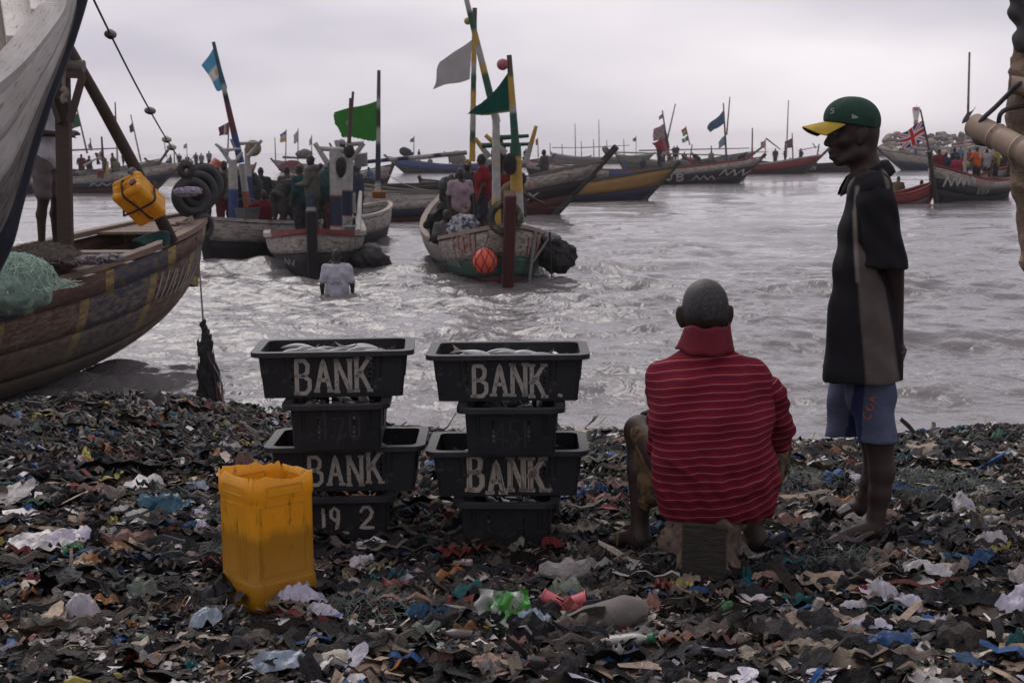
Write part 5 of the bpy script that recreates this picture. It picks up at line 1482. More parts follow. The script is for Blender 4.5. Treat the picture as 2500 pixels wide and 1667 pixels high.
dn_ = (KA - NA); dn_ /= np.linalg.norm(dn_, axis=1)[:, None] + 1e-9
rowsA = [NA + sd_ * a + dn_ * b2 for a, b2 in ((.05, -.02), (.05, .07), (-.11, .06), (-.11, -.03))]
Geo().grid(np.array(rowsA), np.stack([np.repeat(sA[None], 4, 0), np.array([0, .1, .25, .4])[:, None] * np.ones(nA)], -1), closed_u=True).build('gunwale', wA, tA)
st_ = np.concatenate([[KA[0] + (KA[0] - KA[2]) * 2.5], KA])
Geo().tube(st_, .06, 6, flat=1.6).build('stem_post', navA, tA)
for k, (i, m_) in enumerate(((9, wA), (14, wA), (19, bareb), (24, wA), (29, wA))):
 a_, b_ = NA[i] * .88 + FA[i] * .10 + KA[i] * .02, FA[i] * .80 + KA[i] * .20
 Geo().plank(a_, b_, .22, .06).build('thwart', m_, tA, bevel=.006)
def fnA(x, y):
 """x along the rail from the bow in metres, y down the side 0..1"""
 idx = np.interp(x, sA, np.arange(nA)); P = []; N = []
 for i, v in zip(idx, y):
  a_ = loftA(NA, v, .06, -1); j = min(int(i), nA - 2); f = i - j
  P.append(a_[j] * (1 - f) + a_[j + 1] * f)
 return np.array(P), np.tile([.05, -1.0, -.1], (len(P), 1))
g = Geo(); strokes(g, fnA, [[(x0 + q[0], v0 - q[1]) for q in st] for x0, v0, st in [(.62 + .13 * k, .33 + .03 * k, st) for k, ch in enumerate('XVIX') for st in [[(p[0] * .07, p[1] * .13) for p in s2] for s2 in GLYPH[ch]]]], .017, .012, .04)
g.build('painted_lettering', paint_black, tA)
g = Geo(); strokes(g, fnA, [[(1.22, .42), (1.30, .36), (1.36, .42), (1.30, .48), (1.30, .58), (1.36, .72)]], .035, .012, .04)
g.build('painted_mark', mat_strokes('blue_mark', (.05, .06, .11), (.45, .42, .4), .4), tA)
for x0, v0 in ((.95, .80), (1.15, .82), (1.4, .80)):
 g = Geo(); strokes(g, fnA, [[(x0, v0), (x0 + .05, v0 - .08), (x0 + .12, v0 - .05)]], .07, .014, .03); g.build('painted_patch', navA, tA)
# ---- FUFU
stemE = on_water(1238, 704)
bE = Boat('white and green canoe marked FUFU with an orange buoy at its bow', stemE, -84, 11, 2.25, fb=.62, rb=.48, rs=.85, draft=.35, kb=.2, rake=.35, p=3.4, qb=2.6)
wE = mat_wood('white_green_hull', WOODC[0], WOODC[1], paint=(.33, .31, .285), wear=.52, s=1.5)
gE = mat_wood('green_hull_worn', (.16, .14, .12), (.07, .06, .055), paint=(.030, .095, .065), wear=.47, s=1.5)
bE.band('bottom_plank', 0, .40, maroon_w, nu=5).band('hull_plank', .395, .66, gE, off=.012, nu=5).band('sheer_plank', .655, .97, wE, off=.028, nu=5)
bE.rail(mat_wood('pale_rail_timber', (.27, .22, .18), (.12, .095, .08)), w=.13, h=.07).floor(dark_w, .12).thwarts([.2, .35, .5, .62, .72, .80, .87], bareb)
bE.stem(mat_wood('dark_maroon_timber', (.085, .045, .035), (.035, .02, .017), paint=(.07, .02, .018), wear=.42), top=.60, w=.20, d=.30)
for side in (-1, 1):
 x0 = 4.1 if side < 0 else -5.1
 bE.word(side, 'FUFU', x0, .60, .30, .15, .06, .062, paint_red, .05)
 bE.paint(side, [[((3.5 if side < 0 else -4.2) + .1 * k, .30 + .14 * (k % 2)), ((3.55 if side < 0 else -4.15) + .1 * k, .44 - .14 * (k % 2))] for k in range(7)], .03, paint_white, 'painted_marks')
 bE.paint(side, [[((1.2 if side < 0 else -3.2) + .16 * k, .34), ((1.23 if side < 0 else -3.17) + .16 * k, .56)] for k in range(13)], .035, paint_green, 'painted_bars')
 bE.paint(side, [[((.9 if side < 0 else -2.9) + .16 * k, .02), ((.94 if side < 0 else -2.86) + .16 * k, .22)] for k in range(12)], .03, paint_white, 'painted_bars')
gyw = [(.16, Y_), (.22, W_), (.34, GR_), (.42, Y_), (.50, W_), (.60, GR_), (.68, Y_), (.78, W_), (.9, GR_), (1, Y_)]
Ym = 26.0
bE.ppole((1212, 575), (1211, 293), 25.2, .085, [(.3, Y_), (.62, W_), (.7, (.35, .3, .22)), (1, W_)], name='white_pole', r1=.065)
bE.ppole((1264, 545), (1258, 350), 25.6, .12, [(.12, (.10, .2, .16)), (.4, W_), (.75, Y_), (.85, Y_), (1, GR_)], name='yellow_post', r1=.10)
bE.ppole((1258, 352), (1243, 135), 25.8, .075, [(.2, GR_), (.36, GR_), (.44, W_), (.75, Y_), (1, BRN)], name='flag_mast')
bE.ppole((1213, 300), (1136, -12), 26.5, .075, [(.12, W_), (.2, W_), (.4, GR_), (.48, Y_), (.62, W_), (.72, Y_), (.86, GR_), (1, W_)], name='tall_mast')
fp = bE.ppole((1153, 395), (1159, 20), 28.0, .06, [(.12, Y_), (.22, GR_), (.36, W_), (.46, Y_), (.58, GR_), (.66, W_), (.78, Y_), (.9, GR_), (1, BRN)], name='flag_mast', r1=.045)
wf = flag(fp, [(1153, 97), (1075, 148), (1056, 214), (1147, 194)], 28, solid_c((.30, .285, .29)), amp=.07, label='plain pale grey flag', seed=2)
gf = flag(bpy.data.objects[fp.name], [(1241, 177), (1190, 240), (1140, 282), (1246, 273)], 25.8, lambda u, v: np.where(((v > .95) | (u < .03))[..., None], (.20, .16, .05), (.006, .055, .042)), amp=.05, label='dark green flag with toothed yellow edge', jag=.012, seed=4)
bE.ppole((1283, 400), (1309, 308), 26, .055, [(.5, W_), (1, Y_)], name='raised_arm')
bE.ppole((1195, 385), (1160, 338), 26.5, .06, [(.5, W_), (1, Y_)], name='raised_arm')
bE.ppole((1235, 375), (1185, 330), 25.9, .06, [(.6, W_), (1, Y_)], name='raised_arm')
bE.ppole((1176, 356), (1292, 352), 26.2, .05, GR_, name='cross_bar')
bE.ppole((1215, 337), (1291, 332), 25.9, .05, GR_, name='cross_bar')
def torus(name, c, Rr, r, axis, m, label, cat, group=None, sx=1.0, n=28, tread=False):
 t = thing(name, label, cat, c, 0, group)
 a = np.linspace(0, 2 * math.pi, 14, endpoint=False)
 prof = [(Rr + r * math.cos(q) * (1.0), r * 1.0 * math.sin(q)) for q in a] + [(Rr + r, 0)]
 Geo().lathe(prof, c, n, axis=axis, sx=sx).build('tyre_body' if cat == 'tyre' else 'ring_body', m, t, smooth=True)
 if cat == 'tyre':
  for dz in (-.35, 0, .35):
   rad = Rr + math.sqrt(max(0, 1 - dz * dz)) * r
   Geo().lathe([(rad - .004, dz * r - .008), (rad + .008, dz * r - .006), (rad + .008, dz * r + .006), (rad - .004, dz * r + .008)], c, n, axis=axis, sx=sx).build('tread_rib', m, t)
 return t
rubber = mat('worn_black_rubber', (.020, .019, .021), (.010, .010, .011), scale=12, rough=.6, bump=.3, bscale=40)
rub_y = mat('paint_smeared_rubber', (.025, .03, .026), (.014, .016, .015), scale=6, rough=.6, c3=(.24, .17, .04), thr=.56, s3=3.5)
torus('tyre', at_y(1233, 533, stemE[1] - .42), .24, .062, (.12, -1, .12), rub_y, 'old tyre smeared yellow, ringed round the stem of the FUFU canoe', 'tyre')
# buoy in its net
bc = at_y(1184, 637, stemE[1] - .35)
bu = thing('buoy', 'round orange buoy in a black net at the bow of the FUFU canoe', 'buoy', bc)
Geo().ball(bc, (.215, .215, .235), 24, 16).build('buoy_ball', mat('orange_buoy', (.62, .085, .045), (.52, .065, .035), scale=5, rough=.45), bu, smooth=True)
for k in range(8):
 for sg in (-1, 1):
  th = np.linspace(.12, math.pi - .12, 16); ph = k * math.pi / 4 + sg * (th - math.pi / 2) * .55
  Geo().tube(bc + np.stack([.219 * np.sin(th) * np.cos(ph), .219 * np.sin(th) * np.sin(ph), .239 * np.cos(th)], 1), .006, 5).build('net_cord', rubber, bu)
Geo().tube([bc + np.array([0, 0, .23]), at_y(1192, 575, stemE[1] - .1)], .012, 6).build('hanging_cord', rubber, bu)
# pink ball on the green-flag mast, yellow float high on the other
pb = at_y(1227, 158, 25.8)
t_ = thing('ball_float', 'pink ball float with dark marks tied to the mast above the dark green flag', 'float', pb)
Geo().ball(pb, .105, 16, 12).build('ball', mat('pink_float', (.36, .09, .11), (.25, .06, .08), scale=9, rough=.5, c3=(.05, .03, .04), thr=.62), t_, smooth=True)
Geo().tube([pb + np.array([.08, 0, .03]), at_y(1243, 152, 25.8)], .02, 6).build('tie', rubber, t_)
pb = at_y(1142, 52, 27)
t_ = thing('ball_float', 'small yellow float tied near the top of the tallest mast', 'float', pb)
Geo().ball(pb, .07, 14, 10).build('ball', mat('yellow_float', (.36, .27, .05), rough=.5), t_, smooth=True)
Geo().tube([pb, at_y(1151, 50, 26.8)], .015, 6).build('tie', rubber, t_)
def lump(name, label, cat, c, r, m, seed=1, amp=.2, group=None, part='bundle', h=None, rot=None, freq=1.0):
 """heap of cloth or net: a body with folds"""
 t = thing(name, label, cat, c, 0, group)
 r = np.array(r, float); rr = np.random.default_rng(seed); B = Body(float(min(r)) * .5)
 B.ell((0, 0, 0), r * .8)
 for k in range(7):
  d = rr.normal(size=3); d /= np.linalg.norm(d); B.ell(d * r * .5, r * rr.uniform(.35, .6))
 mr = float(min(r)); f = freq * 5 / mr
 ph = rr.uniform(0, 6, 6)
 def wr(P):
  a = fbm(P[..., 0] * f * .35 + P[..., 2] * f * .3 + seed, P[..., 1] * f * .35 - P[..., 2] * f * .25, seed, 3)
  return amp * mr * 1.6 * (np.abs(a) - .22) + amp * mr * .12 * np.sin(P[..., 2] * f * 2.3 + 5 * a)
 V, Q = B.mesh(h or mr / 6.5, wr)
 if rot is not None: V = V @ np.array(Euler(rot).to_matrix()).T
 Geo().add(V, Q).build(part, m, t, local=True, smooth=True)
 return t
net_dark = mat('dark_net', (.030, .028, .030), (.010, .010, .011), scale=25, rough=.95, bump=1.0, bscale=60, bdist=.03)
camo = mat('blue_white_sacking', (.34, .33, .32), (.27, .26, .25), scale=9, rough=.95, c3=(.035, .05, .10), thr=.50, s3=8)
lump('sack', 'blue and white mottled sack bundle lying in the FUFU canoe', 'sack', at_y(1130, 556, 26.6), (.36, .28, .22), camo, 3, amp=.45)
lump('net_heap', 'black fishing net heaped at the side rail of the FUFU canoe', 'net', at_y(1098, 582, 27.0), (.38, .3, .14), net_dark, 4, amp=.4)
lump('cloth_bundle', 'green and grey cloth bundle on the far rail of the FUFU canoe', 'bundle', at_y(1092, 455, 30), (.2, .2, .25), mat('green_grey_cloth', (.035, .06, .05), (.015, .02, .02), scale=8, rough=.95, c3=(.2, .2, .2), thr=.6), 5)
ob = lump('net_heap', 'black net and plastic bundle lashed outside the right rail of the FUFU canoe', 'net', at_y(1358, 622, 25.6), (.42, .36, .27), net_dark, 6, amp=.5)
lump('tarp_bundle', 'grey green tarpaulin folded over the bundle outside the FUFU canoe', 'tarp', at_y(1345, 582, 25.7), (.24, .25, .10), mat('grey_tarp', (.13, .125, .12), (.05, .05, .05), scale=8, rough=.8, c3=(.02, .02, .02), thr=.6), 7, amp=.35)
bE.ppole((1342, 566), (1347, 685), 25.2, .02, K_, name='stake')
bE.ppole((1306, 560), (1290, 700), 25.0, .045, (.22, .2, .19), name='fender_board')
bE.pole(at_y(1300, 640, 25.1), at_y(1345, 575, 25.3), .03, (.2, .18, .17), name='lashed_pole')
# ---- white bow with red rails, central-left
stemD = on_water(765, 676)
bD = Boat('white bowed canoe with red rails and black stem, people aboard', stemD, -83, 11, 2.05, fb=.60, rb=.28, rs=.9, draft=.35, kb=.15, rake=.25, p=3.2, qb=2.6)
bD.band('bottom_plank', 0, .70, black_w, nu=5).band('sheer_plank', .695, .97, white_w, off=.02, nu=5)
bD.rail(white_w, w=.15, h=.09, t1=.86, name='gunwale').rail(red_w, w=.15, h=.09, t0=.862, t1=1.0)
bD.floor(dark_w, .1).thwarts([.15, .25, .35, .44, .53, .61, .69, .76, .82, .88], bareb, w=.2).stem(black_w, top=.45, w=.20, d=.3)
for side in (-1, 1):
 x0 = 4.4 if side < 0 else -5.2
 bD.zig(side, x0, x0 + .62, .20, .11, 5, .035, paint_white)
 bD.paint(side, [[((3.4 if side < 0 else -4.3) + .2 * k, .02), ((3.45 if side < 0 else -4.25) + .2 * k, .24)] for k in range(5)], .05, paint_white, 'painted_bars')
pdb = [(.18, W_), (.195, R_), (.50, N_), (.515, R_), (1, W_)]
YD = 30.2
bD.ppole((822, 592), (818, 368), YD, .135, pdb, name='frame_post', r1=.125, n=10, rings=60)
bD.ppole((846, 560), (850, 375), YD + 1.2, .13, pdb, name='frame_post', r1=.115, n=10, rings=60)
bD.ppole((862, 520), (862, 420), YD + 2.5, .07, [(.5, W_), (1, N_)], name='frame_post')
bD.ppole((800, 400), (769, 350), YD, .06, W_, name='raised_arm', r1=.05)
bD.ppole((848, 402), (888, 350), YD + 1.2, .06, W_, name='raised_arm', r1=.05)
bD.ppole((835, 390), (820, 343), YD + 1.0, .05, W_, name='raised_arm', r1=.045)
bD.ppole((815, 370), (804, 349), YD + .5, .03, BRN, name='raised_arm')
bD.ppole((782, 363), (838, 366), YD, .05, W_, name='cross_bar', r1=.05); bD.ppole((845, 353), (888, 350), YD + 1.2, .05, W_, name='cross_bar', r1=.05)
bD.ppole((852, 350), (862, 224), YD + 1.0, .045, BRN, name='thin_mast'); bD.ppole((853, 345), (855, 240), YD + .9, .04, (.07, .05, .04), name='thin_mast')
bD.pole(bD.W(bD.surf(.80, 1, 1)) + np.array([0, 0, .05]), at_y(880, 470, 33), .07, W_, name='curved_rail')
# ---- boat C with blue and white posts
stemC = on_water(514, 640)
bC = Boat('white sided canoe with blue and white posts and a pale blue flag', stemC, -112, 8.5, 1.9, fb=.72, rb=.25, rs=.25, draft=.35, kb=.15, rake=.25, p=2.8)
bC.band('bottom_plank', 0, .66, black_w, nu=5).band('sheer_plank', .655, .97, white_w, off=.02, nu=5).rail(white_w, w=.12, h=.07)
bC.floor(dark_w, .12).thwarts([.2, .35, .5, .65, .78, .88], bareb).stem(black_w, top=.3, w=.18, d=.25)
bC.paint(1, [[(-2.0, .25), (-1.4, .52)]], .05, paint_red, 'painted_marks')
YC = 33.0
blw = [(.52, B_), (1, W_)]
bC.ppole((571, 545), (568, 390), YC, .12, blw, name='frame_post', r1=.10, n=10); bC.ppole((604, 505), (590, 400), YC + 1, .085, [(.35, (.28, .09, .05)), (1, W_)], name='frame_post', r1=.075, n=10)
bC.ppole((612, 500), (602, 362), YC + 2, .10, [(.5, B_), (1, W_)], name='frame_post', n=10)
mC = bC.ppole((588, 398), (521, 103), YC + .8, .09, [(.1, B_), (.24, B_), (.5, (.10, .03, .03)), (.56, K_), (.64, W_), (.66, K_), (1, (.03, .09, .13))], name='flag_mast', r1=.04)
flag(mC, [(525, 112), (493, 160), (529, 222), (555, 216)], YC + .8, arg, amp=.05, label='pale blue and white striped flag', seed=3)
bC.ppole((557, 375), (526, 352), YC, .05, W_, name='raised_arm'); bC.ppole((562, 395), (535, 360), YC, .05, W_, name='raised_arm')
bC.ppole((578, 390), (592, 372), YC, .05, W_, name='raised_arm'); bC.ppole((606, 382), (639, 343), YC + 1.6, .06, W_, name='raised_arm')
bC.ppole((540, 367), (588, 364), YC, .045, W_, name='cross_bar'); bC.ppole((584, 351), (632, 348), YC + 1.5, .045, W_, name='cross_bar')
bC.ppole((575, 365), (563, 340), YC + .5, .04, GRY, name='raised_arm')
m2 = bC.ppole((555, 400), (559, 297), YC + 3, .025, (.2, .18, .18), name='flag_staff')
flag(m2, [(559, 298), (535, 310), (534, 331), (557, 329)], YC + 3, vstripe([(.20, .05, .06), (.32, .28, .30), (.10, .045, .09), (.09, .045, .09)]), amp=.08, label='small purple white and red flag', seed=6)
torus('hat', at_y(618, 362, YC + 2), .10, .10, (.3, -1, .1), mat('straw_hat', (.24, .18, .12), (.15, .11, .07), scale=30, rough=.9), 'round straw hat hung on the frame of the pale blue flag canoe', 'hat')
lump('net_heap', 'dark net hung in a tall heap from the frame of the pale blue flag canoe', 'net', at_y(622, 462, YC + 2.2), (.22, .25, .52), mat('grey_green_net', (.035, .038, .036), (.014, .015, .015), scale=20, rough=.95, bump=.8), 8)
lump('net_heap', 'brown net heap on the bow deck of the pale blue flag canoe', 'net', at_y(560, 545, 32.4), (.42, .3, .10), mat('brown_net', (.085, .075, .068), (.03, .027, .025), scale=25, rough=.95, bump=1), 9)
def tub(name, label, cat, c, r0, r1, h, m, m2=None, n=16, axis=None, square=False):
 t = thing(name, label, cat, c)
 Geo().lathe([(.005, 0), (r0, 0), (r1, h), (r1 * 1.06, h), (r1 * 1.06, h * .93), (r1 * 1.0, h * .93)], c, 4 if square else n, axis=axis).build('tub_wall', m, t, smooth=not square)
 Geo().lathe([(r1 * .97, h), (r0 * .95, h * .12), (.005, h * .12)], c, 4 if square else n, axis=axis).build('tub_inside', m2 or m, t)
 a = np.linspace(0, math.pi, 9);
 hp = np.stack([r1 * np.cos(a), 0 * a, h + r1 * .7 * np.sin(a)], 1)
 if axis is not None: hp = hp @ np.array(Vector(axis).to_track_quat('Z', 'Y').to_matrix()).T
 Geo().tube(np.array(c) + hp, r1 * .04, 5).build('handle', MATS['worn_black_rubber'], t)
 return t
tub('crate_basin', 'grey square fish basin standing in the pale blue flag canoe', 'basin', at_y(604, 538, 32.2), .24, .30, .28, mat('grey_basin', (.10, .10, .10), (.05, .05, .05), scale=6, rough=.6), net_dark, square=True)
tub('bucket', 'orange bucket hung on the frame behind the tyres', 'bucket', at_y(534, 392, 35), .13, .16, .24, mat('orange_bucket', (.33, .085, .05), rough=.6), axis=(-.7, 0, -1))
tub('bucket', 'white bucket with blue label hung on the frame of the red railed canoe', 'bucket', at_y(884, 408, 32), .13, .17, .30, mat('white_bucket', (.42, .42, .44), (.34, .34, .36), scale=4, rough=.5, c3=(.05, .07, .22), thr=.62), axis=(-.15, 0, 1))
tub('bucket', 'small white tub standing on the bow of the red railed canoe', 'bucket', at_y(857, 571, 29.9), .11, .13, .17, MATS['white_bucket'])
tub('jerrycan_drum', 'orange can standing at the foot of the green flag pole', 'can', at_y(926, 506, 49), .22, .24, .55, mat('orange_drum', (.45, .17, .03), rough=.6))
for q, (px, py) in enumerate(((842, 577), (852, 579), (863, 578))):
 lump('bundle', ['small red bundle leftmost of three on the red railed bow', 'small red bundle between two others on the red railed bow', 'small red bundle rightmost of three on the red railed bow'][q], 'bundle', at_y(px, py, 29.6), (.07, .07, .05), mat('red_plastic', (.25, .04, .04), rough=.5), 20 + q)
lump('net_heap', 'black tarpaulin covered net heap beside the red railed bow', 'net', at_y(905, 640, 29.4), (.40, .9, .30), net_dark, 11, amp=.3)
lump('tarp_bundle', 'black tarpaulin with grey patch piled by the red railed bow', 'tarp', at_y(905, 608, 29.8), (.24, .4, .16), mat('patched_tarp', (.024, .023, .025), (.012, .012, .013), scale=6, rough=.8, c3=(.22, .20, .20), thr=.60, s3=4), 12)
lump('clothing', 'black jacket hung on the banded post of the red railed canoe', 'jacket', at_y(832, 412, YD - .1), (.13, .1, .24), net_dark, 13)
lump('clothing', 'dark cloth draped at the top of the banded post', 'cloth', at_y(851, 370, YD + .8), (.13, .1, .14), net_dark, 14)
lump('clothing', 'dark green oilskins hung behind the person in the hoodie', 'oilskin', at_y(797, 445, YD + 1.6), (.17, .14, .46), mat('teal_oilskin', (.018, .06, .06), (.008, .028, .03), scale=9, rough=.7), 15)
lump('clothing', 'dark jackets hung on the cross bar of the FUFU canoe', 'jacket', at_y(1218, 378, 26.4), (.13, .12, .34), net_dark, 16)
lump('bag', 'black bag hung from the yellow post of the FUFU canoe', 'bag', at_y(1245, 398, 25.4), (.12, .1, .22), net_dark, 17)
# ------------------------------------------------------------------ people in the boats
def base_pose():
 return dict(pel=(0, 0, .92), waist=(.0, 0, 1.08), chest=(.01, 0, 1.30), neck=(0, 0, 1.45), head=(.02, 0, 1.59),
    shL=(0, .185, 1.40), elL=(-.03, .25, 1.12), haL=(.06, .25, .88), shR=(0, -.185, 1.40), elR=(-.03, -.25, 1.12), haR=(.06, -.25, .88),
    hipL=(0, .09, .90), knL=(.02, .10, .49), anL=(-.02, .11, .09), hipR=(0, -.09, .90), knR=(.02, -.10, .49), anR=(-.02, -.11, .09))
def shift(J, keys, d):
 for k in keys: J[k] = tuple(np.array(J[k]) + np.array(d))
UP = ['waist', 'chest', 'neck', 'head', 'shL', 'shR', 'elL', 'elR', 'haL', 'haR']
def turn(J, keys, piv, ang):
 c, s_ = math.cos(ang), math.sin(ang)
 for k in keys:
  v = np.array(J[k]) - np.array(piv); J[k] = tuple(np.array(piv) + np.array([c * v[0] + s_ * v[2], v[1], -s_ * v[0] + c * v[2]]))
def pose(kind):
 J = base_pose()
 if kind == 'hold': J.update(elL=(.04, .25, 1.14), haL=(.26, .10, 1.12), elR=(.02, -.25, 1.13), haR=(.26, -.06, 1.10))
 if kind == 'hip': J.update(elL=(-.06, .36, 1.16), haL=(.04, .20, 1.0))
 if kind == 'up': J.update(elL=(.12, .24, 1.52), haL=(.24, .20, 1.78))
 if kind == 'back': J.update(elL=(-.12, .24, 1.14), haL=(-.16, .05, .98), elR=(-.12, -.24, 1.14), haR=(-.16, -.05, .96))
 if kind == 'reach': J.update(elR=(.28, -.22, 1.25), haR=(.52, -.20, 1.12), elL=(.2, .22, 1.18), haL=(.40, .18, 1.05))
 if kind in ('bend', 'bendreach'):
  J.update(elL=(.16, .23, 1.22), haL=(.24, .2, .98), elR=(.16, -.23, 1.22), haR=(.24, -.2, .98))
  turn(J, UP, J['pel'], 1.0 if kind == 'bend' else .75)
  if kind == 'bendreach': J['elR'] = tuple(np.array(J['shR']) + (.25, -.05, -.15)); J['haR'] = tuple(np.array(J['shR']) + (.52, -.08, -.28))
 if kind in ('sit', 'sithold'):
  shift(J, UP + ['pel', 'hipL', 'hipR'], (0, 0, -.42)); J.update(knL=(.42, .14, .50), anL=(.40, .14, .09), knR=(.42, -.14, .50), anR=(.40, -.14, .09))
  J.update(elL=(.1, .26, .74), haL=(.34, .16, .62), elR=(.1, -.26, .74), haR=(.34, -.16, .62)); turn(J, UP, J['pel'], .22)
  if kind == 'sithold': J.update(elR=(.14, -.27, .80), haR=(.22, -.08, 1.06))
 if kind == 'sitreach':
  shift(J, UP + ['pel', 'hipL', 'hipR'], (0, 0, -.42)); J.update(knL=(.40, .14, .50), anL=(.40, .14, .09), knR=(.40, -.14, .50), anR=(.40, -.14, .09))
  J.update(elR=(.05, -.46, .86), haR=(.10, -.74, .72), elL=(.1, .26, .74), haL=(.34, .16, .62))
 return J
def figure(loc, face, kind, label, shirt=(.2, .03, .03), legs=(.05, .05, .07), H=1.72, h=.025, long=False, sleeve=.6, skin=None, hat=None, noshirt=False, hood=False, print_=None, cut_at=None, hair=True, cat='person', group=None, pattern=None):
 o = thing('person', label, cat, loc, R(face), group)
 J = {k: np.array(v) * (H / 1.72) for k, v in pose(kind).items()}
 sk = SKIN if skin is None else np.array(skin)
 f = np.array([1.0, 0, 0])
 hd = J['head'] - J['neck']; hd = hd / np.linalg.norm(hd); fw = f - hd * (f @ hd); fw /= np.linalg.norm(fw); sd = np.cross(hd, fw)
 B = Body(.03)
 hc_ = J['head'] + hd * .02
 B.ell(hc_, (.090, .074, .112), k=.02).ell(hc_ + fw * .03 - hd * .05, (.055, .052, .06), k=.02)
 B.cap(hc_ + fw * .088 + hd * .01, hc_ + fw * .098 - hd * .022, .010, .015, k=.012)
 for s_ in (-1, 1): B.ell(hc_ + sd * s_ * .076 - hd * .01, (.016, .012, .028), k=.006)
 B.cap(J['neck'] - hd * .03, hc_ - hd * .06, .060, .052)
 B.cap(J['pel'], J['chest'], .125, .13, flat=((0, 1, 0), 1.25)).cap(J['chest'], (J['shL'] + J['shR']) / 2, .13, .11, flat=((0, 1, 0), 1.25))
 for s_ in 'LR':
  B.chain([J['sh' + s_], J['el' + s_], J['ha' + s_]], [.052, .040, .028])
  d = J['ha' + s_] - J['el' + s_]; d /= np.linalg.norm(d)
  q = J['ha' + s_]
  B.cap(q, q + d * .07, .030, .028, k=.01)
  sp_ = np.cross(d, (0, 0, 1.0)); sp_ /= np.linalg.norm(sp_) + 1e-6
  if h < .019:
   for oo, ln in ((.027, .05), (.009, .06), (-.009, .056), (-.027, .042)): B.chain([q + d * .06 + sp_ * oo, q + d * (.06 + ln * .6) + sp_ * oo * 1.15, q + d * (.06 + ln) + sp_ * oo - np.array([0, 0, .02])], [.011, .010, .009], k=.004)
  else: B.cap(q + d * .06, q + d * .125, .026, .018, k=.01)
  B.cap(q + d * .02 + sp_ * .02, q + d * .06 + sp_ * .05, .012, .010, k=.008)
  B.chain([J['hip' + s_], J['kn' + s_], (J['kn' + s_] * .62 + J['an' + s_] * .38) - f * .02, J['an' + s_]], [.085, .056, .050, .036])
  B.cap(J['an' + s_] - f * .03 - np.array([0, 0, .045]), J['an' + s_] + f * .14 - np.array([0, 0, .06]), .036, .026)
 def cf(V):
  c = np.tile(sk, (len(V), 1))
  if hair and hat is None:
   r = (V - hc_); m_ = (r @ hd > .035 - .5 * np.maximum(-(r @ fw), 0) - 0.02 * (r @ fw < 0)) & (np.linalg.norm(r, axis=1) < .2) & ((r @ fw) < .062)
   c[m_] = HAIR
  return c
 B.build('body', skin_m, o, h, col=cf)
 if not noshirt:
  B = Body(.035)
  w = .016
  B.cap(J['pel'] + np.array([0, 0, -.02]), J['chest'], .135 + w, .138 + w, flat=((0, 1, 0), 1.3)).cap(J['chest'], (J['shL'] + J['shR']) / 2 - hd * .01, .138 + w, .10 + w, flat=((0, 1, 0), 1.3))
  for s_ in 'LR':
   e = J['sh' + s_] * (1 - min(sleeve, 1)) + J['el' + s_] * min(sleeve, 1)
   P_ = [J['neck'] - hd * .04, J['sh' + s_], e]; r_ = [.05, .060 + w * .5, .054 + w]
   if sleeve > 1: P_.append(J['el' + s_] * .15 + J['ha' + s_] * .85); r_ += [.045]
   B.chain(P_, r_)
  if hood: B.ell(J['neck'] - fw * .06, (.11, .13, .08))
  sc = np.array(shirt)
  def sf(V):
   c = np.tile(sc, (len(V), 1))
   if pattern is not None: c[pattern(V)] = pattern.__dict__['c']
   return c
  B.build('shirt', cloth_attr, o, h, col=sf, warp=lambda P: .010 * np.sin(P[..., 2] * 26 + P[..., 0] * 17) * np.sin(P[..., 1] * 19 + 1))
 B = Body(.03)
 B.cap(J['pel'] - np.array([0, .05, .01]), J['pel'] + np.array([0, .05, -.01]), .14, .14)
 for s_ in 'LR':
  k_ = J['kn' + s_]; hp_ = J['hip' + s_]
  if long: B.chain([hp_, k_, J['an' + s_] * .9 + k_ * .1], [.108, .082, .066])
  else: B.chain([hp_, hp_ * .12 + k_ * .88], [.108, .088])
 B.build('trousers' if long else 'shorts', cloth_attr, o, h, col=lambda V: np.tile(np.array(legs, float), (len(V), 1)), warp=lambda P: .006 * np.sin(P[..., 2] * 40 + P[..., 0] * 30))
 if hat is not None:
  B = Body(.02); B.ell(hc_ + hd * .045, (.098, .088, .085)).cap(hc_ + fw * .06 + hd * .045, hc_ + fw * .15 + hd * .03, .03, .02, k=.02, flat=((0, 1, 0), 1.9))
  B.build('cap', cloth_attr, o, min(h, .02), col=lambda V: np.tile(np.array(hat, float), (len(V), 1)))
 return o
def person(px, py, Y, face, kind, label, H=1.72, **k):
 """px, py: where the top of the head is seen at distance Y"""
 J = pose(kind); p = at_y(px, py, Y); top = np.array(J['head']) + (0, 0, .13)
 c, s_ = math.cos(R(face)), math.sin(R(face)); sc = H / 1.72
 off = np.array([c * top[0] - s_ * top[1], s_ * top[0] + c * top[1], top[2]]) * sc
 return figure(p - off, face, kind, label, H=H, **k)
# aboard the red railed canoe and the pale blue flag canoe
person(758, 378, 30.3, 165, 'hold', 'person in grey hoodie standing in the bow of the red railed canoe', shirt=(.095, .088, .080), legs=(.055, .065, .085), long=True, h=.021, hood=True, sleeve=1.05, H=1.78)
person(730, 402, 31.5, 150, 'stand', 'person in dark teal oilskin behind the person in the grey hoodie', shirt=(.012, .045, .048), legs=(.03, .03, .035), long=True, sleeve=1.2)
person(805, 392, 33.5, 200, 'stand', 'person in black and red clothes behind the banded posts', shirt=(.02, .018, .02), legs=(.12, .02, .02), long=True)
person(835, 342, 33.2, 180, 'stand', 'person in black and white striped cap high behind the banded posts', shirt=(.02, .02, .022), legs=(.03, .03, .04), hat=(.25, .25, .25), long=True)
person(644, 464, 33.8, -60, 'sitreach', 'person in dark red shirt and striped shorts sitting on the canoe rail', shirt=(.105, .010, .014), legs=(.12, .12, .16), h=.022)
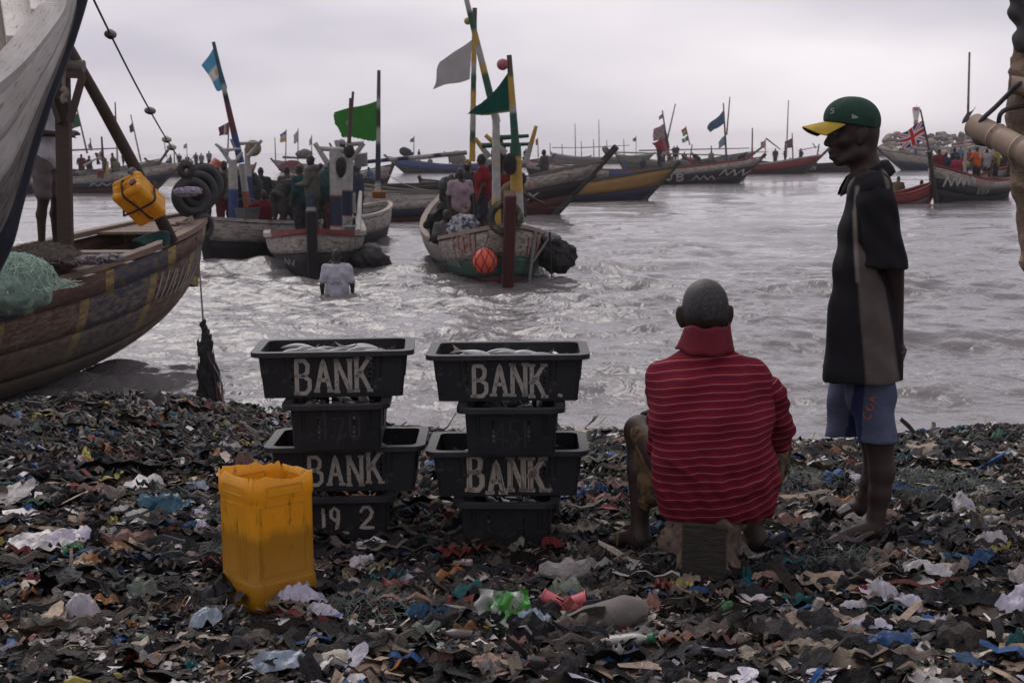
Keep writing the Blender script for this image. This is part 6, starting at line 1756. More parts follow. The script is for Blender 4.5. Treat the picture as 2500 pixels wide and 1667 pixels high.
person(546, 392, 33.6, -60, 'stand', 'person in pale green shirt and red trousers behind the tyres', shirt=(.13, .14, .115), legs=(.10, .018, .018), long=True, h=.02, H=1.7)
person(527, 405, 33.0, -70, 'bend', 'person bending with lowered head beside the tyres', shirt=(.07, .06, .055), legs=(.04, .04, .045), h=.02)
person(636, 408, 36.5, 120, 'stand', 'person in black half hidden by the hung dark net', shirt=(.02, .02, .022), legs=(.03, .03, .03), long=True)
# aboard the FUFU canoe
person(1074, 492, 28.8, -75, 'sithold', 'person in black sitting with a hand at his face on the FUFU canoe', shirt=(.016, .016, .018), legs=(.02, .02, .022), long=True, sleeve=1.1, h=.021)
person(1124, 410, 28.4, -70, 'stand', 'person in pale pink checked shirt standing in the FUFU canoe', shirt=(.30, .22, .255), legs=(.075, .055, .03), h=.021)
person(1141, 391, 29.6, -95, 'stand', 'person in camouflage cap behind the person in pale pink', shirt=(.03, .03, .032), legs=(.03, .03, .03), hat=(.16, .11, .07), h=.02)
person(1176, 375, 27.2, 175, 'stand', 'person in red T-shirt and dark shorts standing in the FUFU canoe', shirt=(.17, .011, .018), legs=(.030, .034, .052), h=.021, H=1.74)
person(1222, 392, 27.6, -90, 'stand', 'person in long red robe behind the white pole of the FUFU canoe', shirt=(.125, .010, .014), legs=(.11, .009, .012), long=True, h=.02)
person(1272, 420, 26.3, -10, 'bendreach', 'person in tan shirt leaning over the side of the FUFU canoe', shirt=(.13, .095, .055), legs=(.06, .05, .04), h=.022)
person(1160, 418, 30.2, -80, 'stand', 'person in dark jacket standing deep in the FUFU canoe', shirt=(.025, .025, .03), legs=(.03, .03, .03))
# wading and in the beached canoe
wp = on_water(824, 718);
wade = figure((wp[0], wp[1], WATER - .98), 96, 'stand', 'person in printed white T-shirt wading waist deep, seen from behind', shirt=(.40, .39, .44), legs=(.05, .05, .07), h=.017, H=1.74, sleeve=.7)
g = Geo(); bk = np.array([wp[0], wp[1] - .175, WATER + .20])
strokes(g, lambda x, y: (np.stack([bk[0] + x, np.full_like(x, bk[1]), bk[2] + y], 1), np.tile([0, -1.0, 0], (len(x), 1))), [[(-.13 + .02 * k, .03 * math.sin(k * 1.7)) for k in range(7)], [(.0 + .02 * k, .03 * math.sin(k * 1.9 + 1)) for k in range(7)]], .008, .004, .01)
g.build('shirt_print', mat('blue_print', (.06, .06, .14), rough=.8), wade)
person(106, 172, 14.6, -20, 'hold', 'person in white T-shirt and grey shorts standing in the beached canoe', shirt=(.58, .575, .64), legs=(.15, .12, .12), h=.015, H=1.80, sleeve=.65)
# aboard the canoe behind FUFU, and on the far boats
person(1328, 365, 53, 150, 'hold', 'person in grey overalls standing in the prow behind the FUFU canoe', shirt=(.065, .062, .065), legs=(.05, .05, .055), long=True, sleeve=1.1, h=.022)
person(1305, 428, 52, 200, 'sit', 'person sitting low behind the person in grey overalls', shirt=(.05, .045, .045), legs=(.04, .04, .04), h=.03)
FAR = [  # px, py, Y, face, kind, shirt, legs, label
 (198, 376, 88, 90, 'back', (.095, .030, .034), (.07, .04, .045), 'person in dull red seen from behind on the grey blue canoe at far left'),
 (217, 380, 90, 60, 'stand', (.03, .03, .035), (.03, .03, .035), 'person in black beside the person in dull red at far left'),
 (274, 373, 89, 200, 'stand', (.13, .03, .035), (.04, .04, .05), 'person in red shirt standing by the pole over the grey blue canoe'),
 (281, 386, 87.5, 120, 'sit', (.10, .10, .07), (.03, .04, .04), 'person in pale yellow vest sitting on the grey blue canoe'),
 (235, 372, 91, 160, 'bend', (.10, .11, .14), (.04, .04, .05), 'person in pale blue bending on the grey blue canoe'),
 (318, 368, 112, 20, 'bend', (.16, .03, .035), (.04, .04, .05), 'person in red bending behind the leaning pole'),
 (181, 412, 87, 100, 'sit', (.05, .05, .055), (.04, .04, .04), 'dark clothed person crouching near the mast post'),
 (410, 386, 150, 80, 'stand', (.05, .06, .13), (.03, .03, .05), 'person in blue on the small far canoe left of the tyres'),
 (416, 378, 152, 40, 'up', (.03, .03, .035), (.03, .03, .035), 'person in black with raised arm left of the tyres'),
 (437, 374, 150, 100, 'stand', (.03, .035, .045), (.03, .03, .04), 'tall dark figure by the white disc floats'),
 (457, 378, 158, 90, 'stand', (.02, .02, .022), (.02, .02, .022), 'slim dark figure under the striped flag'),
 (478, 372, 140, 60, 'hip', (.03, .035, .045), (.03, .03, .03), 'person in dark blue with elbow out above the tyres'),
 (491, 373, 140, 120, 'stand', (.16, .12, .10), (.12, .12, .14), 'person in pale brown beside the dark blue person above the tyres'),
 (510, 368, 138, 90, 'stand', (.13, .14, .125), (.04, .04, .04), 'person in pale grey shirt standing above the tyres'),
 (466, 386, 145, 90, 'sit', (.20, .18, .19), (.04, .04, .04), 'small figure in white sitting above the tyres'),
 (900, 407, 90, 160, 'sit', (.05, .09, .14), (.03, .03, .04), 'person in light blue sitting in the grey canoe beyond the banded posts'),
 (866, 410, 91, 100, 'sit', (.03, .035, .05), (.03, .03, .04), 'dark person crouching beside the hung white bucket'),
 (1003, 366, 155, -100, 'stand', (.04, .035, .06), (.03, .03, .04), 'leftmost dark person on the far blue canoe'),
 (1023, 364, 155, 20, 'stand', (.03, .03, .035), (.10, .07, .06), 'person with bare legs on the far blue canoe'),
 (1085, 369, 156, 200, 'bend', (.04, .05, .09), (.03, .03, .05), 'person in blue bending over the far blue canoe'),
 (1050, 384, 155, 90, 'sit', (.14, .13, .13), (.04, .04, .04), 'pale shirted person sitting on the far blue canoe'),
 (1120, 368, 157, 90, 'stand', (.12, .10, .08), (.05, .05, .05), 'person in tan near the stern of the far blue canoe'),
 (1284, 362, 140, 90, 'stand', (.03, .035, .05), (.03, .03, .04), 'dark figure on the low canoe right of the FUFU masts'),
 (1610, 357, 112, 120, 'stand', (.035, .035, .045), (.03, .03, .04), 'person in dark blue under the red flag on the long black canoe'),
 (1626, 366, 111, 60, 'bend', (.15, .14, .135), (.04, .04, .045), 'person in pale grey bending on the long black canoe'),
 (1646, 356, 166, 90, 'stand', (.02, .02, .022), (.02, .02, .022), 'left of two black figures standing side by side far behind'),
 (1653, 355, 166, 90, 'stand', (.022, .02, .022), (.02, .02, .022), 'right of two black figures standing side by side far behind'),
 (1671, 370, 150, 90, 'stand', (.03, .04, .06), (.03, .03, .04), 'dark blue figure under the tricolour flag'),
 (1637, 375, 113, 90, 'sit', (.10, .09, .085), (.05, .05, .05), 'grey crouching figure amid the long black canoe'),
 (1690, 372, 112, 200, 'bend', (.05, .05, .03), (.03, .03, .03), 'olive clothed figure bending under the tricolour flag'),
 (1737, 366, 112, 40, 'stand', (.17, .16, .15), (.04, .04, .045), 'person in pale shirt beside the black tent-like sail'),
 (1770, 398, 111, 30, 'sit', (.05, .10, .22), (.04, .04, .06), 'person in bright blue sitting near the pale blue flags'),
 (1822, 370, 113, -30, 'bend', (.04, .035, .035), (.035, .03, .03), 'person bending at the bow end of the long black canoe'),
 (1814, 376, 114, 200, 'stand', (.03, .03, .035), (.03, .03, .035), 'dark person at the bow end of the long black canoe'),
 (1893, 362, 131, 90, 'stand', (.07, .055, .05), (.05, .045, .045), 'bare chested person on the red railed canoe far right'),
 (1917, 360, 131, 160, 'hold', (.02, .02, .022), (.02, .02, .022), 'black clothed person by the thin pole on the far red railed canoe'),
 (1929, 385, 130, 20, 'sit', (.05, .09, .16), (.04, .05, .08), 'person in blue crouching on the far red railed canoe'),
 (1938, 388, 131, 90, 'sit', (.08, .06, .05), (.05, .04, .04), 'small brown figure sitting on the far red railed canoe'),
 (1955, 362, 132, 200, 'hip', (.03, .035, .05), (.03, .03, .04), 'person with hand on hip at the end of the far red railed canoe'),
 (2293, 364, 63, 80, 'stand', (.14, .022, .03), (.05, .04, .045), 'person in maroon shirt standing behind the striped cross flag staff'),
 (2336, 378, 63, 100, 'stand', (.26, .03, .06), (.13, .06, .05), 'person in red and yellow shirt on the toothed prow canoe'),
 (2331, 360, 66, 120, 'stand', (.025, .03, .05), (.02, .02, .03), 'person in dark blue behind the red and yellow shirt'),
 (2345, 358, 120, 90, 'stand', (.06, .16, .26), (.05, .06, .10), 'figure in sky blue among the far crowd at right'),
 (2386, 358, 64.5, 95, 'stand', (.50, .11, .03), (.02, .02, .022), 'person in bright orange shirt on the toothed prow canoe'),
 (2433, 358, 66, 150, 'stand', (.26, .20, .04), (.02, .025, .03), 'person in yellow and dark green by the bamboo end'),
 (2194, 430, 60.5, 60, 'sit', (.10, .075, .04), (.05, .05, .04), 'person in tan shirt sitting in the small red bowed canoe'),
 (2250, 439, 60, 40, 'sit', (.04, .045, .06), (.03, .03, .04), 'person in dark vest sitting at the bow of the small red bowed canoe'),
 (2205, 362, 142, 90, 'sit', (.22, .18, .04), (.03, .03, .05), 'figure in yellow on the canoe under the breakwater'),
 (2262, 370, 142, 90, 'stand', (.20, .19, .19), (.04, .04, .05), 'figure in white behind the striped cross flag'),
 (2368, 364, 120, 60, 'stand', (.22, .05, .05), (.05, .04, .04), 'figure in red between the orange and blue people'),
 (2365, 388, 65, 30, 'bend', (.30, .24, .06), (.03, .03, .035), 'bending figure in yellow behind the orange shirt'),
]
FAR += [(px, py, Y, fc, kd, sh, lg, lb) for (px, py, Y, fc, kd, lb), sh, lg in zip((
 (700, 405, 35, 120, 'stand', 'person in brown left of the dark teal oilskin'), (782, 398, 34, 100, 'back', 'person in dark grey right behind the hoodie'), (870, 400, 35.5, 160, 'hold', 'person in dark blue right of the banded posts'), (715, 425, 33.5, 60, 'bend', 'person bending in black left of the hoodie'),
 (590, 402, 35.5, 90, 'stand', 'person in black between the blue and white posts'), (578, 412, 36.5, -60, 'stand', 'person in dull green behind the blue and white posts'), (1102, 425, 30.5, -100, 'stand', 'person in dark green left of the pale pink shirt'), (1196, 398, 30, 100, 'stand', 'person in dark blue behind the red T-shirt'),
 (1250, 415, 29, -80, 'stand', 'person in brown between the yellow post and the red robe'), (1090, 512, 28, -60, 'sit', 'person in grey sitting behind the mottled sack'), (2310, 372, 65, 90, 'stand', 'person in navy between the maroon and yellow shirts'), (2410, 362, 66, 90, 'stand', 'person in white right of the orange shirt'), (2352, 372, 67, 90, 'stand', 'person in red far behind the white post at right'), (2450, 372, 67, 200, 'hold', 'person in black at the stern of the toothed prow canoe'),
 (1668, 380, 112, 60, 'stand', 'person in black right of the pale net heap'), (1700, 378, 113, 120, 'hold', 'person in grey left of the black tent-like cloth'), (1785, 384, 112, 90, 'stand', 'person in dull red right of the bright blue person'), (1570, 384, 112, 60, 'stand', 'person in dark clothes at the left half of the long black canoe'), (165, 395, 89, 80, 'stand', 'person in brown just right of the beached canoe person'), (340, 400, 112, 90, 'sit', 'person in black near the upright black prow')),
 [(.07, .05, .04), (.04, .04, .045), (.03, .04, .07), (.016, .016, .018), (.02, .02, .022), (.06, .07, .05), (.02, .05, .04), (.03, .035, .06), (.09, .07, .05), (.10, .095, .09), (.025, .03, .06), (.3, .29, .29), (.2, .03, .03), (.02, .02, .02), (.02, .02, .02), (.1, .1, .1), (.13, .04, .04), (.03, .03, .035), (.07, .055, .045), (.02, .02, .02)], [(.03, .03, .035), (.05, .045, .045)] * 10)]
for px, py, Y, fc, kd, sh, lg, lb in FAR:
 person(px, py, Y, fc, kd, lb, shirt=sh, legs=lg, h=.026 if Y < 40 else .034 if Y < 100 else .048, long=(len(lb) % 3 != 0), group='people aboard the far boats')
# ------------------------------------------------------------------ the boats farther out
def far_boat(label, bow, heading, L, B, bottom, strake, rail, fb=.75, rb=.8, rs=.6, stem=.35, third=None, thw=(.2, .35, .5, .65, .8), rake=.9, **k):
 b = Boat(label, bow, heading, L, B, fb=fb, rb=rb, rs=rs, draft=.3, kb=.25, ks=.25, rake=rake, qb=2.2, **k)
 if third is not None:
  b.band('bottom_plank', 0, .50, bottom, nt=22, nu=4).band('hull_plank', .495, .74, third, off=.015, nt=22, nu=3).band('sheer_plank', .735, .97, strake, off=.03, nt=22, nu=3)
 else:
  b.band('bottom_plank', 0, .56, bottom, nt=22, nu=4).band('sheer_plank', .555, .97, strake, off=.02, nt=22, nu=4)
 b.rail(rail, w=.11, h=.08, nt=26).floor(dark_w, .12).thwarts(thw, bareb).stem(rail if stem < .2 else dark_w, top=stem, w=.16, d=.22)
 b.stem(dark_w, top=.2, w=.14, d=.18, t=0.0, name='stern_post')
 return b
thinp = (.13, .115, .11)
# F: prow right behind FUFU
bF = far_boat('dark prowed canoe lettered in red and white right behind the FUFU canoe', on_water(1352, 527), -28, 10, 1.9, maroon_w, wE, grey_w, third=black_w, fb=.8, rb=1.15, rake=1.1, stem=.7)
bF.word(-1, 'SUSAN', 2.9, 1.02, .2, .16, .07, .05, paint_red); bF.word(-1, 'XXVX', 3.0, .58, .24, .22, .08, .06, paint_white)
torus('rope_coil', bF.W(bF.surf(.985, 1, 1) + np.array([.45, 0, .42])), .15, .07, (.7, -.35, .6), mat('grey_rope', (.17, .155, .14), (.09, .08, .07), scale=40, rough=.95, bump=.5), 'grey rope coil wound round the prow behind the FUFU canoe', 'rope')
bF.ppole((1395, 475), (1455, 430), 51, .05, K_, name='steering_oar')
# G: ECCLESIA and the dark hull behind it
bG = far_boat('low navy canoe lettered ECCLESIA lying across behind the FUFU canoe', on_water(1185, 536), 0.5, 8.2, 1.8, maroon_w, white_w, white_w, third=navy_w, fb=.72, rb=.25, rs=.2, rake=.3, stem=.1, thw=(.1, .2, .3, .4, .5, .6, .7, .8))
bG.word(-1, 'ECCLESIA', -.75, .42, .17, .15, .07, .045, paint_white); bG.word(-1, 'HIP XOX', -1.55, .1, .18, .15, .07, .05, paint_white)
gp = bG.ppole((922, 500), (925, 172), 50.5, .11, [(.18, W_), (.35, N_), (.45, N_), (.58, W_), (.72, K_), (.8, W_), (1, BRN)], name='flag_mast', r1=.06)
flag(gp, [(924, 245), (815, 272), (834, 334), (928, 343)], 50.5, lambda u, v: np.where(((u - .72) ** 2 + (v - .5) ** 2 < .006)[..., None], (.14, .24, .10), (.022, .13, .018)), amp=.06, nu=36, nv=22, label='large bright green flag with frayed edge', jag=.018, seed=9)
bG.ppole((878, 397), (1140, 372), 51, .07, [(.15, N_), (.2, W_), (.28, N_), (.36, W_), (.45, N_), (.7, W_), (.75, N_), (1, GRY)], name='long_boom', r1=.07)
bG2 = far_boat('plain black hulled canoe with heaped nets behind the ECCLESIA canoe', on_water(1230, 512), 0, 10, 1.9, black_w, black_w, dark_w, fb=1.0, rb=.3, rs=.3, rake=.3, stem=.1)
lump('net_heap', 'dark net heaped on the plain black canoe', 'net', at_y(1045, 470, 57), (.9, .6, .28), net_dark, 31)
# H: yellow and blue
bH = far_boat('empty blue and ochre canoe between the FUFU canoe and the open water', on_water(1572, 488), 6, 10, 1.8, navy_w, ochre_w, dark_w, third=None, fb=.75, rb=.75, rs=.3, stem=.35, rake=1.0)
bH.band('side_panel', .56, .95, blue_w, t0=.2, t1=.52, off=.045, nt=14, nu=3)
# I: long black, JB
bI = far_boat('long black canoe lettered JB with white teeth at its bow', on_water(1800, 448), 1, 13.5, 2.1, black_w, white_w, red_w, fb=.95, rb=.75, rs=.75, stem=.3, third=black_w, rake=1.2)
bI.band('side_panel', .72, .97, blue_w, t0=.36, t1=.56, off=.05, nt=12, nu=3).band('side_panel', .72, .97, red_w, t0=.26, t1=.30, off=.05, nt=5, nu=3)
bI.word(-1, 'JB', 1.9, .28, .42, .4, .3, .12, paint_white); bI.word(-1, 'YANUMAR', -5.1, .5, .3, .24, .1, .07, paint_white)
bI.word(-1, 'XIII XIIIX', -2.6, .26, .34, .25, .1, .08, paint_white); bI.zig(-1, 5.2, 7.0, .55, .38, 8, .09, paint_white); bI.zig(-1, 3.6, 5.0, .3, .25, 6, .08, paint_white)
YI = 112
r1_ = bI.ppole((1636, 400), (1617, 270), YI, .09, [(.35, R_), (.6, K_), (1, GRY)], name='flag_mast')
flag(r1_, [(1628, 325), (1592, 352), (1610, 375), (1636, 362)], YI, lambda u, v: np.where((np.abs(u - .3) < .12)[..., None], (.2, .1, .12), (.22, .022, .035)), amp=.08, label='red flag lowest on the leaning mast', seed=11)
flag(r1_, [(1621, 302), (1595, 316), (1594, 346), (1630, 336)], YI, lambda u, v: np.where((((u * 4).astype(int) + (v * 4).astype(int)) % 2 == 0)[..., None], (.20, .13, .14), (.24, .19, .20)), amp=.05, label='faded pink checked flag', seed=12)
flag(r1_, [(1618, 277), (1608, 286), (1609, 293), (1620, 287)], YI, hstripe([K_, (.3, .3, .3), (.02, .05, .03)]), amp=.05, nu=8, nv=8, label='small dark striped flag at the top of the leaning mast', seed=13)
bI.ppole((1628, 345), (1649, 254), YI + 1, .07, GRY, name='thin_mast')
r2_ = bI.ppole((1684, 355), (1674, 308), YI + 2, .05, BRN, name='flag_staff')
flag(r2_, [(1675, 310), (1663, 318), (1668, 334), (1679, 326)], YI + 2, hstripe([(.3, .04, .04), (.4, .28, .05), (.04, .2, .08)]), amp=.05, nu=8, nv=9, label='small red yellow and green flag', seed=14)
flag(r2_, [(1679, 331), (1664, 341), (1667, 350), (1680, 343)], YI + 2, vstripe([(.02, .16, .08), (.4, .4, .38), (.02, .16, .08)]), amp=.05, nu=9, nv=8, label='small green and white flag', seed=15)
r3_ = bI.ppole((1775, 412), (1766, 252), YI, .09, [(.25, B_), (.35, R_), (.5, N_), (.6, R_), (.7, N_), (1, GRY)], name='flag_mast')
flag(r3_, [(1768, 268), (1725, 308), (1731, 324), (1769, 300)], YI, solid_c((.055, .10, .15)), amp=.07, label='long slate blue pennant streaming from its mast', seed=16)
flag(r3_, [(1771, 328), (1755, 345), (1754, 364), (1772, 352)], YI, solid_c((.17, .21, .27)), amp=.06, label='pale grey blue flag below the slate pennant', seed=17)
bI.ppole((1774, 330), (1782, 237), YI + .5, .07, GRY, name='thin_mast')
bI.ppole((1526, 420), (1526, 392), YI, .12, B_, name='blue_post')
bI.ppole((1460, 450), (1478, 375), YI - 2, .07, K_, name='steering_oar')
bI.ppole((1500, 372), (1790, 380), YI + 2, .06, GRY, name='long_boom', r1=.05)
lump('sail_tent', 'black cloth propped like a tent on the long black canoe', 'tarp', at_y(1728, 408, YI), (1.1, .6, .75), net_dark, 41)
lump('net_heap', 'pale grey net heap mid deck of the long black canoe', 'net', at_y(1655, 408, YI), (1.3, .7, .5), mat('pale_net', (.11, .105, .10), (.05, .048, .046), scale=6, rough=.95, bump=.8), 42)
# J green hull behind, K red railed, L far lattice, U dark
bJ = far_boat('worn green canoe behind the long black one', on_water(1795, 412), 1, 12.5, 2, green_w, grey_w, green_w, fb=.9, rb=1.0, rs=.9, stem=.8, rake=1.5)
bJ.ppole((1560, 368), (1830, 362), 168, .09, GRY, name='long_boom'); bJ.ppole((1683, 400), (1690, 353), 168, .10, BRN, name='frame_post'); bJ.ppole((1740, 395), (1736, 356), 168, .1, BRN, name='frame_post')
bK = far_boat('dark canoe with red rail and bare poles far right of the long black one', on_water(1960, 424), 1, 10, 2, black_w, red_w, white_w, fb=.85, rb=.8, rs=.8, stem=.8, rake=1.2)
bK.ppole((1920, 380), (1925, 245), 130, .07, (.25, .24, .24), name='thin_mast'); k1 = bK.ppole((1936, 395), (1934, 325), 130, .07, BRN, name='flag_staff')
flag(k1, [(1934, 337), (1916, 346), (1916, 361), (1935, 361)], 130, hstripe([(.15, .05, .05), (.13, .09, .08), (.13, .05, .05)]), amp=.06, nu=10, nv=9, label='dull red brown flag on the far red railed canoe', seed=18)
bK.ppole((1836, 400), (1837, 313), 130, .09, [(.5, R_), (1, BRN)], name='frame_post'); bK.ppole((1870, 338), (1905, 365), 131, .07, K_, name='raised_arm')
k2 = bK.ppole((1868, 388), (1869, 340), 132, .05, GRY, name='flag_staff')
flag(k2, [(1869, 341), (1857, 348), (1858, 361), (1868, 362)], 132, vstripe([(.3, .27, .27), (.25, .12, .11)]), amp=.06, nu=8, nv=8, label='small white and pink flag far right', seed=19)
bK.ppole((1835, 372), (1875, 371), 130, .05, GRY, name='cross_bar'); bK.ppole((1950, 368), (1998, 358), 131, .05, GRY, name='long_boom')
bL = far_boat('far grey canoe with a lattice of thin upright poles', on_water(1574, 399), 0, 14, 2, grey_w, grey_w, white_w, fb=1.0, rb=.5, rs=.8, stem=.3, rake=1.2)
bL2 = far_boat('farthest low canoe at the left end of the thin pole lattice', on_water(1428, 397), 0, 6, 1.8, dark_w, grey_w, grey_w, fb=.7, rb=.4, rs=.5, stem=.2)
for px, top, bot in ((1372, 352, 385), (1404, 302, 385), (1419, 345, 388), (1449, 340, 385), (1462, 292, 388), (1481, 342, 388), (1523, 340, 392), (1343, 350, 385)):
 (bL if px > 1410 else bL2).ppole((px + 1, bot), (px, top), 240, .09, thinp, name='thin_pole')
bL.ppole((1420, 361), (1538, 355), 240, .08, thinp, name='long_boom'); bL2.ppole((1348, 361), (1418, 361), 240, .08, thinp, name='long_boom')
l1 = bL.ppole((1553, 385), (1553, 332), 238, .07, GRY, name='flag_staff'); flag(l1, [(1553, 334), (1544, 340), (1546, 346), (1553, 345)], 238, vstripe([(.04, .08, .03), (.2, .15, .03)]), nu=6, nv=6, label='tiny dark green and yellow flag', seed=20)
bU = far_boat('low dark canoe behind the standing person with small white lettering', on_water(2090, 420), 2, 9, 1.8, maroon_w, black_w, dark_w, fb=.75, rb=.3, rs=.4, stem=.2)
bU.word(-1, 'HIXIXN', -1.5, .3, .3, .28, .14, .09, paint_white)
bU.ppole((1992, 400), (2000, 352), 140, .1, BRN, name='frame_post'); bU.ppole((1992, 362), (1984, 350), 140, .07, BRN, name='raised_arm')
# right: toothed prow canoe, small canoe, canoe under the breakwater
bR = far_boat('grey canoe with black and white toothed prow and striped cross flag', on_water(2286, 497), -127, 9, 2.2, black_w, white_w, red_w, fb=.85, rb=.75, rs=.5, stem=.6, third=black_w, rake=.5)
for side in (1, -1): bR.zig(side, -4.2 if side > 0 else 2.2, -2.6 if side > 0 else 3.8, .72, .42, 10, .09, paint_white); bR.word(side, 'GOIIXN', (-2.4 if side > 0 else .5), .75, .28, .22, .1, .07, mat_strokes('boat_letter_orange', (.34, .10, .05), (.3, .28, .27), .3)); bR.word(side, 'VIIIV', (-2.2 if side > 0 else .7), .32, .28, .22, .1, .06, paint_white)
u1_ = bR.ppole((2276, 400), (2247, 268), 60.5, .055, [(.6, (.09, .03, .035)), (1, K_)], name='flag_staff')
flag(u1_, [(2252, 294), (2191, 330), (2204, 364), (2260, 341)], 60.5, union, amp=.045, nu=54, nv=34, label='red white and blue crossed flag', seed=22)
bR.ppole((2355, 440), (2357, 360), 62, .07, W_, name='frame_post', r1=.06); bR.ppole((2335, 352), (2385, 344), 62.5, .045, (.3, .12, .11), name='cross_bar'); bR.ppole((2356, 360), (2357, 330), 62, .05, W_, name='frame_post')
bR.ppole((2395, 370), (2412, 347), 64, .06, W_, name='raised_arm'); bR.ppole((2394, 385), (2394, 350), 64, .07, W_, name='frame_post')
rm = bR.ppole((2362, 330), (2367, 128), 64, .06, [(.4, (.12, .07, .07)), (1, (.16, .15, .15))], name='thin_mast', r1=.045)
flag(rm, [(2384, 259), (2358, 280), (2344, 304), (2362, 296)], 64, hstripe([(.09, .10, .10), (.16, .17, .17), (.08, .09, .09)]), amp=.08, label='grey flag half hidden by the bamboo end', seed=23)
bS = far_boat('small low canoe with red bow beside the toothed prow canoe', on_water(2262, 497), 14, 3.3, 1.1, grey_w, red_w, red_w, fb=.4, rb=.5, rs=.2, stem=.15, rake=.4, thw=(.3, .5, .7))
lump('net_heap', 'dark net heap in the small red bowed canoe', 'net', at_y(2212, 478, 60), (.6, .35, .22), net_dark, 51)
bT = far_boat('dark blue canoe crowded with gear below the breakwater', on_water(2205, 416), 178, 12, 2.1, navy_w, white_w, grey_w, fb=.9, rb=1.1, rs=.6, stem=.8, rake=1.4)
bT.ppole((2236, 400), (2235, 362), 142, .14, B_, name='blue_post'); bT.ppole((2285, 365), (2385, 352), 142, .08, GRY, name='long_boom'); bT.ppole((2320, 380), (2312, 352), 142, .1, W_, name='raised_arm'); bT.ppole((2400, 375), (2392, 345), 142, .1, W_, name='raised_arm')
lump('tarp_bundle', 'blue and red tarpaulin heap on the canoe below the breakwater', 'tarp', at_y(2230, 405, 141), (1.2, .6, .65), mat('blue_red_tarp', (.05, .11, .30), (.04, .08, .22), scale=.6, rough=.8, c3=(.2, .03, .04), thr=.52, s3=.5), 52)
lump('net_heap', 'grey gear heaped amidships on the canoe below the breakwater', 'net', at_y(2300, 396, 141), (1.6, .7, .5), MATS['pale_net'], 53)
# left: grey blue canoe lettered HASBOMAS and its neighbours
bP = far_boat('long grey canoe lettered HASBOMAS with navy waterline at far left', on_water(372, 470), 3, 10.5, 2, maroon_w, white_w, white_w, third=navy_w, fb=.95, rb=.8, rs=.3, stem=.25, rake=1.3)
bP.word(-1, 'HASBOMAS', 1.5, .86, .24, .2, .09, .06, paint_black); bP.zig(-1, 1.7, 2.9, .45, .18, 5, .07, paint_white); bP.zig(-1, 3.2, 4.0, .48, .2, 4, .07, paint_white)
p1_ = bP.ppole((213, 375), (187, 262), 88, .06, BRN, name='flag_staff'); flag(p1_, [(190, 275), (172, 296), (172, 316), (196, 308)], 88, lambda u, v: np.where((u > .55)[..., None], (.09, .075, .10), (.015, .085, .045)), amp=.06, label='green and purple flag behind the mast post', seed=25)
p2_ = bP.ppole((288, 420), (281, 250), 89, .07, [(.4, W_), (.55, GRY), (1, BRN)], name='flag_staff'); flag(p2_, [(283, 281), (262, 292), (266, 305), (286, 303)], 89, vstripe([(.02, .03, .08), (.02, .03, .08), (.25, .24, .26)]), amp=.06, nu=12, nv=9, label='navy flag behind the leaning pole', seed=26)
p3_ = bP.ppole((253, 410), (248, 334), 87.5, .09, [(.3, BRN), (1, K_)], name='flag_mast'); flag(p3_, [(251, 362), (239, 375), (243, 392), (254, 387)], 87.5, lambda u, v: np.where(((u - .5) ** 2 + (v - .45) ** 2 < .06)[..., None], (.24, .04, .05), (.32, .26, .25)), amp=.06, label='white flag with red disc on the HASBOMAS canoe', seed=27)
p4_ = bP.ppole((223, 368), (220, 337), 90, .05, BRN, name='flag_staff'); flag(p4_, [(221, 347), (214, 355), (217, 364), (226, 362)], 90, vstripe([(.09, .03, .03), (.3, .2, .16)]), nu=8, nv=8, label='small dull red flag at far left', seed=28)
bP.ppole((176, 367), (290, 362), 89, .06, (.2, .19, .19), name='long_boom'); bP.ppole((205, 405), (240, 385), 87, .07, W_, name='raised_arm'); bP.ppole((205, 415), (272, 417), 87, .05, (.14, .05, .06), name='cross_bar')
bP.ppole((262, 430), (263, 395), 86.5, .1, Y_, name='frame_post'); bP.ppole((240, 402), (236, 374), 88, .1, K_, name='frame_post')
lump('net_heap', 'grey net and gear heaped in the HASBOMAS canoe', 'net', at_y(222, 432, 87.5), (1.5, .6, .42), MATS['pale_net'], 61)
tub('bucket', 'orange red bucket in the HASBOMAS canoe', 'bucket', at_y(246, 432, 86.3), .2, .24, .34, MATS['orange_bucket'])
bP2 = far_boat('dark canoe with upright black prow behind the HASBOMAS canoe', on_water(360, 440), 8, 10, 2, black_w, grey_w, dark_w, fb=.95, rb=.9, rs=.4, stem=1.0, rake=.9)
q1_ = bP2.ppole((344, 395), (319, 280), 112, .07, GRY, name='flag_staff'); flag(q1_, [(323, 299), (315, 310), (317, 325), (329, 320)], 112, solid_c((.05, .045, .075)), amp=.08, nu=10, nv=9, label='small ragged dark purple flag on a thin staff', seed=29, jag=.05)
bQ = far_boat('small canoe with yellow and red hull left of the tyres', on_water(398, 432), 176, 9, 1.9, maroon_w, ochre_w, white_w, fb=.75, rb=.9, rs=.4, stem=.3, rake=1.0)
bQ.ppole((407, 385), (400, 343), 151, .07, (.25, .24, .24), name='thin_mast'); bQ.ppole((426, 400), (425, 365), 151, .1, W_, name='frame_post')
q2_ = bQ.ppole((457, 392), (456, 350), 152, .05, W_, name='flag_staff'); flag(q2_, [(456, 350), (448, 355), (448, 363), (457, 361)], 152, hstripe([(.16, .05, .05), (.35, .33, .33), (.05, .09, .2)]), nu=8, nv=9, label='tiny red white and blue striped flag', seed=30)
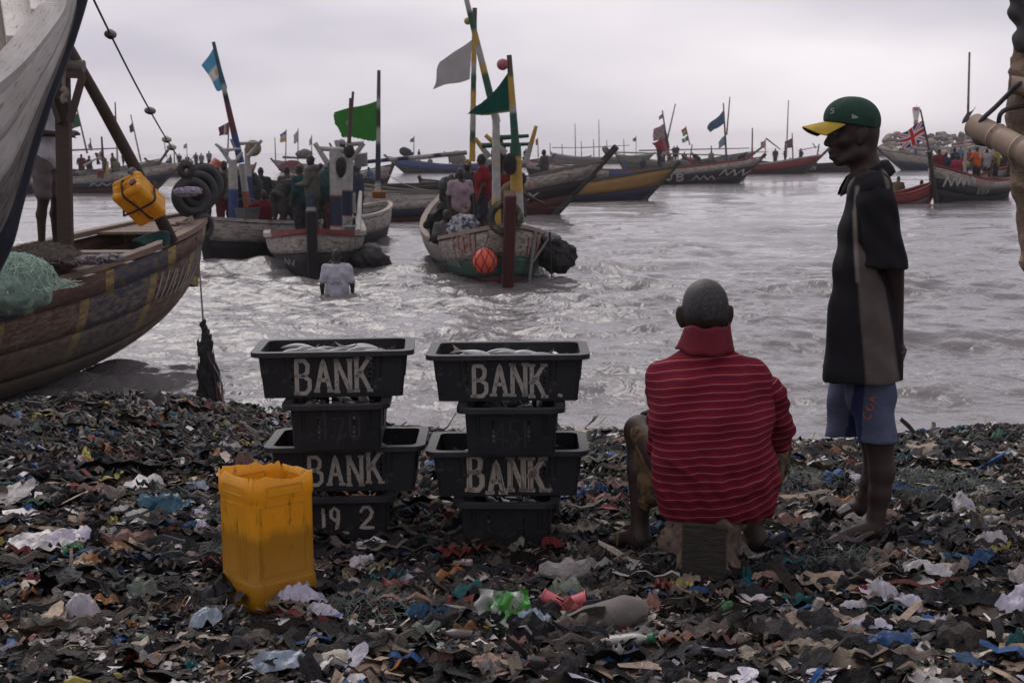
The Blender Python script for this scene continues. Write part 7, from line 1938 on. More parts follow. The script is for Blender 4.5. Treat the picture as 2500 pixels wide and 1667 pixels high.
# middle distance: grey canoe beyond the posts, red tarp prow, blue canoe
bN = far_boat('grey white canoe with dark lettering beyond the banded posts', on_water(936, 461), -35, 8, 1.9, black_w, white_w, dark_w, fb=.8, rb=.7, rs=.4, stem=.15, rake=.6)
bN.word(-1, 'IXXVIXX', .6, .5, .3, .22, .12, .08, paint_black)
bO = far_boat('small prow with red tarpaulin left of the person in the hoodie', on_water(690, 421), 176, 9, 1.9, grey_w, white_w, grey_w, fb=.8, rb=.6, rs=.4, stem=.3)
lump('tarp_bundle', 'dark red tarpaulin heap on the prow left of the person in the hoodie', 'tarp', at_y(714, 408, 150), (1.5, .6, .75), mat('dark_red_tarp', (.12, .015, .025), (.07, .01, .015), scale=1, rough=.8), 62)
for a, b2, c, cf, lb in (((697, 400), (699, 316), [(699, 318), (683, 329), (684, 348), (697, 346)], hstripe([(.08, .10, .22), (.35, .33, .36), (.42, .24, .04)]), 'small blue white and orange flag on the prow with red tarpaulin'), ((727, 400), (728, 314), [(728, 316), (716, 332), (718, 352), (728, 345)], solid_c((.30, .27, .29)), 'small white flag beside the blue white and orange one'), ((761, 395), (761, 330), [(761, 331), (754, 345), (755, 356), (761, 352)], solid_c((.28, .26, .30)), 'small pale pennant nearest the banded posts'), ((673, 395), (671, 336), None, None, None)):
 s_ = bO.ppole(a, b2, 150, .07, GRY, name='flag_staff')
 if c: flag(s_, c, 150, cf, amp=.06, nu=10, nv=10, label=lb, seed=33)
bO.ppole((690, 384), (770, 388), 150, .12, N_, name='long_boom')
lump('net_heap', 'tangle of floats and net on the boom left of the person in the hoodie', 'net', at_y(740, 376, 150), (1.0, .6, .55), MATS['pale_net'], 63)
bM = far_boat('far blue canoe with a crew working over its side', on_water(990, 423), 178, 10.5, 2.1, black_w, blue_w, grey_w, fb=.85, rb=.9, rs=.6, stem=.3, rake=1.3)
bM.ppole((975, 393), (1140, 376), 154, .12, [(.2, N_), (.35, W_), (.5, N_), (.7, W_), (1, N_)], name='long_boom', r1=.10)
m1_ = bM.ppole((1010, 378), (1011, 333), 156, .07, W_, name='flag_staff'); flag(m1_, [(1011, 334), (1001, 341), (1002, 348), (1011, 346)], 156, solid_c((.12, .11, .13)), nu=7, nv=7, label='small grey flag over the far blue canoe', seed=34)
lump('net_heap', 'pale gear heaped at the stern of the far blue canoe', 'net', at_y(1118, 385, 156), (1.0, .6, .9), mat('cream_net', (.20, .185, .16), (.09, .08, .07), scale=4, rough=.95), 64)
lump('net_heap', 'bushy dark branches of gear at the bow of the far blue canoe', 'net', at_y(990, 372, 155), (.7, .4, .6), net_dark, 65)
bX = far_boat('low far canoe right of the FUFU masts', on_water(1330, 408), 2, 8, 1.8, black_w, grey_w, dark_w, fb=.8, rb=.6, rs=.4, stem=.5)
x1_ = bX.ppole((1314, 385), (1313, 337), 140, .06, GRY, name='flag_staff'); flag(x1_, [(1313, 338), (1307, 342), (1308, 356), (1313, 353)], 140, solid_c((.30, .05, .06)), nu=7, nv=8, label='small plain red flag right of the FUFU masts', seed=35)
# mooring lines in the water
for nm, lb, a, b2, sg, r in (('mooring_line', 'thin mooring line slanting from the banded posts to the FUFU canoe', at_y(945, 425, 45), at_y(1050, 465, 35), .1, .012), ('mooring_line', 'thin slack line across the water right of the FUFU canoe', at_y(1340, 506, 50), at_y(1680, 524, 44), .0, .007)):
 t_ = thing(nm, lb, 'rope', a); Geo().tube(catenary(a, b2, sg, 14), r, 5).build('line', MATS['grey_rope'], t_)
# ------------------------------------------------------------------ gear on the beached canoe
YT = 17.0
for k, (px, py, Rr, r, ax, lb) in enumerate(((468, 482, .18, .060, (.55, -.8, .15), 'black tyre nearest the viewer of three hung on the canoe bow'), (484, 466, .185, .060, (.55, -.8, .15), 'black tyre between two others hung on the canoe bow'),
  (498, 450, .19, .062, (.6, -.78, .2), 'black tyre farthest of three hung on the canoe bow'), (455, 416, .06, .038, (.1, -1, .2), 'small black rubber ring facing the viewer above the tyres'), (497, 552, .11, .045, (.85, -.5, 0), 'small black tyre low under the canoe bow'))):
 torus('tyre', at_y(px, py, YT - .1 + .16 * k if k < 3 else YT - .1), Rr, r, ax, rubber, lb, 'tyre', 'tyres on the beached canoe bow', n=32)
Geo().tube(curve_pts([at_y(462, 425, YT), at_y(470, 440, YT), at_y(480, 470, YT)], 8), .03, 8).build('tyre_lashing', rubber, None, smooth=True, label='black lashing tying the tyres to the canoe bow', cat='rope')
lump('cloth', 'pale lilac rag tied over the canoe prow below the tyres', 'cloth', at_y(458, 470, YT - .45), (.20, .08, .06), mat('lilac_rag', (.30, .26, .33), (.17, .145, .19), scale=14, rough=.95), 71, amp=.5)
# rope of disc floats from the white prow to the bow
ra, rb_ = at_y(222, -14, 9.4), at_y(452, 408, 17.0)
rope = thing('float_line', 'taut line strung with disc floats from the white prow to the canoe bow', 'rope', rb_)
rp_ = catenary(ra, rb_, .08, 40)
Geo().tube(rp_, .008, 6).build('line', mat('grey_cord', (.12, .11, .105), (.07, .065, .06), scale=40, rough=.9), rope, smooth=True)
dr = (rb_ - ra) / np.linalg.norm(rb_ - ra)
def on_rope(px, py):
 best = None
 for t in np.linspace(0, 1, 400):
  q = catenary(ra, rb_, .08, 400)[int(t * 399)]
  d = (q - np.array([0, 0, CAMZ])) @ _cr; e = math.hypot(1250 + FPX * d[0] / -d[2] - px, 833.5 - FPX * d[1] / -d[2] - py)
  if best is None or e < best[0]: best = (e, q)
 return best[1]
CT = catenary(ra, rb_, .08, 400)
dd_ = (CT - np.array([0, 0, CAMZ])) @ _cr; PXr = 1250 + FPX * dd_[:, 0] / -dd_[:, 2]; PYr = 833.5 - FPX * dd_[:, 1] / -dd_[:, 2]
for (px, py), w_, m_, lb in (((274, 83), 15, mat('grey_float', (.34, .31, .285), (.22, .20, .185), scale=20, rough=.8), 'grey disc float highest on the taut line'), ((374, 267), 14, MATS['grey_float'], 'grey disc float midway down the taut line'),
  ((416, 335), 12, mat('white_float', (.6, .58, .56), (.46, .44, .43), scale=20, rough=.7), 'upper of two white disc floats low on the taut line'), ((424, 356), 12, MATS['white_float'], 'lowest white disc float on the taut line')):
 i = int(np.argmin((PXr - px) ** 2 + (PYr - py) ** 2)); q = CT[i]; r_ = w_ * q[1] / FPX
 t_ = thing('disc_float', lb, 'float', q, 0, 'disc floats on the taut line')
 ax = dr * .55 + np.array([.1, -.75, -.35])
 Geo().lathe([(.012, -.022), (r_ * .5, -.024), (r_ * .92, -.012), (r_, 0), (r_ * .92, .012), (r_ * .5, .024), (.012, .022)], q, 20, axis=ax).build('disc', m_, t_, smooth=True)
 Geo().lathe([(.008, -.03), (.02, -.03), (.02, .03), (.008, .03)], q, 10, axis=ax).build('bore', rubber, t_)
# yellow can tied to the leaning pole
cc = at_y(336, 482, 14.45)
jc2 = thing('jerrycan', 'orange yellow jerrycan with maroon cap tied to the leaning pole', 'jerrycan', cc, rot=(R(46), R(-24), R(-10)))
B = Body(.03)
for sx in (-1, 1):
 for sy in (-1, 1): B.cap((sx * .12, sy * .085, -.22), (sx * .12, sy * .085, .17), .05, .05, k=.02)
for z in np.linspace(-.16, .09, 5): B.cap((-.06, 0, z), (.06, 0, z), .112, .112, k=.02)
for z in np.linspace(-.22, .165, 7): B.cap((-.12, -.085, z), (.12, -.085, z), .05, .05, k=.01).cap((-.12, .085, z), (.12, .085, z), .05, .05, k=.01).cap((-.12, -.03, z), (.12, -.03, z), .05, .05, k=.01).cap((-.12, .03, z), (.12, .03, z), .05, .05, k=.01)
B.cap((-.11, 0, .20), (.03, 0, .215), .024, .024, k=.012)
def canw(P):
 hnd = np.sqrt(((P[..., 0] + .04) / .07) ** 2 + ((np.abs(P[..., 1]) - .052) / .026) ** 2) ; top = sstep(.12, .18, P[..., 2])
 return .04 * np.exp(-(hnd ** 2)) * top + .003 * (np.abs(np.sin(P[..., 0] * 30)) > .93) * (np.abs(P[..., 2]) < .16)
B.build('can_body', can2_m, jc2, .011, warp=canw)
Geo().lathe([(.002, .0), (.036, 0), (.038, .028), (.033, .034), (.002, .034)], (.10, -.04, .205), 18).build('cap', mat('maroon_cap', (.14, .025, .05), rough=.5), jc2, local=True, smooth=True, sharp=40)
for k, P_ in enumerate(([(-.18, -.145, -.02), (0, -.15, -.03), (.18, -.14, -.02), (.185, 0, -.02), (.175, .14, -.02), (0, .15, -.02), (-.18, .14, -.02), (-.185, 0, -.02), (-.18, -.145, -.02)],
  [(-.03, -.06, .215), (-.03, -.14, .18), (.0, -.15, 0), (.02, -.145, -.2), (.02, 0, -.275), (.0, .14, -.2), (-.02, .15, .1), (-.03, .06, .215), (-.03, -.06, .215)])):
 Geo().tube(curve_pts(P_, 48), .012, 7).build('tie_rope', mat('dark_cord', (.045, .035, .03), (.02, .016, .015), scale=60, rough=.95, bump=.5), jc2, local=True, smooth=True)
Geo().tube(curve_pts([at_y(315, 420, 14.35), at_y(322, 412, 14.5), at_y(330, 418, 14.6), at_y(322, 424, 14.35)], 12), .018, 7).build('tie_knot', MATS['grey_rope'], jc2, smooth=True)
# green ropes at the foot of the pole, coils and the line over the rail
gr_m = mat('green_rope', (.020, .065, .065), (.010, .032, .034), scale=50, rough=.9, bump=.5)
gr = thing('rope', 'dark green rope wound round the foot of the leaning pole', 'rope', at_y(400, 570, 15.0))
for k in range(5):
 Geo().tube(curve_pts([at_y(325 + 6 * k, 590 + 2 * k, 14.8), at_y(355 + 3 * k, 577 + 3 * k, 14.9), at_y(395, 566 + 4 * k, 15.0), at_y(412, 572 + 5 * k, 15.1), at_y(400, 590 + 2 * k, 15.0)], 16), .017, 6).build('strand', gr_m, gr, smooth=True)
tr_ = thing('rope', 'tan rope coil lying on the foredeck below the tyres', 'rope', at_y(445, 545, 16.3))
Geo().tube(curve_pts([at_y(410, 548, 16.2), at_y(430, 550, 16.2), at_y(450, 540, 16.4), at_y(468, 530, 16.5), at_y(455, 545, 16.3), at_y(430, 545, 16.2)], 24), .018, 6).build('strand', mat('tan_rope', (.19, .145, .105), (.11, .08, .06), scale=50, rough=.9, bump=.5), tr_, smooth=True)
hl_ = thing('hanging_line', 'black line dropping from the canoe rail to the dark rag bundle', 'rope', at_y(478, 576, 16.6))
Geo().tube(curve_pts([at_y(420, 577, 15.6), at_y(455, 574, 16.0), at_y(477, 574, 16.3), at_y(482, 600, 15.9), at_y(490, 700, 14.2), at_y(497, 800, 12.8)], 40), .0085, 7).build('line', MATS['dark_cord'], hl_, smooth=True)
rg = thing('rag_bundle', 'long black rag bundle hanging at the end of the black line by the shore', 'rags', at_y(505, 975, 12.5))
B = Body(.03)
B.chain([at_y(497, 785, 12.7) - np.array(rg.location), at_y(502, 850, 12.6) - np.array(rg.location), at_y(510, 910, 12.55) - np.array(rg.location), at_y(508, 985, 12.5) - np.array(rg.location)], [.022, .055, .085, .095])
B.build('rags', net_dark, rg, .014, warp=lambda P: .022 * np.sin(P[..., 0] * 90 + 6 * np.sin(P[..., 2] * 5)) * np.sin(P[..., 1] * 60 + P[..., 2] * 8) + .01 * np.sin(P[..., 2] * 30 + P[..., 0] * 40))
for k, (cx, cc_) in enumerate(((528, (.14, .03, .03)), (536, (.02, .06, .07)), (541, (.2, .19, .2)), (530, (.16, .13, .11)), (545, (.22, .05, .04)), (524, (.06, .05, .05)))):
 P_ = curve_pts([at_y(505 + k * 2, 860 + 6 * k, 12.5), at_y(cx - 5, 910 + 5 * k, 12.48), at_y(cx, 950 + 6 * k, 12.46), at_y(cx + 6, 985, 12.45)], 14)
 Geo().tube(P_, np.linspace(.006, .016, len(P_)), 6, flat=.4).build('rag_strip', mat('rag_%d' % k, cc_, rough=.9), rg, smooth=True)
# net in the canoe
def threads(parent, c, r, n, m, seed, rad=.0022, name='net_threads', L=.5):
 """loose net cords lying over a heap"""
 rr = np.random.default_rng(seed); g = Geo()
 for k in range(n):
  a = rr.uniform(0, 6.28); q = rr.uniform(0, 1) ** .5; x, y = math.cos(a) * q, math.sin(a) * q; d = rr.uniform(0, 6.28); P = []
  for s_ in range(8):
   z = math.sqrt(max(0, 1 - min(1, x * x + y * y))) ; P.append(np.array(c) + np.array([x * r[0], y * r[1], z * r[2] * 1.03 + rr.normal() * .012 + .01]))
   d += rr.normal() * .5; x += math.cos(d) * L / 8 / r[0]; y += math.sin(d) * L / 8 / r[1]
  g.tube(np.array(P), rad, 3, cap=False)
 return g.build(name, m, parent, kind='stuff')
green_net = mat('pale_green_net', (.36, .50, .41), (.20, .30, .24), scale=16, rough=.95, bump=1.0, bscale=70, bdist=.03)
nc_ = at_y(45, 668, 12.3)
gn = lump('net_heap', 'pale green fishing net heaped in the beached canoe', 'net', nc_ - np.array([.08, 0, .12]), (.38, .5, .24), green_net, 81, amp=.25)
threads(gn, nc_ - np.array([.08, 0, .12]), (.40, .5, .27), 420, mat('green_net_cord', (.42, .56, .47), (.28, .38, .32), scale=20, rough=.9), 5, .003, L=.3)
nb_ = at_y(100, 622, 13.6)
bn = lump('net_heap', 'brown fishing net heap round the feet of the person in the canoe', 'net', nb_ - np.array([0, 0, .06]), (.36, .4, .13), mat('brown_net_fine', (.11, .09, .075), (.05, .04, .035), scale=25, rough=.95, bump=1.0), 82, amp=.3)
threads(bn, nb_ - np.array([0, 0, .06]), (.4, .4, .15), 200, mat('brown_net_cord', (.13, .105, .085), rough=.9), 6, .003)
for k, lb in enumerate(('white and black sack roll nearest the mast post on a canoe bench', 'white and black sack roll farther from the mast post on a canoe bench')):
 lump('sack_roll', lb, 'sack', at_y(215 + 55 * k, 636 - 6 * k, 13.6 + .1 * k), (.16, .10, .05), mat('striped_sack', (.30, .27, .27), (.18, .16, .17), scale=10, rough=.9, c3=(.03, .03, .035), thr=.55, s3=9), 83 + k, amp=.5)
# ------------------------------------------------------------------ wrapped prow post and bamboo at the right edge
tan_sack = mat('tan_sacking', (.235, .165, .115), (.12, .085, .062), scale=9, rough=.95, bump=.9, bscale=40, c3=(.06, .07, .11), thr=.66, s3=5, bdist=.02)
YB = 7.0
wpst = thing('wrapped_post', 'thick prow post wrapped in tan sacking at the right picture edge', 'post', at_y(2580, 1400, YB))
wpst.location.z = float(ground_z(wpst.location.x, YB)); ROOTM[wpst.name][2, 3] = wpst.location.z
B = Body(.03)
w0 = np.array(wpst.location)
B.chain([at_y(2555, 620, YB) - w0, at_y(2530, 450, YB) - w0, at_y(2515, 360, YB) - w0, at_y(2512, 270, YB) - w0, at_y(2522, 170, YB) - w0, at_y(2535, 60, YB) - w0, at_y(2540, -60, YB) - w0], [.13, .11, .10, .105, .10, .09, .09])
B.build('sack_wrap', tan_sack, wpst, .014, warp=lambda P: .05 * (np.abs(fbm(P[..., 2] * 7 + P[..., 0] * 5, P[..., 0] * 9 + P[..., 1] * 9, 3, 3)) - .2))
Geo().tube([w0 - np.array([0, 0, .1]), at_y(2555, 620, YB)], [.12, .11], 12).build('post_foot', dark_w, wpst, smooth=True)
B = Body(.02); B.chain([at_y(2480, -50, YB - .05) - w0, at_y(2492, 30, YB - .05) - w0, at_y(2508, 70, YB - .05) - w0], [.05, .05, .04]); B.cap(at_y(2500, 85, YB - .07) - w0, at_y(2490, 115, YB - .07) - w0, .05, .035)
B.build('grey_cloth', mat('grey_wrap_cloth', (.085, .08, .08), (.04, .038, .038), scale=14, rough=.95, bump=.6), wpst, .012, warp=lambda P: .008 * np.sin(P[..., 2] * 60 + P[..., 0] * 50))
bam = mat('pale_bamboo', (.36, .27, .20), (.23, .165, .12), scale=6, rough=.5, bump=.2, bscale=30, c3=(.12, .085, .065), thr=.66, s3=12)
def bamboo(label, a, b2, r, n, open_end=True):
 t = thing('bamboo_pole', label, 'pole', b2, 0, 'bamboo poles at the right edge')
 a = np.array(a); b2 = np.array(b2); L = np.linalg.norm(b2 - a); d = (b2 - a) / L
 node = np.arange(.0, L, .145); S_ = np.linspace(0, L, 120)
 rr_ = r * (1 + .0 * S_)
 for q in node[1:]: rr_ = rr_ + r * .10 * np.exp(-((S_ - q) / .006) ** 2) - r * .06 * np.exp(-((S_ - q - .02) / .012) ** 2)
 Geo().tube(a[None] + d[None] * S_[:, None], rr_, 20).build('culm', bam, t, smooth=True, sharp=60)
 for q in node[1:]: Geo().lathe([(r * 1.05, -.003), (r * 1.115, 0), (r * 1.05, .003)], a + d * q, 20, axis=d).build('node_ring', mat('bamboo_node', (.13, .095, .07), rough=.7), t)
 Geo().lathe([(.001, -.002), (r * .62, -.002), (r * .62, -.0045), (r * .96, -.0045)], a, 20, axis=d).build('cut_end', mat('bamboo_cut', (.22, .165, .12), (.10, .07, .05), scale=40, rough=.8), t)
 return t
bamboo('thick pale bamboo pole with its cut end pointing into the picture at right', at_y(2378, 306, YB - .15), at_y(2600, 420, YB - .6), .058, 6)
bamboo('short bamboo pole crossing the wrapped post above the thick one', at_y(2466, 207, YB - .12), at_y(2620, 232, YB - .2), .043, 4)
lw = thing('lower_beam', 'dark timber beam slanting below the thick bamboo pole', 'beam', at_y(2600, 500, YB)); Geo().tube([at_y(2450, 352, YB + .1), at_y(2600, 500, YB)], [.045, .055], 10).build('beam_body', post_m, lw, smooth=True)
for nm, P_ in (('black rope looped over the cut end of the thick bamboo pole', [(2405, 330, -.22), (2392, 345, -.18), (2386, 315, -.2), (2400, 290, -.23), (2430, 262, -.18), (2462, 230, -.17), (2484, 208, -.18), (2510, 200, -.12), (2560, 205, -.1)]), ('second black rope running from the thick bamboo pole to the wrapped post', [(2438, 300, -.26), (2442, 280, -.27), (2456, 268, -.24), (2480, 262, -.2), (2520, 255, -.1)])):
 t_ = thing('rope', nm, 'rope', at_y(P_[0][0], P_[0][1], YB + P_[0][2])); Geo().tube(curve_pts([at_y(a, b2, YB + c) for a, b2, c in P_], 50), .0115, 8).build('strand', rubber, t_, smooth=True)
Geo().tube(curve_pts([at_y(2372, 322, YB - .12), at_y(2385, 348, YB - .2), at_y(2420, 352, YB - .24), at_y(2440, 345, YB - .22)], 16), .011, 8).build('rope', rubber, None, smooth=True, label='black rope end passing under the thick bamboo pole', cat='rope')
# ------------------------------------------------------------------ the litter
PAL = [((.0080, .0072, .0075), .37), ((.021, .016, .014), .12), ((.060, .044, .033), .13), ((.20, .145, .105), .13), ((.38, .29, .215), .12), ((.56, .475, .39), .09), ((.74, .70, .70), .085), ((.33, .32, .39), .022),
    ((.03, .10, .27), .018), ((.02, .12, .17), .012), ((.20, .028, .028), .012), ((.32, .115, .03), .010), ((.03, .11, .06), .007), ((.28, .21, .06), .006), ((.30, .07, .085), .004), ((.09, .13, .10), .010)]
PC = np.array([c for c, w in PAL]); PW = np.array([w for c, w in PAL]); PW /= PW.sum()
LIT = Geo()
def scrap(rr, kind, nu, nv):
 u, v = np.meshgrid(np.linspace(-.5, .5, nu), np.linspace(-.5, .5, nv), indexing='ij')
 x, y = u.copy(), v.copy()
 if kind == 'flake':
  a = np.arctan2(v, u); e = 1 + .25 * np.sin(a * 2 + rr.uniform(0, 6)) + .18 * np.sin(a * 3 + rr.uniform(0, 6)) + .12 * np.sin(a * 5 + rr.uniform(0, 6))
  m_ = np.maximum(np.abs(u), np.abs(v)) * 2; r_ = np.hypot(u, v) + 1e-9
  x = u * (1 - m_ * (1 - .5 / np.maximum(r_ * 1, .35)) * .35) * e; y = v * (1 - m_ * (1 - .5 / np.maximum(r_, .35)) * .35) * e * rr.uniform(.55, 1)
 elif kind == 'strip':
  x = u * 2.6; y = v * rr.uniform(.18, .4); y = y + .28 * np.sin(x * rr.uniform(1, 3) + rr.uniform(0, 6))
 elif kind == 'ball':
  th = (v + .5) * 2.6 + .2; ph = u * 6.6; x = np.sin(th) * np.cos(ph) * .42; y = np.sin(th) * np.sin(ph) * .36
 z = np.zeros_like(x)
 if kind == 'ball': z = np.cos(th) * .28 + .1
 for k in range(3):
  d = rr.uniform(0, 6.28); f = (1.6 + 2.6 * k) * rr.uniform(.7, 1.3); o_ = rr.uniform(0, 99)
  z = z + rr.uniform(.12, .30) / (1 + k * .9) * (.5 - np.abs(2 * noise2((x * math.cos(d) - y * math.sin(d)) * f + o_, (x * math.sin(d) + y * math.cos(d)) * f * .45 + o_, k) - 1))
 z = z + rr.normal(size=z.shape) * .03
 x = x + rr.normal(size=z.shape) * .02; y = y + rr.normal(size=z.shape) * .02
 if kind != 'ball':      # a fold or curl
  d = rr.uniform(0, 6.28); s_ = x * math.cos(d) + y * math.sin(d) - rr.uniform(-.1, .25); k_ = np.maximum(s_, 0)
  z = z + k_ * rr.uniform(.0, .55)
 return np.stack([x, y, z], -1)
def scatter(name, N, seed, xy, size, kinds, res, material, dark=1.0, tilt=.38, lift=.02, pal=None, zoff=None, flow=None):
 rr = np.random.default_rng(seed)
 nu, nv = res; K = 36
 T = np.array([scrap(rr, kinds[k % len(kinds)], nu, nv).reshape(-1, 3) for k in range(K)])
 x, y = xy(rr, N); N = len(x)
 sz = np.minimum(size(rr, N, x, y), .15)
 yaw = rr.uniform(0, 6.28, N) if flow is None else flow(rr, x, y)
 tx, ty = rr.normal(0, tilt, N), rr.normal(0, tilt, N)
 idx = rr.integers(0, K, N)
 P = T[idx] * sz[:, None, None]
 P[..., 2] *= rr.uniform(.4, 1.1, N)[:, None]
 c, s_ = np.cos(tx)[:, None], np.sin(tx)[:, None]; Yv, Zv = P[..., 1] * c - P[..., 2] * s_, P[..., 1] * s_ + P[..., 2] * c
 c, s_ = np.cos(ty)[:, None], np.sin(ty)[:, None]; Xv, Zv = P[..., 0] * c + Zv * s_, -P[..., 0] * s_ + Zv * c
 c, s_ = np.cos(yaw)[:, None], np.sin(yaw)[:, None]; Xn, Yn = Xv * c - Yv * s_, Xv * s_ + Yv * c
 gz = ground_z(x, y)
 Z0 = gz + rr.uniform(-.006, lift, N) + .10 * sz
 V = np.stack([Xn + x[:, None], Yn + y[:, None], Zv + Z0[:, None]], -1).reshape(-1, 3)
 pc, pw = (PC, PW) if pal is None else pal
 ci = rr.choice(len(pc), N, p=pw / pw.sum())
 col_ = pc[ci] * rr.uniform(.6, 1.4, N)[:, None] * dark
 colv = np.repeat(col_, nu * nv, 0) * rr.uniform(.75, 1.15, N * nu * nv)[:, None]
 i, j = np.meshgrid(np.arange(nu - 1), np.arange(nv - 1), indexing='ij')
 f = np.stack([i * nv + j, (i + 1) * nv + j, (i + 1) * nv + j + 1, i * nv + j + 1], -1).reshape(-1, 4)
 F = (f[None] + (np.arange(N) * nu * nv)[:, None, None]).reshape(-1, 4)
 LIT.add(V, F, col=colv)
lit_m = mat_attr('litter_scraps', rough=.5, nscale=45, namt=.45, bump=.9, bscale=45, spec=.14, bdist=.012)
def avoid(x, y):
 """keep the spots where the crates, the people and the can stand free of large pieces"""
 keep = np.ones(len(x), bool)
 for o, r in ((jc.location, .25), (left[0].location, .30), (right[0].location, .30), (blk.location, .17)):
  keep &= np.hypot(x - o[0], y - o[1]) > r
 for px, py in ((2085, 1320), (2040, 1322), (2130, 1322), (2075, 1262), (1520, 1335), (1480, 1318), (1500, 1345), (1570, 1350), (1850, 1340)):
  q = at_z(px, py, 0); keep &= np.hypot(x - q[0], (y - q[1] + .05)) > .15
 return keep
def soil(x, y):
 """trodden bare earth shows between the stacks and before the seated person"""
 return gauss(x, y, -.38, 4.95, .30, .30) + gauss(x, y, -.15, 4.45, .34, .14) + gauss(x, y, .42, 4.9, .16, .25) + .9 * gauss(x, y, .75, 4.6, .18, .2) + .7 * gauss(x, y, -.02, 5.7, .12, .3)
def xy_all(rr, N):
 y = 3.5 + 9.6 * rr.uniform(0, 1, N) ** 1.45; x = rr.uniform(-1, 1, N) * (.42 * y + 1.3)
 k = (ground_z(x, y, False) > WATER - .05 + .12 * fbm(x * 2, y * 2, 5, 2)) & (rr.uniform(0, 1, N) > soil(x, y) * .93) & avoid(x, y)
 return x[k], y[k]
scatter('litter', 15500, 1, xy_all, lambda rr, n, x, y: np.exp(rr.normal(math.log(.050), .50, n)) * (1 + .05 * np.maximum(y - 5, 0)), ['flake', 'strip', 'flake', 'flake'], (6, 4), lit_m, tilt=.2)
scatter('litter', 19000, 2, xy_all, lambda rr, n, x, y: np.exp(rr.normal(math.log(.033), .45, n)) * (1 + .06 * np.maximum(y - 5, 0)), ['flake', 'strip', 'flake'], (4, 4), lit_m, tilt=.32, lift=.03)
def xy_fine(rr, N):
 y = 3.6 + 3.2 * rr.uniform(0, 1, N) ** 1.2; x = rr.uniform(-1, 1, N) * (.42 * y + .3); return x, y
scatter('litter', 12000, 3, xy_fine, lambda rr, n, x, y: np.exp(rr.normal(math.log(.016), .45, n)), ['flake', 'strip'], (3, 3), lit_m, tilt=.4, lift=.03)
def xy_mid(rr, N):
 y = 3.7 + 7.0 * rr.uniform(0, 1, N) ** 1.3; x = rr.uniform(-1, 1, N) * (.42 * y + .8)
 k = (ground_z(x, y, False) > WATER + .02) & (rr.uniform(0, 1, N) > soil(x, y)) & avoid(x, y); return x[k], y[k]
PAL2 = (np.array([(.010, .010, .012), (.016, .015, .016), (.085, .066, .052), (.27, .21, .16), (.56, .52, .50), (.48, .46, .52), (.66, .63, .61), (.03, .08, .17), (.12, .085, .065)]), np.array([.36, .18, .11, .12, .08, .05, .06, .015, .06]))
scatter('litter', 2300, 4, xy_mid, lambda rr, n, x, y: np.exp(rr.normal(math.log(.10), .36, n)), ['flake', 'flake', 'flake'], (10, 8), lit_m, tilt=.16, lift=.02, pal=PAL2)
# long fibres and strips combed over the heap at the left and the small heap at the right
def strands(name, N, seed, cx, cy, sx, sy, ang, Lm, pal, wm=.012):
 rr = np.random.default_rng(seed); n = 9
 x, y = rr.normal(cx, sx, N), rr.normal(cy, sy, N); a = rr.normal(ang, .45, N); L = np.exp(rr.normal(math.log(Lm), .4, N)); w = np.exp(rr.normal(math.log(wm), .45, N))
 t = np.linspace(-.5, .5, n)
 cur = rr.normal(0, .9, N)
 A = a[:, None] + cur[:, None] * t[None]
 X = x[:, None] + L[:, None] * np.cumsum(np.cos(A), 1) / n; Yv = y[:, None] + L[:, None] * np.cumsum(np.sin(A), 1) / n
 Z = ground_z(X, Yv) + .028 + rr.uniform(0, .035, N)[:, None] + .012 * np.sin(t[None] * 14 + rr.uniform(0, 6, N)[:, None])
 C_ = np.stack([X, Yv, Z], -1); sd_ = np.stack([-np.sin(A), np.cos(A), rr.normal(0, .6, N)[:, None] * np.ones_like(A)], -1)
 W = (w[:, None] * (1 - (2 * np.abs(t[None])) ** 3 * .8))[..., None]
 up_ = np.array([0, 0, 1.0]) * w[:, None, None] * .55
 P = np.stack([C_ - sd_ * W, C_ + up_, C_ + sd_ * W], 2)         # ridge-shaped ribbon
 V = P.reshape(-1, 3)
 ci = rr.choice(len(pal[0]), N, p=pal[1] / pal[1].sum()); colv = np.repeat(pal[0][ci] * rr.uniform(.6, 1.4, N)[:, None], n * 3, 0)
 i, j = np.meshgrid(np.arange(n - 1), np.arange(2), indexing='ij'); f = np.stack([i * 3 + j, (i + 1) * 3 + j, (i + 1) * 3 + j + 1, i * 3 + j + 1], -1).reshape(-1, 4)
 F = (f[None] + (np.arange(N) * n * 3)[:, None, None]).reshape(-1, 4)
 k = (V[F].mean(1)[:, 2] > WATER - .03)
 LIT.add(V, F[k], col=colv)
PAL3 = (np.array([(.010, .010, .012), (.022, .020, .021), (.07, .058, .05), (.15, .125, .105), (.27, .25, .24), (.03, .08, .20), (.02, .11, .12), (.19, .04, .035), (.28, .12, .04), (.06, .15, .09), (.32, .27, .07), (.22, .12, .10), (.13, .15, .12)]), np.array([.33, .18, .13, .11, .06, .03, .02, .022, .02, .015, .012, .025, .02]))
strands('litter', 2600, 5, -2.3, 8.3, 1.1, .95, -.75, .24, PAL3)
strands('litter', 900, 6, 3.3, 9.6, .8, .7, .5, .20, PAL3)
strands('litter', 1400, 7, .3, 6.2, 2.4, 1.5, .2, .10, PAL3)
strands('litter', 1500, 8, .1, 5.3, 1.9, 1.1, .1, .16, PAL3, .018)
LIT.build('litter', lit_m, None, smooth=True, sharp=26, col=True, kind='stuff')
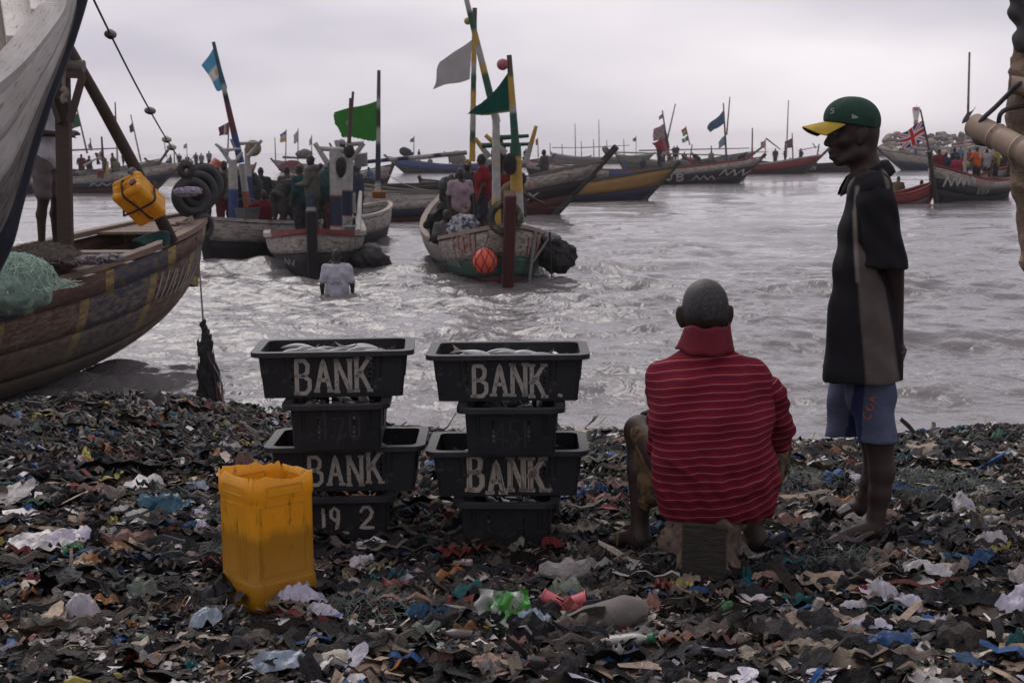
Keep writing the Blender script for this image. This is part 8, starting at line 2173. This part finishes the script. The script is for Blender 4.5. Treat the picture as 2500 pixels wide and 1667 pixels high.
# ------------------------------------------------------------------ pieces one can pick out
def drop(px, py, lift=0.0):
 p = at_z(px, py, 0.0)
 for _ in range(6): p = at_z(px, py, float(ground_z(p[0], p[1], False)) + lift)
 return p
def film(name, c1, c2, c3=None, thr=.6, s3=30, rough=.35, spec=.5, tr=.3):
 m_ = mat(name, c1, c2, scale=18, rough=rough, bump=.35, bscale=60, spec=spec, c3=c3, thr=thr, s3=s3, bdist=.006)
 return m_
def sheet(name, label, cat, px, py, w, d, m_, seed, yaw=0.0, amp=.25, puff=0.0, res=(26, 20), shape='flake', lift=.025, parts=None):
 rr = np.random.default_rng(seed); p = drop(px, py)
 z0 = float(ground_z(p[0], p[1])) + lift
 t = thing(name, label, cat, (p[0], p[1], z0), R(yaw))
 nu, nv = res
 u, v = np.meshgrid(np.linspace(-.5, .5, nu), np.linspace(-.5, .5, nv), indexing='ij')
 a = np.arctan2(v, u); e = 1 + .22 * np.sin(a * 2 + rr.uniform(0, 6)) + .16 * np.sin(a * 3 + rr.uniform(0, 6))
 q = np.maximum(np.abs(u), np.abs(v)) / (np.hypot(u, v) + 1e-6)
 rd = 1 if shape == 'sheet' else (.6 * 1 + .4 * q)
 x, y = u * e * rd * w, v * e * rd * d
 s_ = min(w, d); z = np.zeros_like(x)
 for k in range(5):
  dr_ = rr.uniform(0, 6.28); f = (2.2 + 2.4 * k) / s_; xr, yr = x * math.cos(dr_) - y * math.sin(dr_), x * math.sin(dr_) + y * math.cos(dr_)
  z = z + (.5 - np.abs(2 * noise2(xr * f + seed * 7, yr * f * .6 + k, seed + k) - 1)) * amp * s_ * .55 / (1 + .8 * k)
 x = x + .10 * s_ * (noise2(u * 9 + seed, v * 9, seed) - .5); y = y + .10 * s_ * (noise2(u * 9, v * 9 + seed, seed + 3) - .5)
 edge = 1 - np.clip(np.maximum(np.abs(u), np.abs(v)) * 2, 0, 1) ** 3
 z = z + puff * .6 * edge * (.5 + noise2(u * 3 + seed, v * 3, seed + 9))
 z = z - z.min() * .55
 P = np.stack([x, y, np.maximum(z, -.02)], -1)
 Geo().grid(P).build('film' if cat in ('bag', 'sachet', 'wrapper') else 'sheet_body', m_, t, local=True, smooth=True, sharp=42)
 return t
teal = film('teal_plastic', (.012, .085, .135), (.006, .045, .075)); clear = film('cloudy_film', (.44, .42, .42), (.25, .23, .235), (.55, .54, .56), .6); lil = film('lilac_film', (.48, .45, .54), (.29, .27, .34), (.12, .12, .30), .64, 26)
wprint = film('printed_white_film', (.42, .40, .43), (.28, .265, .29), (.07, .085, .33), .60, 24); rprint = film('red_printed_white_film', (.42, .40, .42), (.28, .26, .29), (.34, .06, .08), .62, 24)
blue_f = film('blue_plastic', (.028, .095, .25), (.015, .05, .14)); palebl = film('pale_blue_film', (.26, .32, .39), (.15, .19, .24), (.40, .41, .44), .58)
blk_f = film('black_plastic', (.010, .009, .010), (.005, .005, .0055), rough=.4, spec=.2); beige_c = mat('beige_canvas', (.27, .225, .17), (.15, .12, .09), scale=9, rough=.9, bump=.5, bscale=80)
brown_c = mat('brown_leather', (.10, .062, .045), (.05, .032, .024), scale=12, rough=.7, bump=.4); card = mat('pale_cardboard', (.29, .245, .195), (.19, .155, .12), scale=10, rough=.95, bump=.3)
pinkc = mat('pinkish_board', (.30, .20, .165), (.18, .115, .09), scale=8, rough=.9, bump=.3); foam_w = mat('dirty_foam', (.42, .39, .33), (.25, .22, .17), scale=14, rough=.9, bump=.4); ochre_f = film('ochre_plastic', (.30, .17, .045), (.18, .095, .03))
green_f = film('green_plastic', (.05, .17, .06), (.025, .095, .035)); red_c = mat('red_cloth', (.16, .015, .02), (.08, .008, .012), scale=15, rough=.95, bump=.4)
wood_p = mat_wood('sawn_scrap_wood', (.30, .215, .14), (.17, .115, .075), along='Object', s=3)
L_ = [('plastic_rag', 'crumpled teal blue plastic lying left of the yellow can', 'plastic', 410, 1268, .20, .15, teal, 1, 20, .7, .05), ('plastic_bag', 'large cloudy bag spread flat at the left edge', 'bag', 110, 1352, .26, .22, clear, 2, 10, .35, .05),
 ('plastic_bag', 'cloudy bag lying right of the large one at the left', 'bag', 185, 1338, .16, .12, lil, 3, -10, .4, .05), ('plastic_scrap', 'bright green plastic scrap beside the cloudy bags', 'plastic', 178, 1362, .085, .06, green_f, 4, 30, .7, .03),
 ('plastic_strip', 'ochre plastic strip curling right of the green scrap', 'plastic', 295, 1362, .13, .06, ochre_f, 5, -35, .8, .03), ('sachet', 'small blue printed sachet beside the ochre strip', 'sachet', 262, 1380, .07, .05, wprint, 6, 15, .4, .02),
 ('plastic_bag', 'lilac bag crumpled against the left of the yellow can', 'bag', 495, 1312, .075, .10, lil, 7, 10, .6, .06), ('sachet', 'white sachet with blue and red print standing up in the lower left', 'sachet', 200, 1528, .11, .075, rprint, 8, 25, .6, .07), ('plastic_bag', 'pale blue bag crumpled below and left of the yellow can', 'bag', 508, 1545, .10, .08, palebl, 9, 5, .6, .06),
 ('plastic_sheet', 'white plastic film lying above the teal plastic', 'plastic', 300, 1262, .12, .05, clear, 10, 8, .5, .02), ('cloth', 'rust brown cloth scrap under the teal plastic', 'cloth', 440, 1310, .12, .07, mat('rust_cloth', (.13, .055, .035), (.07, .03, .02), scale=14, rough=.95), 11, -5, .5, .02),
 ('plastic_bag', 'white film sheet with red mark right of the small sachet', 'bag', 415, 1362, .12, .05, rprint, 12, 12, .5, .02), ('plastic_bag', 'cloudy pink tinged bag right of the yellow can', 'bag', 880, 1398, .075, .085, rprint, 13, -20, .6, .05), ('plastic_sheet', 'lilac film lying flat before the stack behind the can', 'plastic', 920, 1352, .11, .05, lil, 14, 0, .3, .01),
 ('plastic_bag', 'white and lilac bag leaning on the foot of the yellow can', 'bag', 730, 1492, .16, .09, lil, 15, 35, .7, .06), ('plastic_bag', 'printed clear bag low before the yellow can', 'bag', 790, 1525, .12, .06, wprint, 16, -5, .5, .03), ('wrapper', 'orange and blue wrapper lying flat before the right stack', 'wrapper', 1010, 1414, .13, .04, film('orange_blue_film', (.36, .17, .05), (.25, .1, .03), (.07, .14, .3), .52, 7), 17, -6, .25, .01),
 ('plastic_strip', 'pink plastic strip near the feet of the right stack', 'plastic', 1268, 1412, .10, .035, film('pink_plastic', (.36, .10, .15), (.25, .06, .1)), 18, 4, .4, .015), ('cloth', 'blue rag knot before the green packet', 'cloth', 1062, 1522, .14, .08, mat('blue_rag', (.03, .09, .17), (.012, .04, .08), scale=20, rough=.95, bump=.5), 19, 15, .9, .02),
 ('plastic_rag', 'blue plastic rag right of the lower BANK crate', 'plastic', 1440, 1226, .13, .09, blue_f, 20, 20, .8, .04), ('plastic_rag', 'blue plastic strip far right of the BANK crate', 'plastic', 1455, 1130, .22, .06, blue_f, 21, 5, .6, .02), ('plastic_bag', 'pale film heap behind the foot of the seated person', 'bag', 1400, 1310, .17, .10, mat('dirty_cream_film', (.34, .29, .24), (.20, .165, .135), scale=12, rough=.5, bump=.5), 22, 12, .5, .04),
 ('plastic_bag', 'round white printed bag right of the standing person', 'bag', 2346, 1268, .085, .10, wprint, 23, 0, .35, .09), ('plastic_net', 'blue net strip trailing right of the bare foot', 'net', 2240, 1344, .24, .05, film('blue_net', (.02, .10, .20), (.01, .05, .1)), 24, -12, .6, .02), ('plastic_net', 'blue net strip farther down right of the standing person', 'net', 2330, 1378, .13, .04, MATS['blue_net'], 25, -25, .6, .02),
 ('plastic_bag', 'white bag with blue print amid the lower right litter', 'bag', 2150, 1480, .085, .10, wprint, 26, 20, .7, .08), ('plastic_bag', 'lilac film bag right of the blue printed one', 'bag', 2215, 1500, .10, .085, lil, 27, -15, .7, .06), ('plastic_bag', 'long white printed film left of the blue printed bag', 'bag', 2090, 1500, .12, .045, rprint, 28, 6, .4, .03), ('plastic_bag', 'white twisted film trailing below the lilac bag', 'bag', 2240, 1535, .18, .04, clear, 29, -16, .5, .02),
 ('plastic_bag', 'crumpled white bag at the lower right edge', 'bag', 2482, 1520, .10, .14, lil, 30, 40, .6, .09), ('foam_sheet', 'grey white pointed foam sheet at the lower right', 'foam', 2440, 1580, .13, .10, foam_w, 31, -40, .10, .0), ('plastic_bag', 'lilac white bag with handles in the lower right litter', 'bag', 2115, 1560, .14, .06, lil, 32, -5, .6, .04), ('plastic_rag', 'blue plastic bag right of centre low in the picture', 'plastic', 2165, 1592, .13, .06, blue_f, 33, 12, .7, .04),
 ('plastic_rag', 'blue plastic scrap below the lilac white bag', 'plastic', 2010, 1568, .12, .035, blue_f, 34, 3, .5, .02), ('canvas_sheet', 'large beige crumpled canvas at the bottom right', 'canvas', 2010, 1640, .28, .16, beige_c, 35, -8, .55, .05), ('plastic_sheet', 'cream torn sheet at the bottom left of centre', 'sheet', 610, 1618, .15, .05, card, 36, 4, .15, .01), ('cardboard', 'pinkish torn cardboard at the bottom centre', 'cardboard', 1205, 1642, .14, .09, pinkc, 37, 10, .35, .03),
 ('leather_scrap', 'brown leather scrap left of the pinkish cardboard', 'leather', 1062, 1640, .09, .07, brown_c, 38, 30, .6, .04), ('cloth', 'red cloth scrap by the sandal foot', 'cloth', 1345, 1350, .07, .05, red_c, 39, 0, .8, .03), ('cloth', 'dark red cloth left of the blue printed bag', 'cloth', 2110, 1472, .07, .05, red_c, 40, 25, .7, .03), ('plastic_sheet', 'black plastic mound at the left foot of the yellow can', 'plastic', 560, 1472, .20, .11, blk_f, 41, 20, .6, .07),
 ('plastic_sheet', 'black plastic spread right of the wooden block', 'plastic', 1900, 1400, .26, .15, blk_f, 42, 5, .5, .04), ('plastic_sheet', 'black plastic spread below the bare feet', 'plastic', 2060, 1395, .28, .12, blk_f, 43, -10, .5, .03), ('plastic_sheet', 'wide black plastic film at the lower middle', 'plastic', 1480, 1440, .22, .10, blk_f, 44, 8, .6, .04), ('plastic_sheet', 'cloudy crumpled film below the blue net strip', 'plastic', 2255, 1420, .16, .09, clear, 45, -15, .5, .04),
 ('plastic_sheet', 'cloudy ball of film at the right edge', 'plastic', 2420, 1350, .15, .10, clear, 46, 20, .7, .05), ('leaf_husk', 'dry yellow brown palm husk below the black plastic', 'husk', 2060, 1455, .15, .035, mat('dry_husk', (.26, .185, .11), (.14, .095, .055), scale=10, rough=.9, stretch=(1, 6, 1)), 47, -12, .3, .015), ('cloth', 'pinkish cloth fold right of the wooden block', 'cloth', 1870, 1432, .09, .045, pinkc, 48, 10, .6, .03), ('wrapper', 'small green leaf-like plastic scrap at the lower right of centre', 'wrapper', 1772, 1500, .06, .04, green_f, 49, 60, .4, .04),
 ('foam_lump', 'cream cracked foam slab below the seated person', 'foam', 1560, 1448, .11, .06, foam_w, 50, 5, .3, .03), ('wrapper', 'white printed label left of the right edge of the crates', 'wrapper', 960, 1190, .13, .06, clear, 51, 5, .4, .02), ('plastic_bag', 'pale bag lying in the gap between the two crate stacks', 'bag', 1015, 1165, .12, .12, clear, 52, 0, .5, .05), ('plastic_sheet', 'white film strip behind the right crate stack', 'plastic', 1450, 1085, .2, .08, clear, 53, 3, .4, .02),
 ('plastic_bag', 'blue and white film heap on the left heap', 'bag', 480, 1210, .1, .06, palebl, 54, 0, .5, .04), ('plastic_sheet', 'cream broken foam piece left of the yellow can', 'foam', 505, 1240, .12, .06, foam_w, 55, 10, .3, .02), ('plastic_tray', 'white broken plate low at the left edge', 'plate', 95, 1580, .09, .05, mat('white_china', (.45, .44, .44), rough=.3), 56, 10, .2, .01), ('wrapper', 'red orange plastic shard at the left edge', 'wrapper', 15, 1530, .05, .04, film('orange_shard', (.36, .09, .04), (.25, .06, .03)), 57, 0, .3, .02)]
for a in L_:
 sheet(*a[:5], *a[5:8], a[8], yaw=a[9], amp=a[10], puff=a[11])
# green and white packet
gp_m = mat('green_packet_print', (.055, .26, .035), (.045, .21, .03), scale=6, rough=.35, c3=(.44, .43, .42), thr=.56, s3=9)
pk = drop(1225, 1545); pkt = thing('packet', 'crumpled bright green and white food packet in the foreground litter', 'packet', (pk[0], pk[1], float(ground_z(pk[0], pk[1])) + .015), R(-8))
def panel(name, w, h, yaw, tilt, off, m_, seed, col=None):
 rr = np.random.default_rng(seed); u, v = np.meshgrid(np.linspace(-.5, .5, 22), np.linspace(0, 1, 16), indexing='ij')
 y = .018 * np.sin(u * 9 + seed) + .014 * np.abs(np.sin(v * 6 + u * 4 + seed)) + .010 * np.sin(v * 13 - u * 7)
 P = np.stack([u * w * (1 - .15 * v), y, v * h], -1)
 Mx = np.array((Matrix.Rotation(R(yaw), 3, 'Z') @ Matrix.Rotation(R(tilt), 3, 'X')))
 return Geo().grid(P @ Mx.T + np.array(off)).build(name, m_, pkt, local=True, smooth=True, sharp=45)
panel('front_panel', .12, .125, 12, -28, (.04, 0, 0), gp_m, 1); panel('back_panel', .09, .12, -20, -18, (-.055, .01, 0), mat('green_white_print', (.42, .43, .40), (.33, .35, .32), scale=6, rough=.35, c3=(.06, .26, .05), thr=.52, s3=11), 2); panel('torn_flap', .06, .07, 40, -55, (.015, -.03, 0), MATS['green_white_print'], 3)
panel('yellow_corner', .045, .035, -10, -35, (-.05, -.035, 0), mat('yellow_print', (.45, .33, .03), rough=.4), 4)
g = Geo(); strokes(g, lambda x, y: (np.stack([.055 + x, -.012 - y * .45, .075 + y * .85], 1), np.tile([0, -1.0, .3], (len(x), 1))), [[(-.02 + .013 * k, -.008 + .004 * (k % 2)), (-.012 + .013 * k, -.006)] for k in range(4)], .005, .012, .006)
g.build('packet_print', mat('packet_letter', (.30, .05, .07), rough=.5), pkt, local=True)
# clear film next to it
sheet('plastic_bag', 'clear crumpled bag beside the green packet', 'bag', 1300, 1545, .09, .09, palebl, 71, yaw=20, amp=.7, puff=.06)
# pink cups
pink = mat('pink_cup_plastic', (.52, .11, .13), (.42, .08, .10), scale=12, rough=.45)
for k, (px, py, ax, lb) in enumerate(((1352, 1492, (-.9, .25, .3), 'pink plastic cup left of a pair in the foreground litter'), (1405, 1492, (.95, -.1, .25), 'pink plastic cup right of a pair in the foreground litter'))):
 p = drop(px, py); t = thing('plastic_cup', lb, 'cup', (p[0], p[1], float(ground_z(p[0], p[1])) + .035), 0, 'pink cups')
 q = np.array(t.location); a_ = np.array(ax, float); a_ /= np.linalg.norm(a_); q0 = q - a_ * .03
 Geo().lathe([(.001, 0), (.021, 0), (.030, .065), (.034, .067), (.034, .071), (.028, .069), (.019, .006), (.001, .006)], q0, 22, axis=ax, sy=.85).build('cup_wall', pink, t, smooth=True, sharp=40)
 for z in (.02, .05): Geo().lathe([(.0215 + z * .13, z), (.0235 + z * .13, z + .002), (.0215 + z * .13, z + .004)], q0, 22, axis=ax, sy=.85).build('moulded_ring', pink, t, smooth=True)
# clog lying on its side
cl_m = mat('grey_clog_rubber', (.17, .15, .135), (.09, .08, .072), scale=10, rough=.75, bump=.4, bscale=40, c3=(.05, .045, .04), thr=.66)
p = drop(1470, 1545); clog = thing('clog', 'grey rubber clog lying on its side in the foreground litter', 'shoe', (p[0], p[1], float(ground_z(p[0], p[1])) + .045), rot=(R(48), R(-8), R(12)))
B = Body(.02)
B.chain([(-.115, 0, 0), (-.04, .006, 0), (.05, -.004, 0), (.115, 0, 0)], [.034, .040, .046, .036]).chain([(.01, 0, .018), (.075, 0, .024), (.118, 0, .012)], [.044, .044, .034])
V, Q = B.mesh(.006, lambda P: np.maximum(0, 0) + .0)
V[:, 2] = np.maximum(V[:, 2], -.022)
cut = np.sqrt(((V[:, 0] + .055) / .062) ** 2 + (V[:, 1] / .028) ** 2); V[:, 2] = np.where((cut < 1) & (V[:, 2] > 0), -.008, V[:, 2])
Geo().add(V, Q).build('upper', cl_m, clog, local=True, smooth=True, sharp=50)
A = np.linspace(0, 2 * math.pi, 36, endpoint=False)
ol_ = np.array([(math.cos(a) * .158, math.sin(a) * (.047 + .006 * math.cos(a))) for a in A]); g = Geo()
g.add(np.concatenate([np.c_[ol_, np.full(36, -.036)], np.c_[ol_ * 1.0, np.full(36, -.018)]]), [tuple(range(35, -1, -1)), tuple(range(36, 72))] + [(i, (i + 1) % 36, 36 + (i + 1) % 36, 36 + i) for i in range(36)])
g.build('sole', mat('clog_sole', (.21, .185, .165), (.12, .105, .09), scale=14, rough=.8, bump=.3), clog, local=True, bevel=.005)
Geo().tube([(-.055 + .061 * math.cos(a) * 1.0, .030 * math.sin(a), .0) for a in np.linspace(0, 2 * math.pi, 30)], .006, 6).build('opening_rim', cl_m, clog, local=True, smooth=True)
for k in range(4): Geo().ball((.05 + .02 * k, .040 - .006 * k, .034), .005, 8, 6).build('vent_hole', rubber, clog, local=True)
# bottles
def bottle(label, px, py, yaw, c1, capc, s=1.0, tilt=78):
 p = drop(px, py); t = thing('plastic_bottle', label, 'bottle', (p[0], p[1], float(ground_z(p[0], p[1])) + .035 * s), rot=(R(tilt), 0, R(yaw)))
 mm = film('bottle_%s' % label.split()[0], c1, tuple(x * .6 for x in c1), rough=.2)
 prof = [(.001, 0), (.026, 0), (.031, .01), (.031, .03), (.028, .05), (.031, .07), (.029, .09), (.031, .11), (.026, .135), (.014, .155), (.012, .165)]
 Geo().lathe([(a * s, b2 * s - .08 * s) for a, b2 in prof], (0, 0, 0), 18, sy=.72).build('bottle_wall', mm, t, local=True, smooth=True)
 Geo().lathe([(a * s, b2 * s + .085 * s) for a, b2 in ((.012, 0), (.015, 0), (.015, .018), (.001, .018))], (0, 0, 0), 14).build('cap', mat('bottle_cap_%s' % label.split()[0], capc, rough=.5), t, local=True, smooth=True, sharp=40)
 return t
bottle('clouded squashed bottle with green cap near the clog', 1520, 1590, 68, (.32, .31, .29), (.02, .16, .07)); sheet('plastic_bag', 'pale blue crumpled bag at the bottom left of centre', 'bag', 690, 1652, .22, .08, palebl, 72, yaw=4, amp=.5, puff=.05); bottle('greyish small bottle neck near the green packet', 1135, 1568, -70, (.12, .09, .09), (.02, .02, .02), .8)
bottle('dirty clear bottle at the far right litter', 2395, 1290, 85, (.30, .28, .27), (.3, .3, .3), .9)
# wooden pieces, stone, stick
def block(name, label, cat, px, py, s, m_, yaw, tilt=(0, 0), seed=1):
 p = drop(px, py); rr = np.random.default_rng(seed); t = thing(name, label, cat, (p[0], p[1], float(ground_z(p[0], p[1])) + s[2] / 2 + .01), rot=(R(tilt[0]), R(tilt[1]), R(yaw)))
 g = Geo().box((0, 0, 0), s); V = g.V[0] * (1 + rr.normal(size=(8, 3)) * .10); g.V = [V]
 g.build('block_body', m_, t, local=True, bevel=min(s) * .18); return t
block('wood_block', 'pale sawn wooden block lying right of the seated person', 'wood', 1925, 1238, (.15, .07, .045), wood_p, 5); block('wood_stick', 'short pale stick in the lower right litter', 'stick', 2230, 1555, (.12, .02, .012), wood_p, 3, seed=2)
block('foam_block', 'small cream foam block standing in the lower right litter', 'foam', 1995, 1510, (.025, .02, .07), foam_w, 10, (8, 18), 3); block('foam_block', 'flat cream foam board beside the small foam block', 'foam', 1968, 1515, (.08, .05, .02), foam_w, -8, (15, 0), 4)
block('box', 'tiny white and orange printed box before the right stack', 'box', 1140, 1386, (.045, .03, .022), film('tiny_box_print', (.45, .44, .43), (.4, .38, .37), (.4, .16, .04), .6, 40), -6, (0, 0), 5); block('cardboard', 'grey cardboard tube flattened at the bottom centre left', 'cardboard', 935, 1615, (.05, .14, .02), card, 25, (12, 0), 6)
block('rubber_block', 'black rubber plug at the bottom centre', 'rubber', 1310, 1648, (.06, .05, .045), rubber, 5, (0, 6), 7)
lump('foam_lump', 'round cream foam lump at the bottom left of centre', 'foam', drop(815, 1640) + np.array([0, 0, .03]), (.055, .045, .035), foam_w, 91); lump('cloth', 'tan cloth fold right of the cream foam lump', 'cloth', drop(905, 1652) + np.array([0, 0, .02]), (.075, .05, .022), mat('tan_cloth', (.19, .125, .08), (.10, .065, .04), scale=14, rough=.95), 92)
lump('wood_piece', 'brown driftwood stub behind the sandal foot', 'wood', drop(1520, 1226) + np.array([0, 0, .02]), (.09, .03, .025), mat('brown_stub', (.11, .075, .06), (.06, .04, .032), scale=12, rough=.85), 93)
for k, (px, py, lb) in enumerate(((1150, 1530, 'black cloth wad left of the green packet'), (1390, 1580, 'black grey cloth wad below the clog'), (1250, 1290 + 180, 'black plastic wad above the green packet'), (440, 1395, 'black plastic wad left of the yellow can foot'), (1700, 1400 + 140, 'black cloth wad below the wooden block'), (2280, 1475, 'black cloth wad right of the lilac bag'), (95, 1470, 'black plastic wad low at the left'))):
 lump('cloth_wad', lb, 'cloth', drop(px, py) + np.array([0, 0, .02]), (.075, .06, .035), [blk_f, mat('grey_black_cloth', (.045, .04, .042), (.018, .016, .017), scale=20, rough=.95)][k % 2], 95 + k, amp=.6)
sp_ = drop(2330, 1404); spn = thing('plastic_scoop', 'white plastic scoop with thin handle in the right litter', 'scoop', (sp_[0] - .03, sp_[1], float(ground_z(sp_[0], sp_[1])) + .03), R(-10))
Geo().ball((0, 0, 0), (.035, .025, .012), 16, 8).build('scoop_head', foam_w, spn, local=True, smooth=True); Geo().tube([(.03, 0, .002), (.11, -.005, -.004)], .004, 6).build('handle', foam_w, spn, local=True)
# green net wisps
gw = mat('wisp_green_cord', (.17, .20, .18), (.09, .12, .105), scale=20, rough=.9)
for k, (px, py, rx, ry, n, lb) in enumerate(((1940, 1195, .22, .3, 130, 'pale green net wisp right of the seated person'), (2240, 1205, .30, .25, 150, 'pale green net wisp behind the round white bag'), (2060, 1400, .26, .18, 130, 'dark green net wisp over the black plastic below the bare feet'), (900, 1500, .22, .12, 80, 'thin green net wisp before the stacks'), (2400, 1225, .3, .2, 100, 'pale green net wisp at the right edge'))):
 p = drop(px, py); t = thing('net_wisp', lb, 'net', (p[0], p[1], float(ground_z(p[0], p[1]))), 0, 'green net wisps on the litter')
 threads(t, (p[0], p[1], float(ground_z(p[0], p[1])) + .01), (rx, ry, .045), n, gw, 40 + k, .0011, L=.22)
# ------------------------------------------------------------------ sea haze
m = bpy.data.materials.new('sea_haze'); m.use_nodes = True; n, l = m.node_tree.nodes, m.node_tree.links
n.remove(n['Principled BSDF'])
v = n.new('ShaderNodeVolumePrincipled'); v.inputs['Color'].default_value = (1, .97, 1, 1); v.inputs['Density'].default_value = .00035; v.inputs['Anisotropy'].default_value = .2
l.new(v.outputs[0], n['Material Output'].inputs['Volume'])
Geo().box((0, 1260, 10.5), (3100, 2660, 27)).build('haze', m, None, kind='stuff')
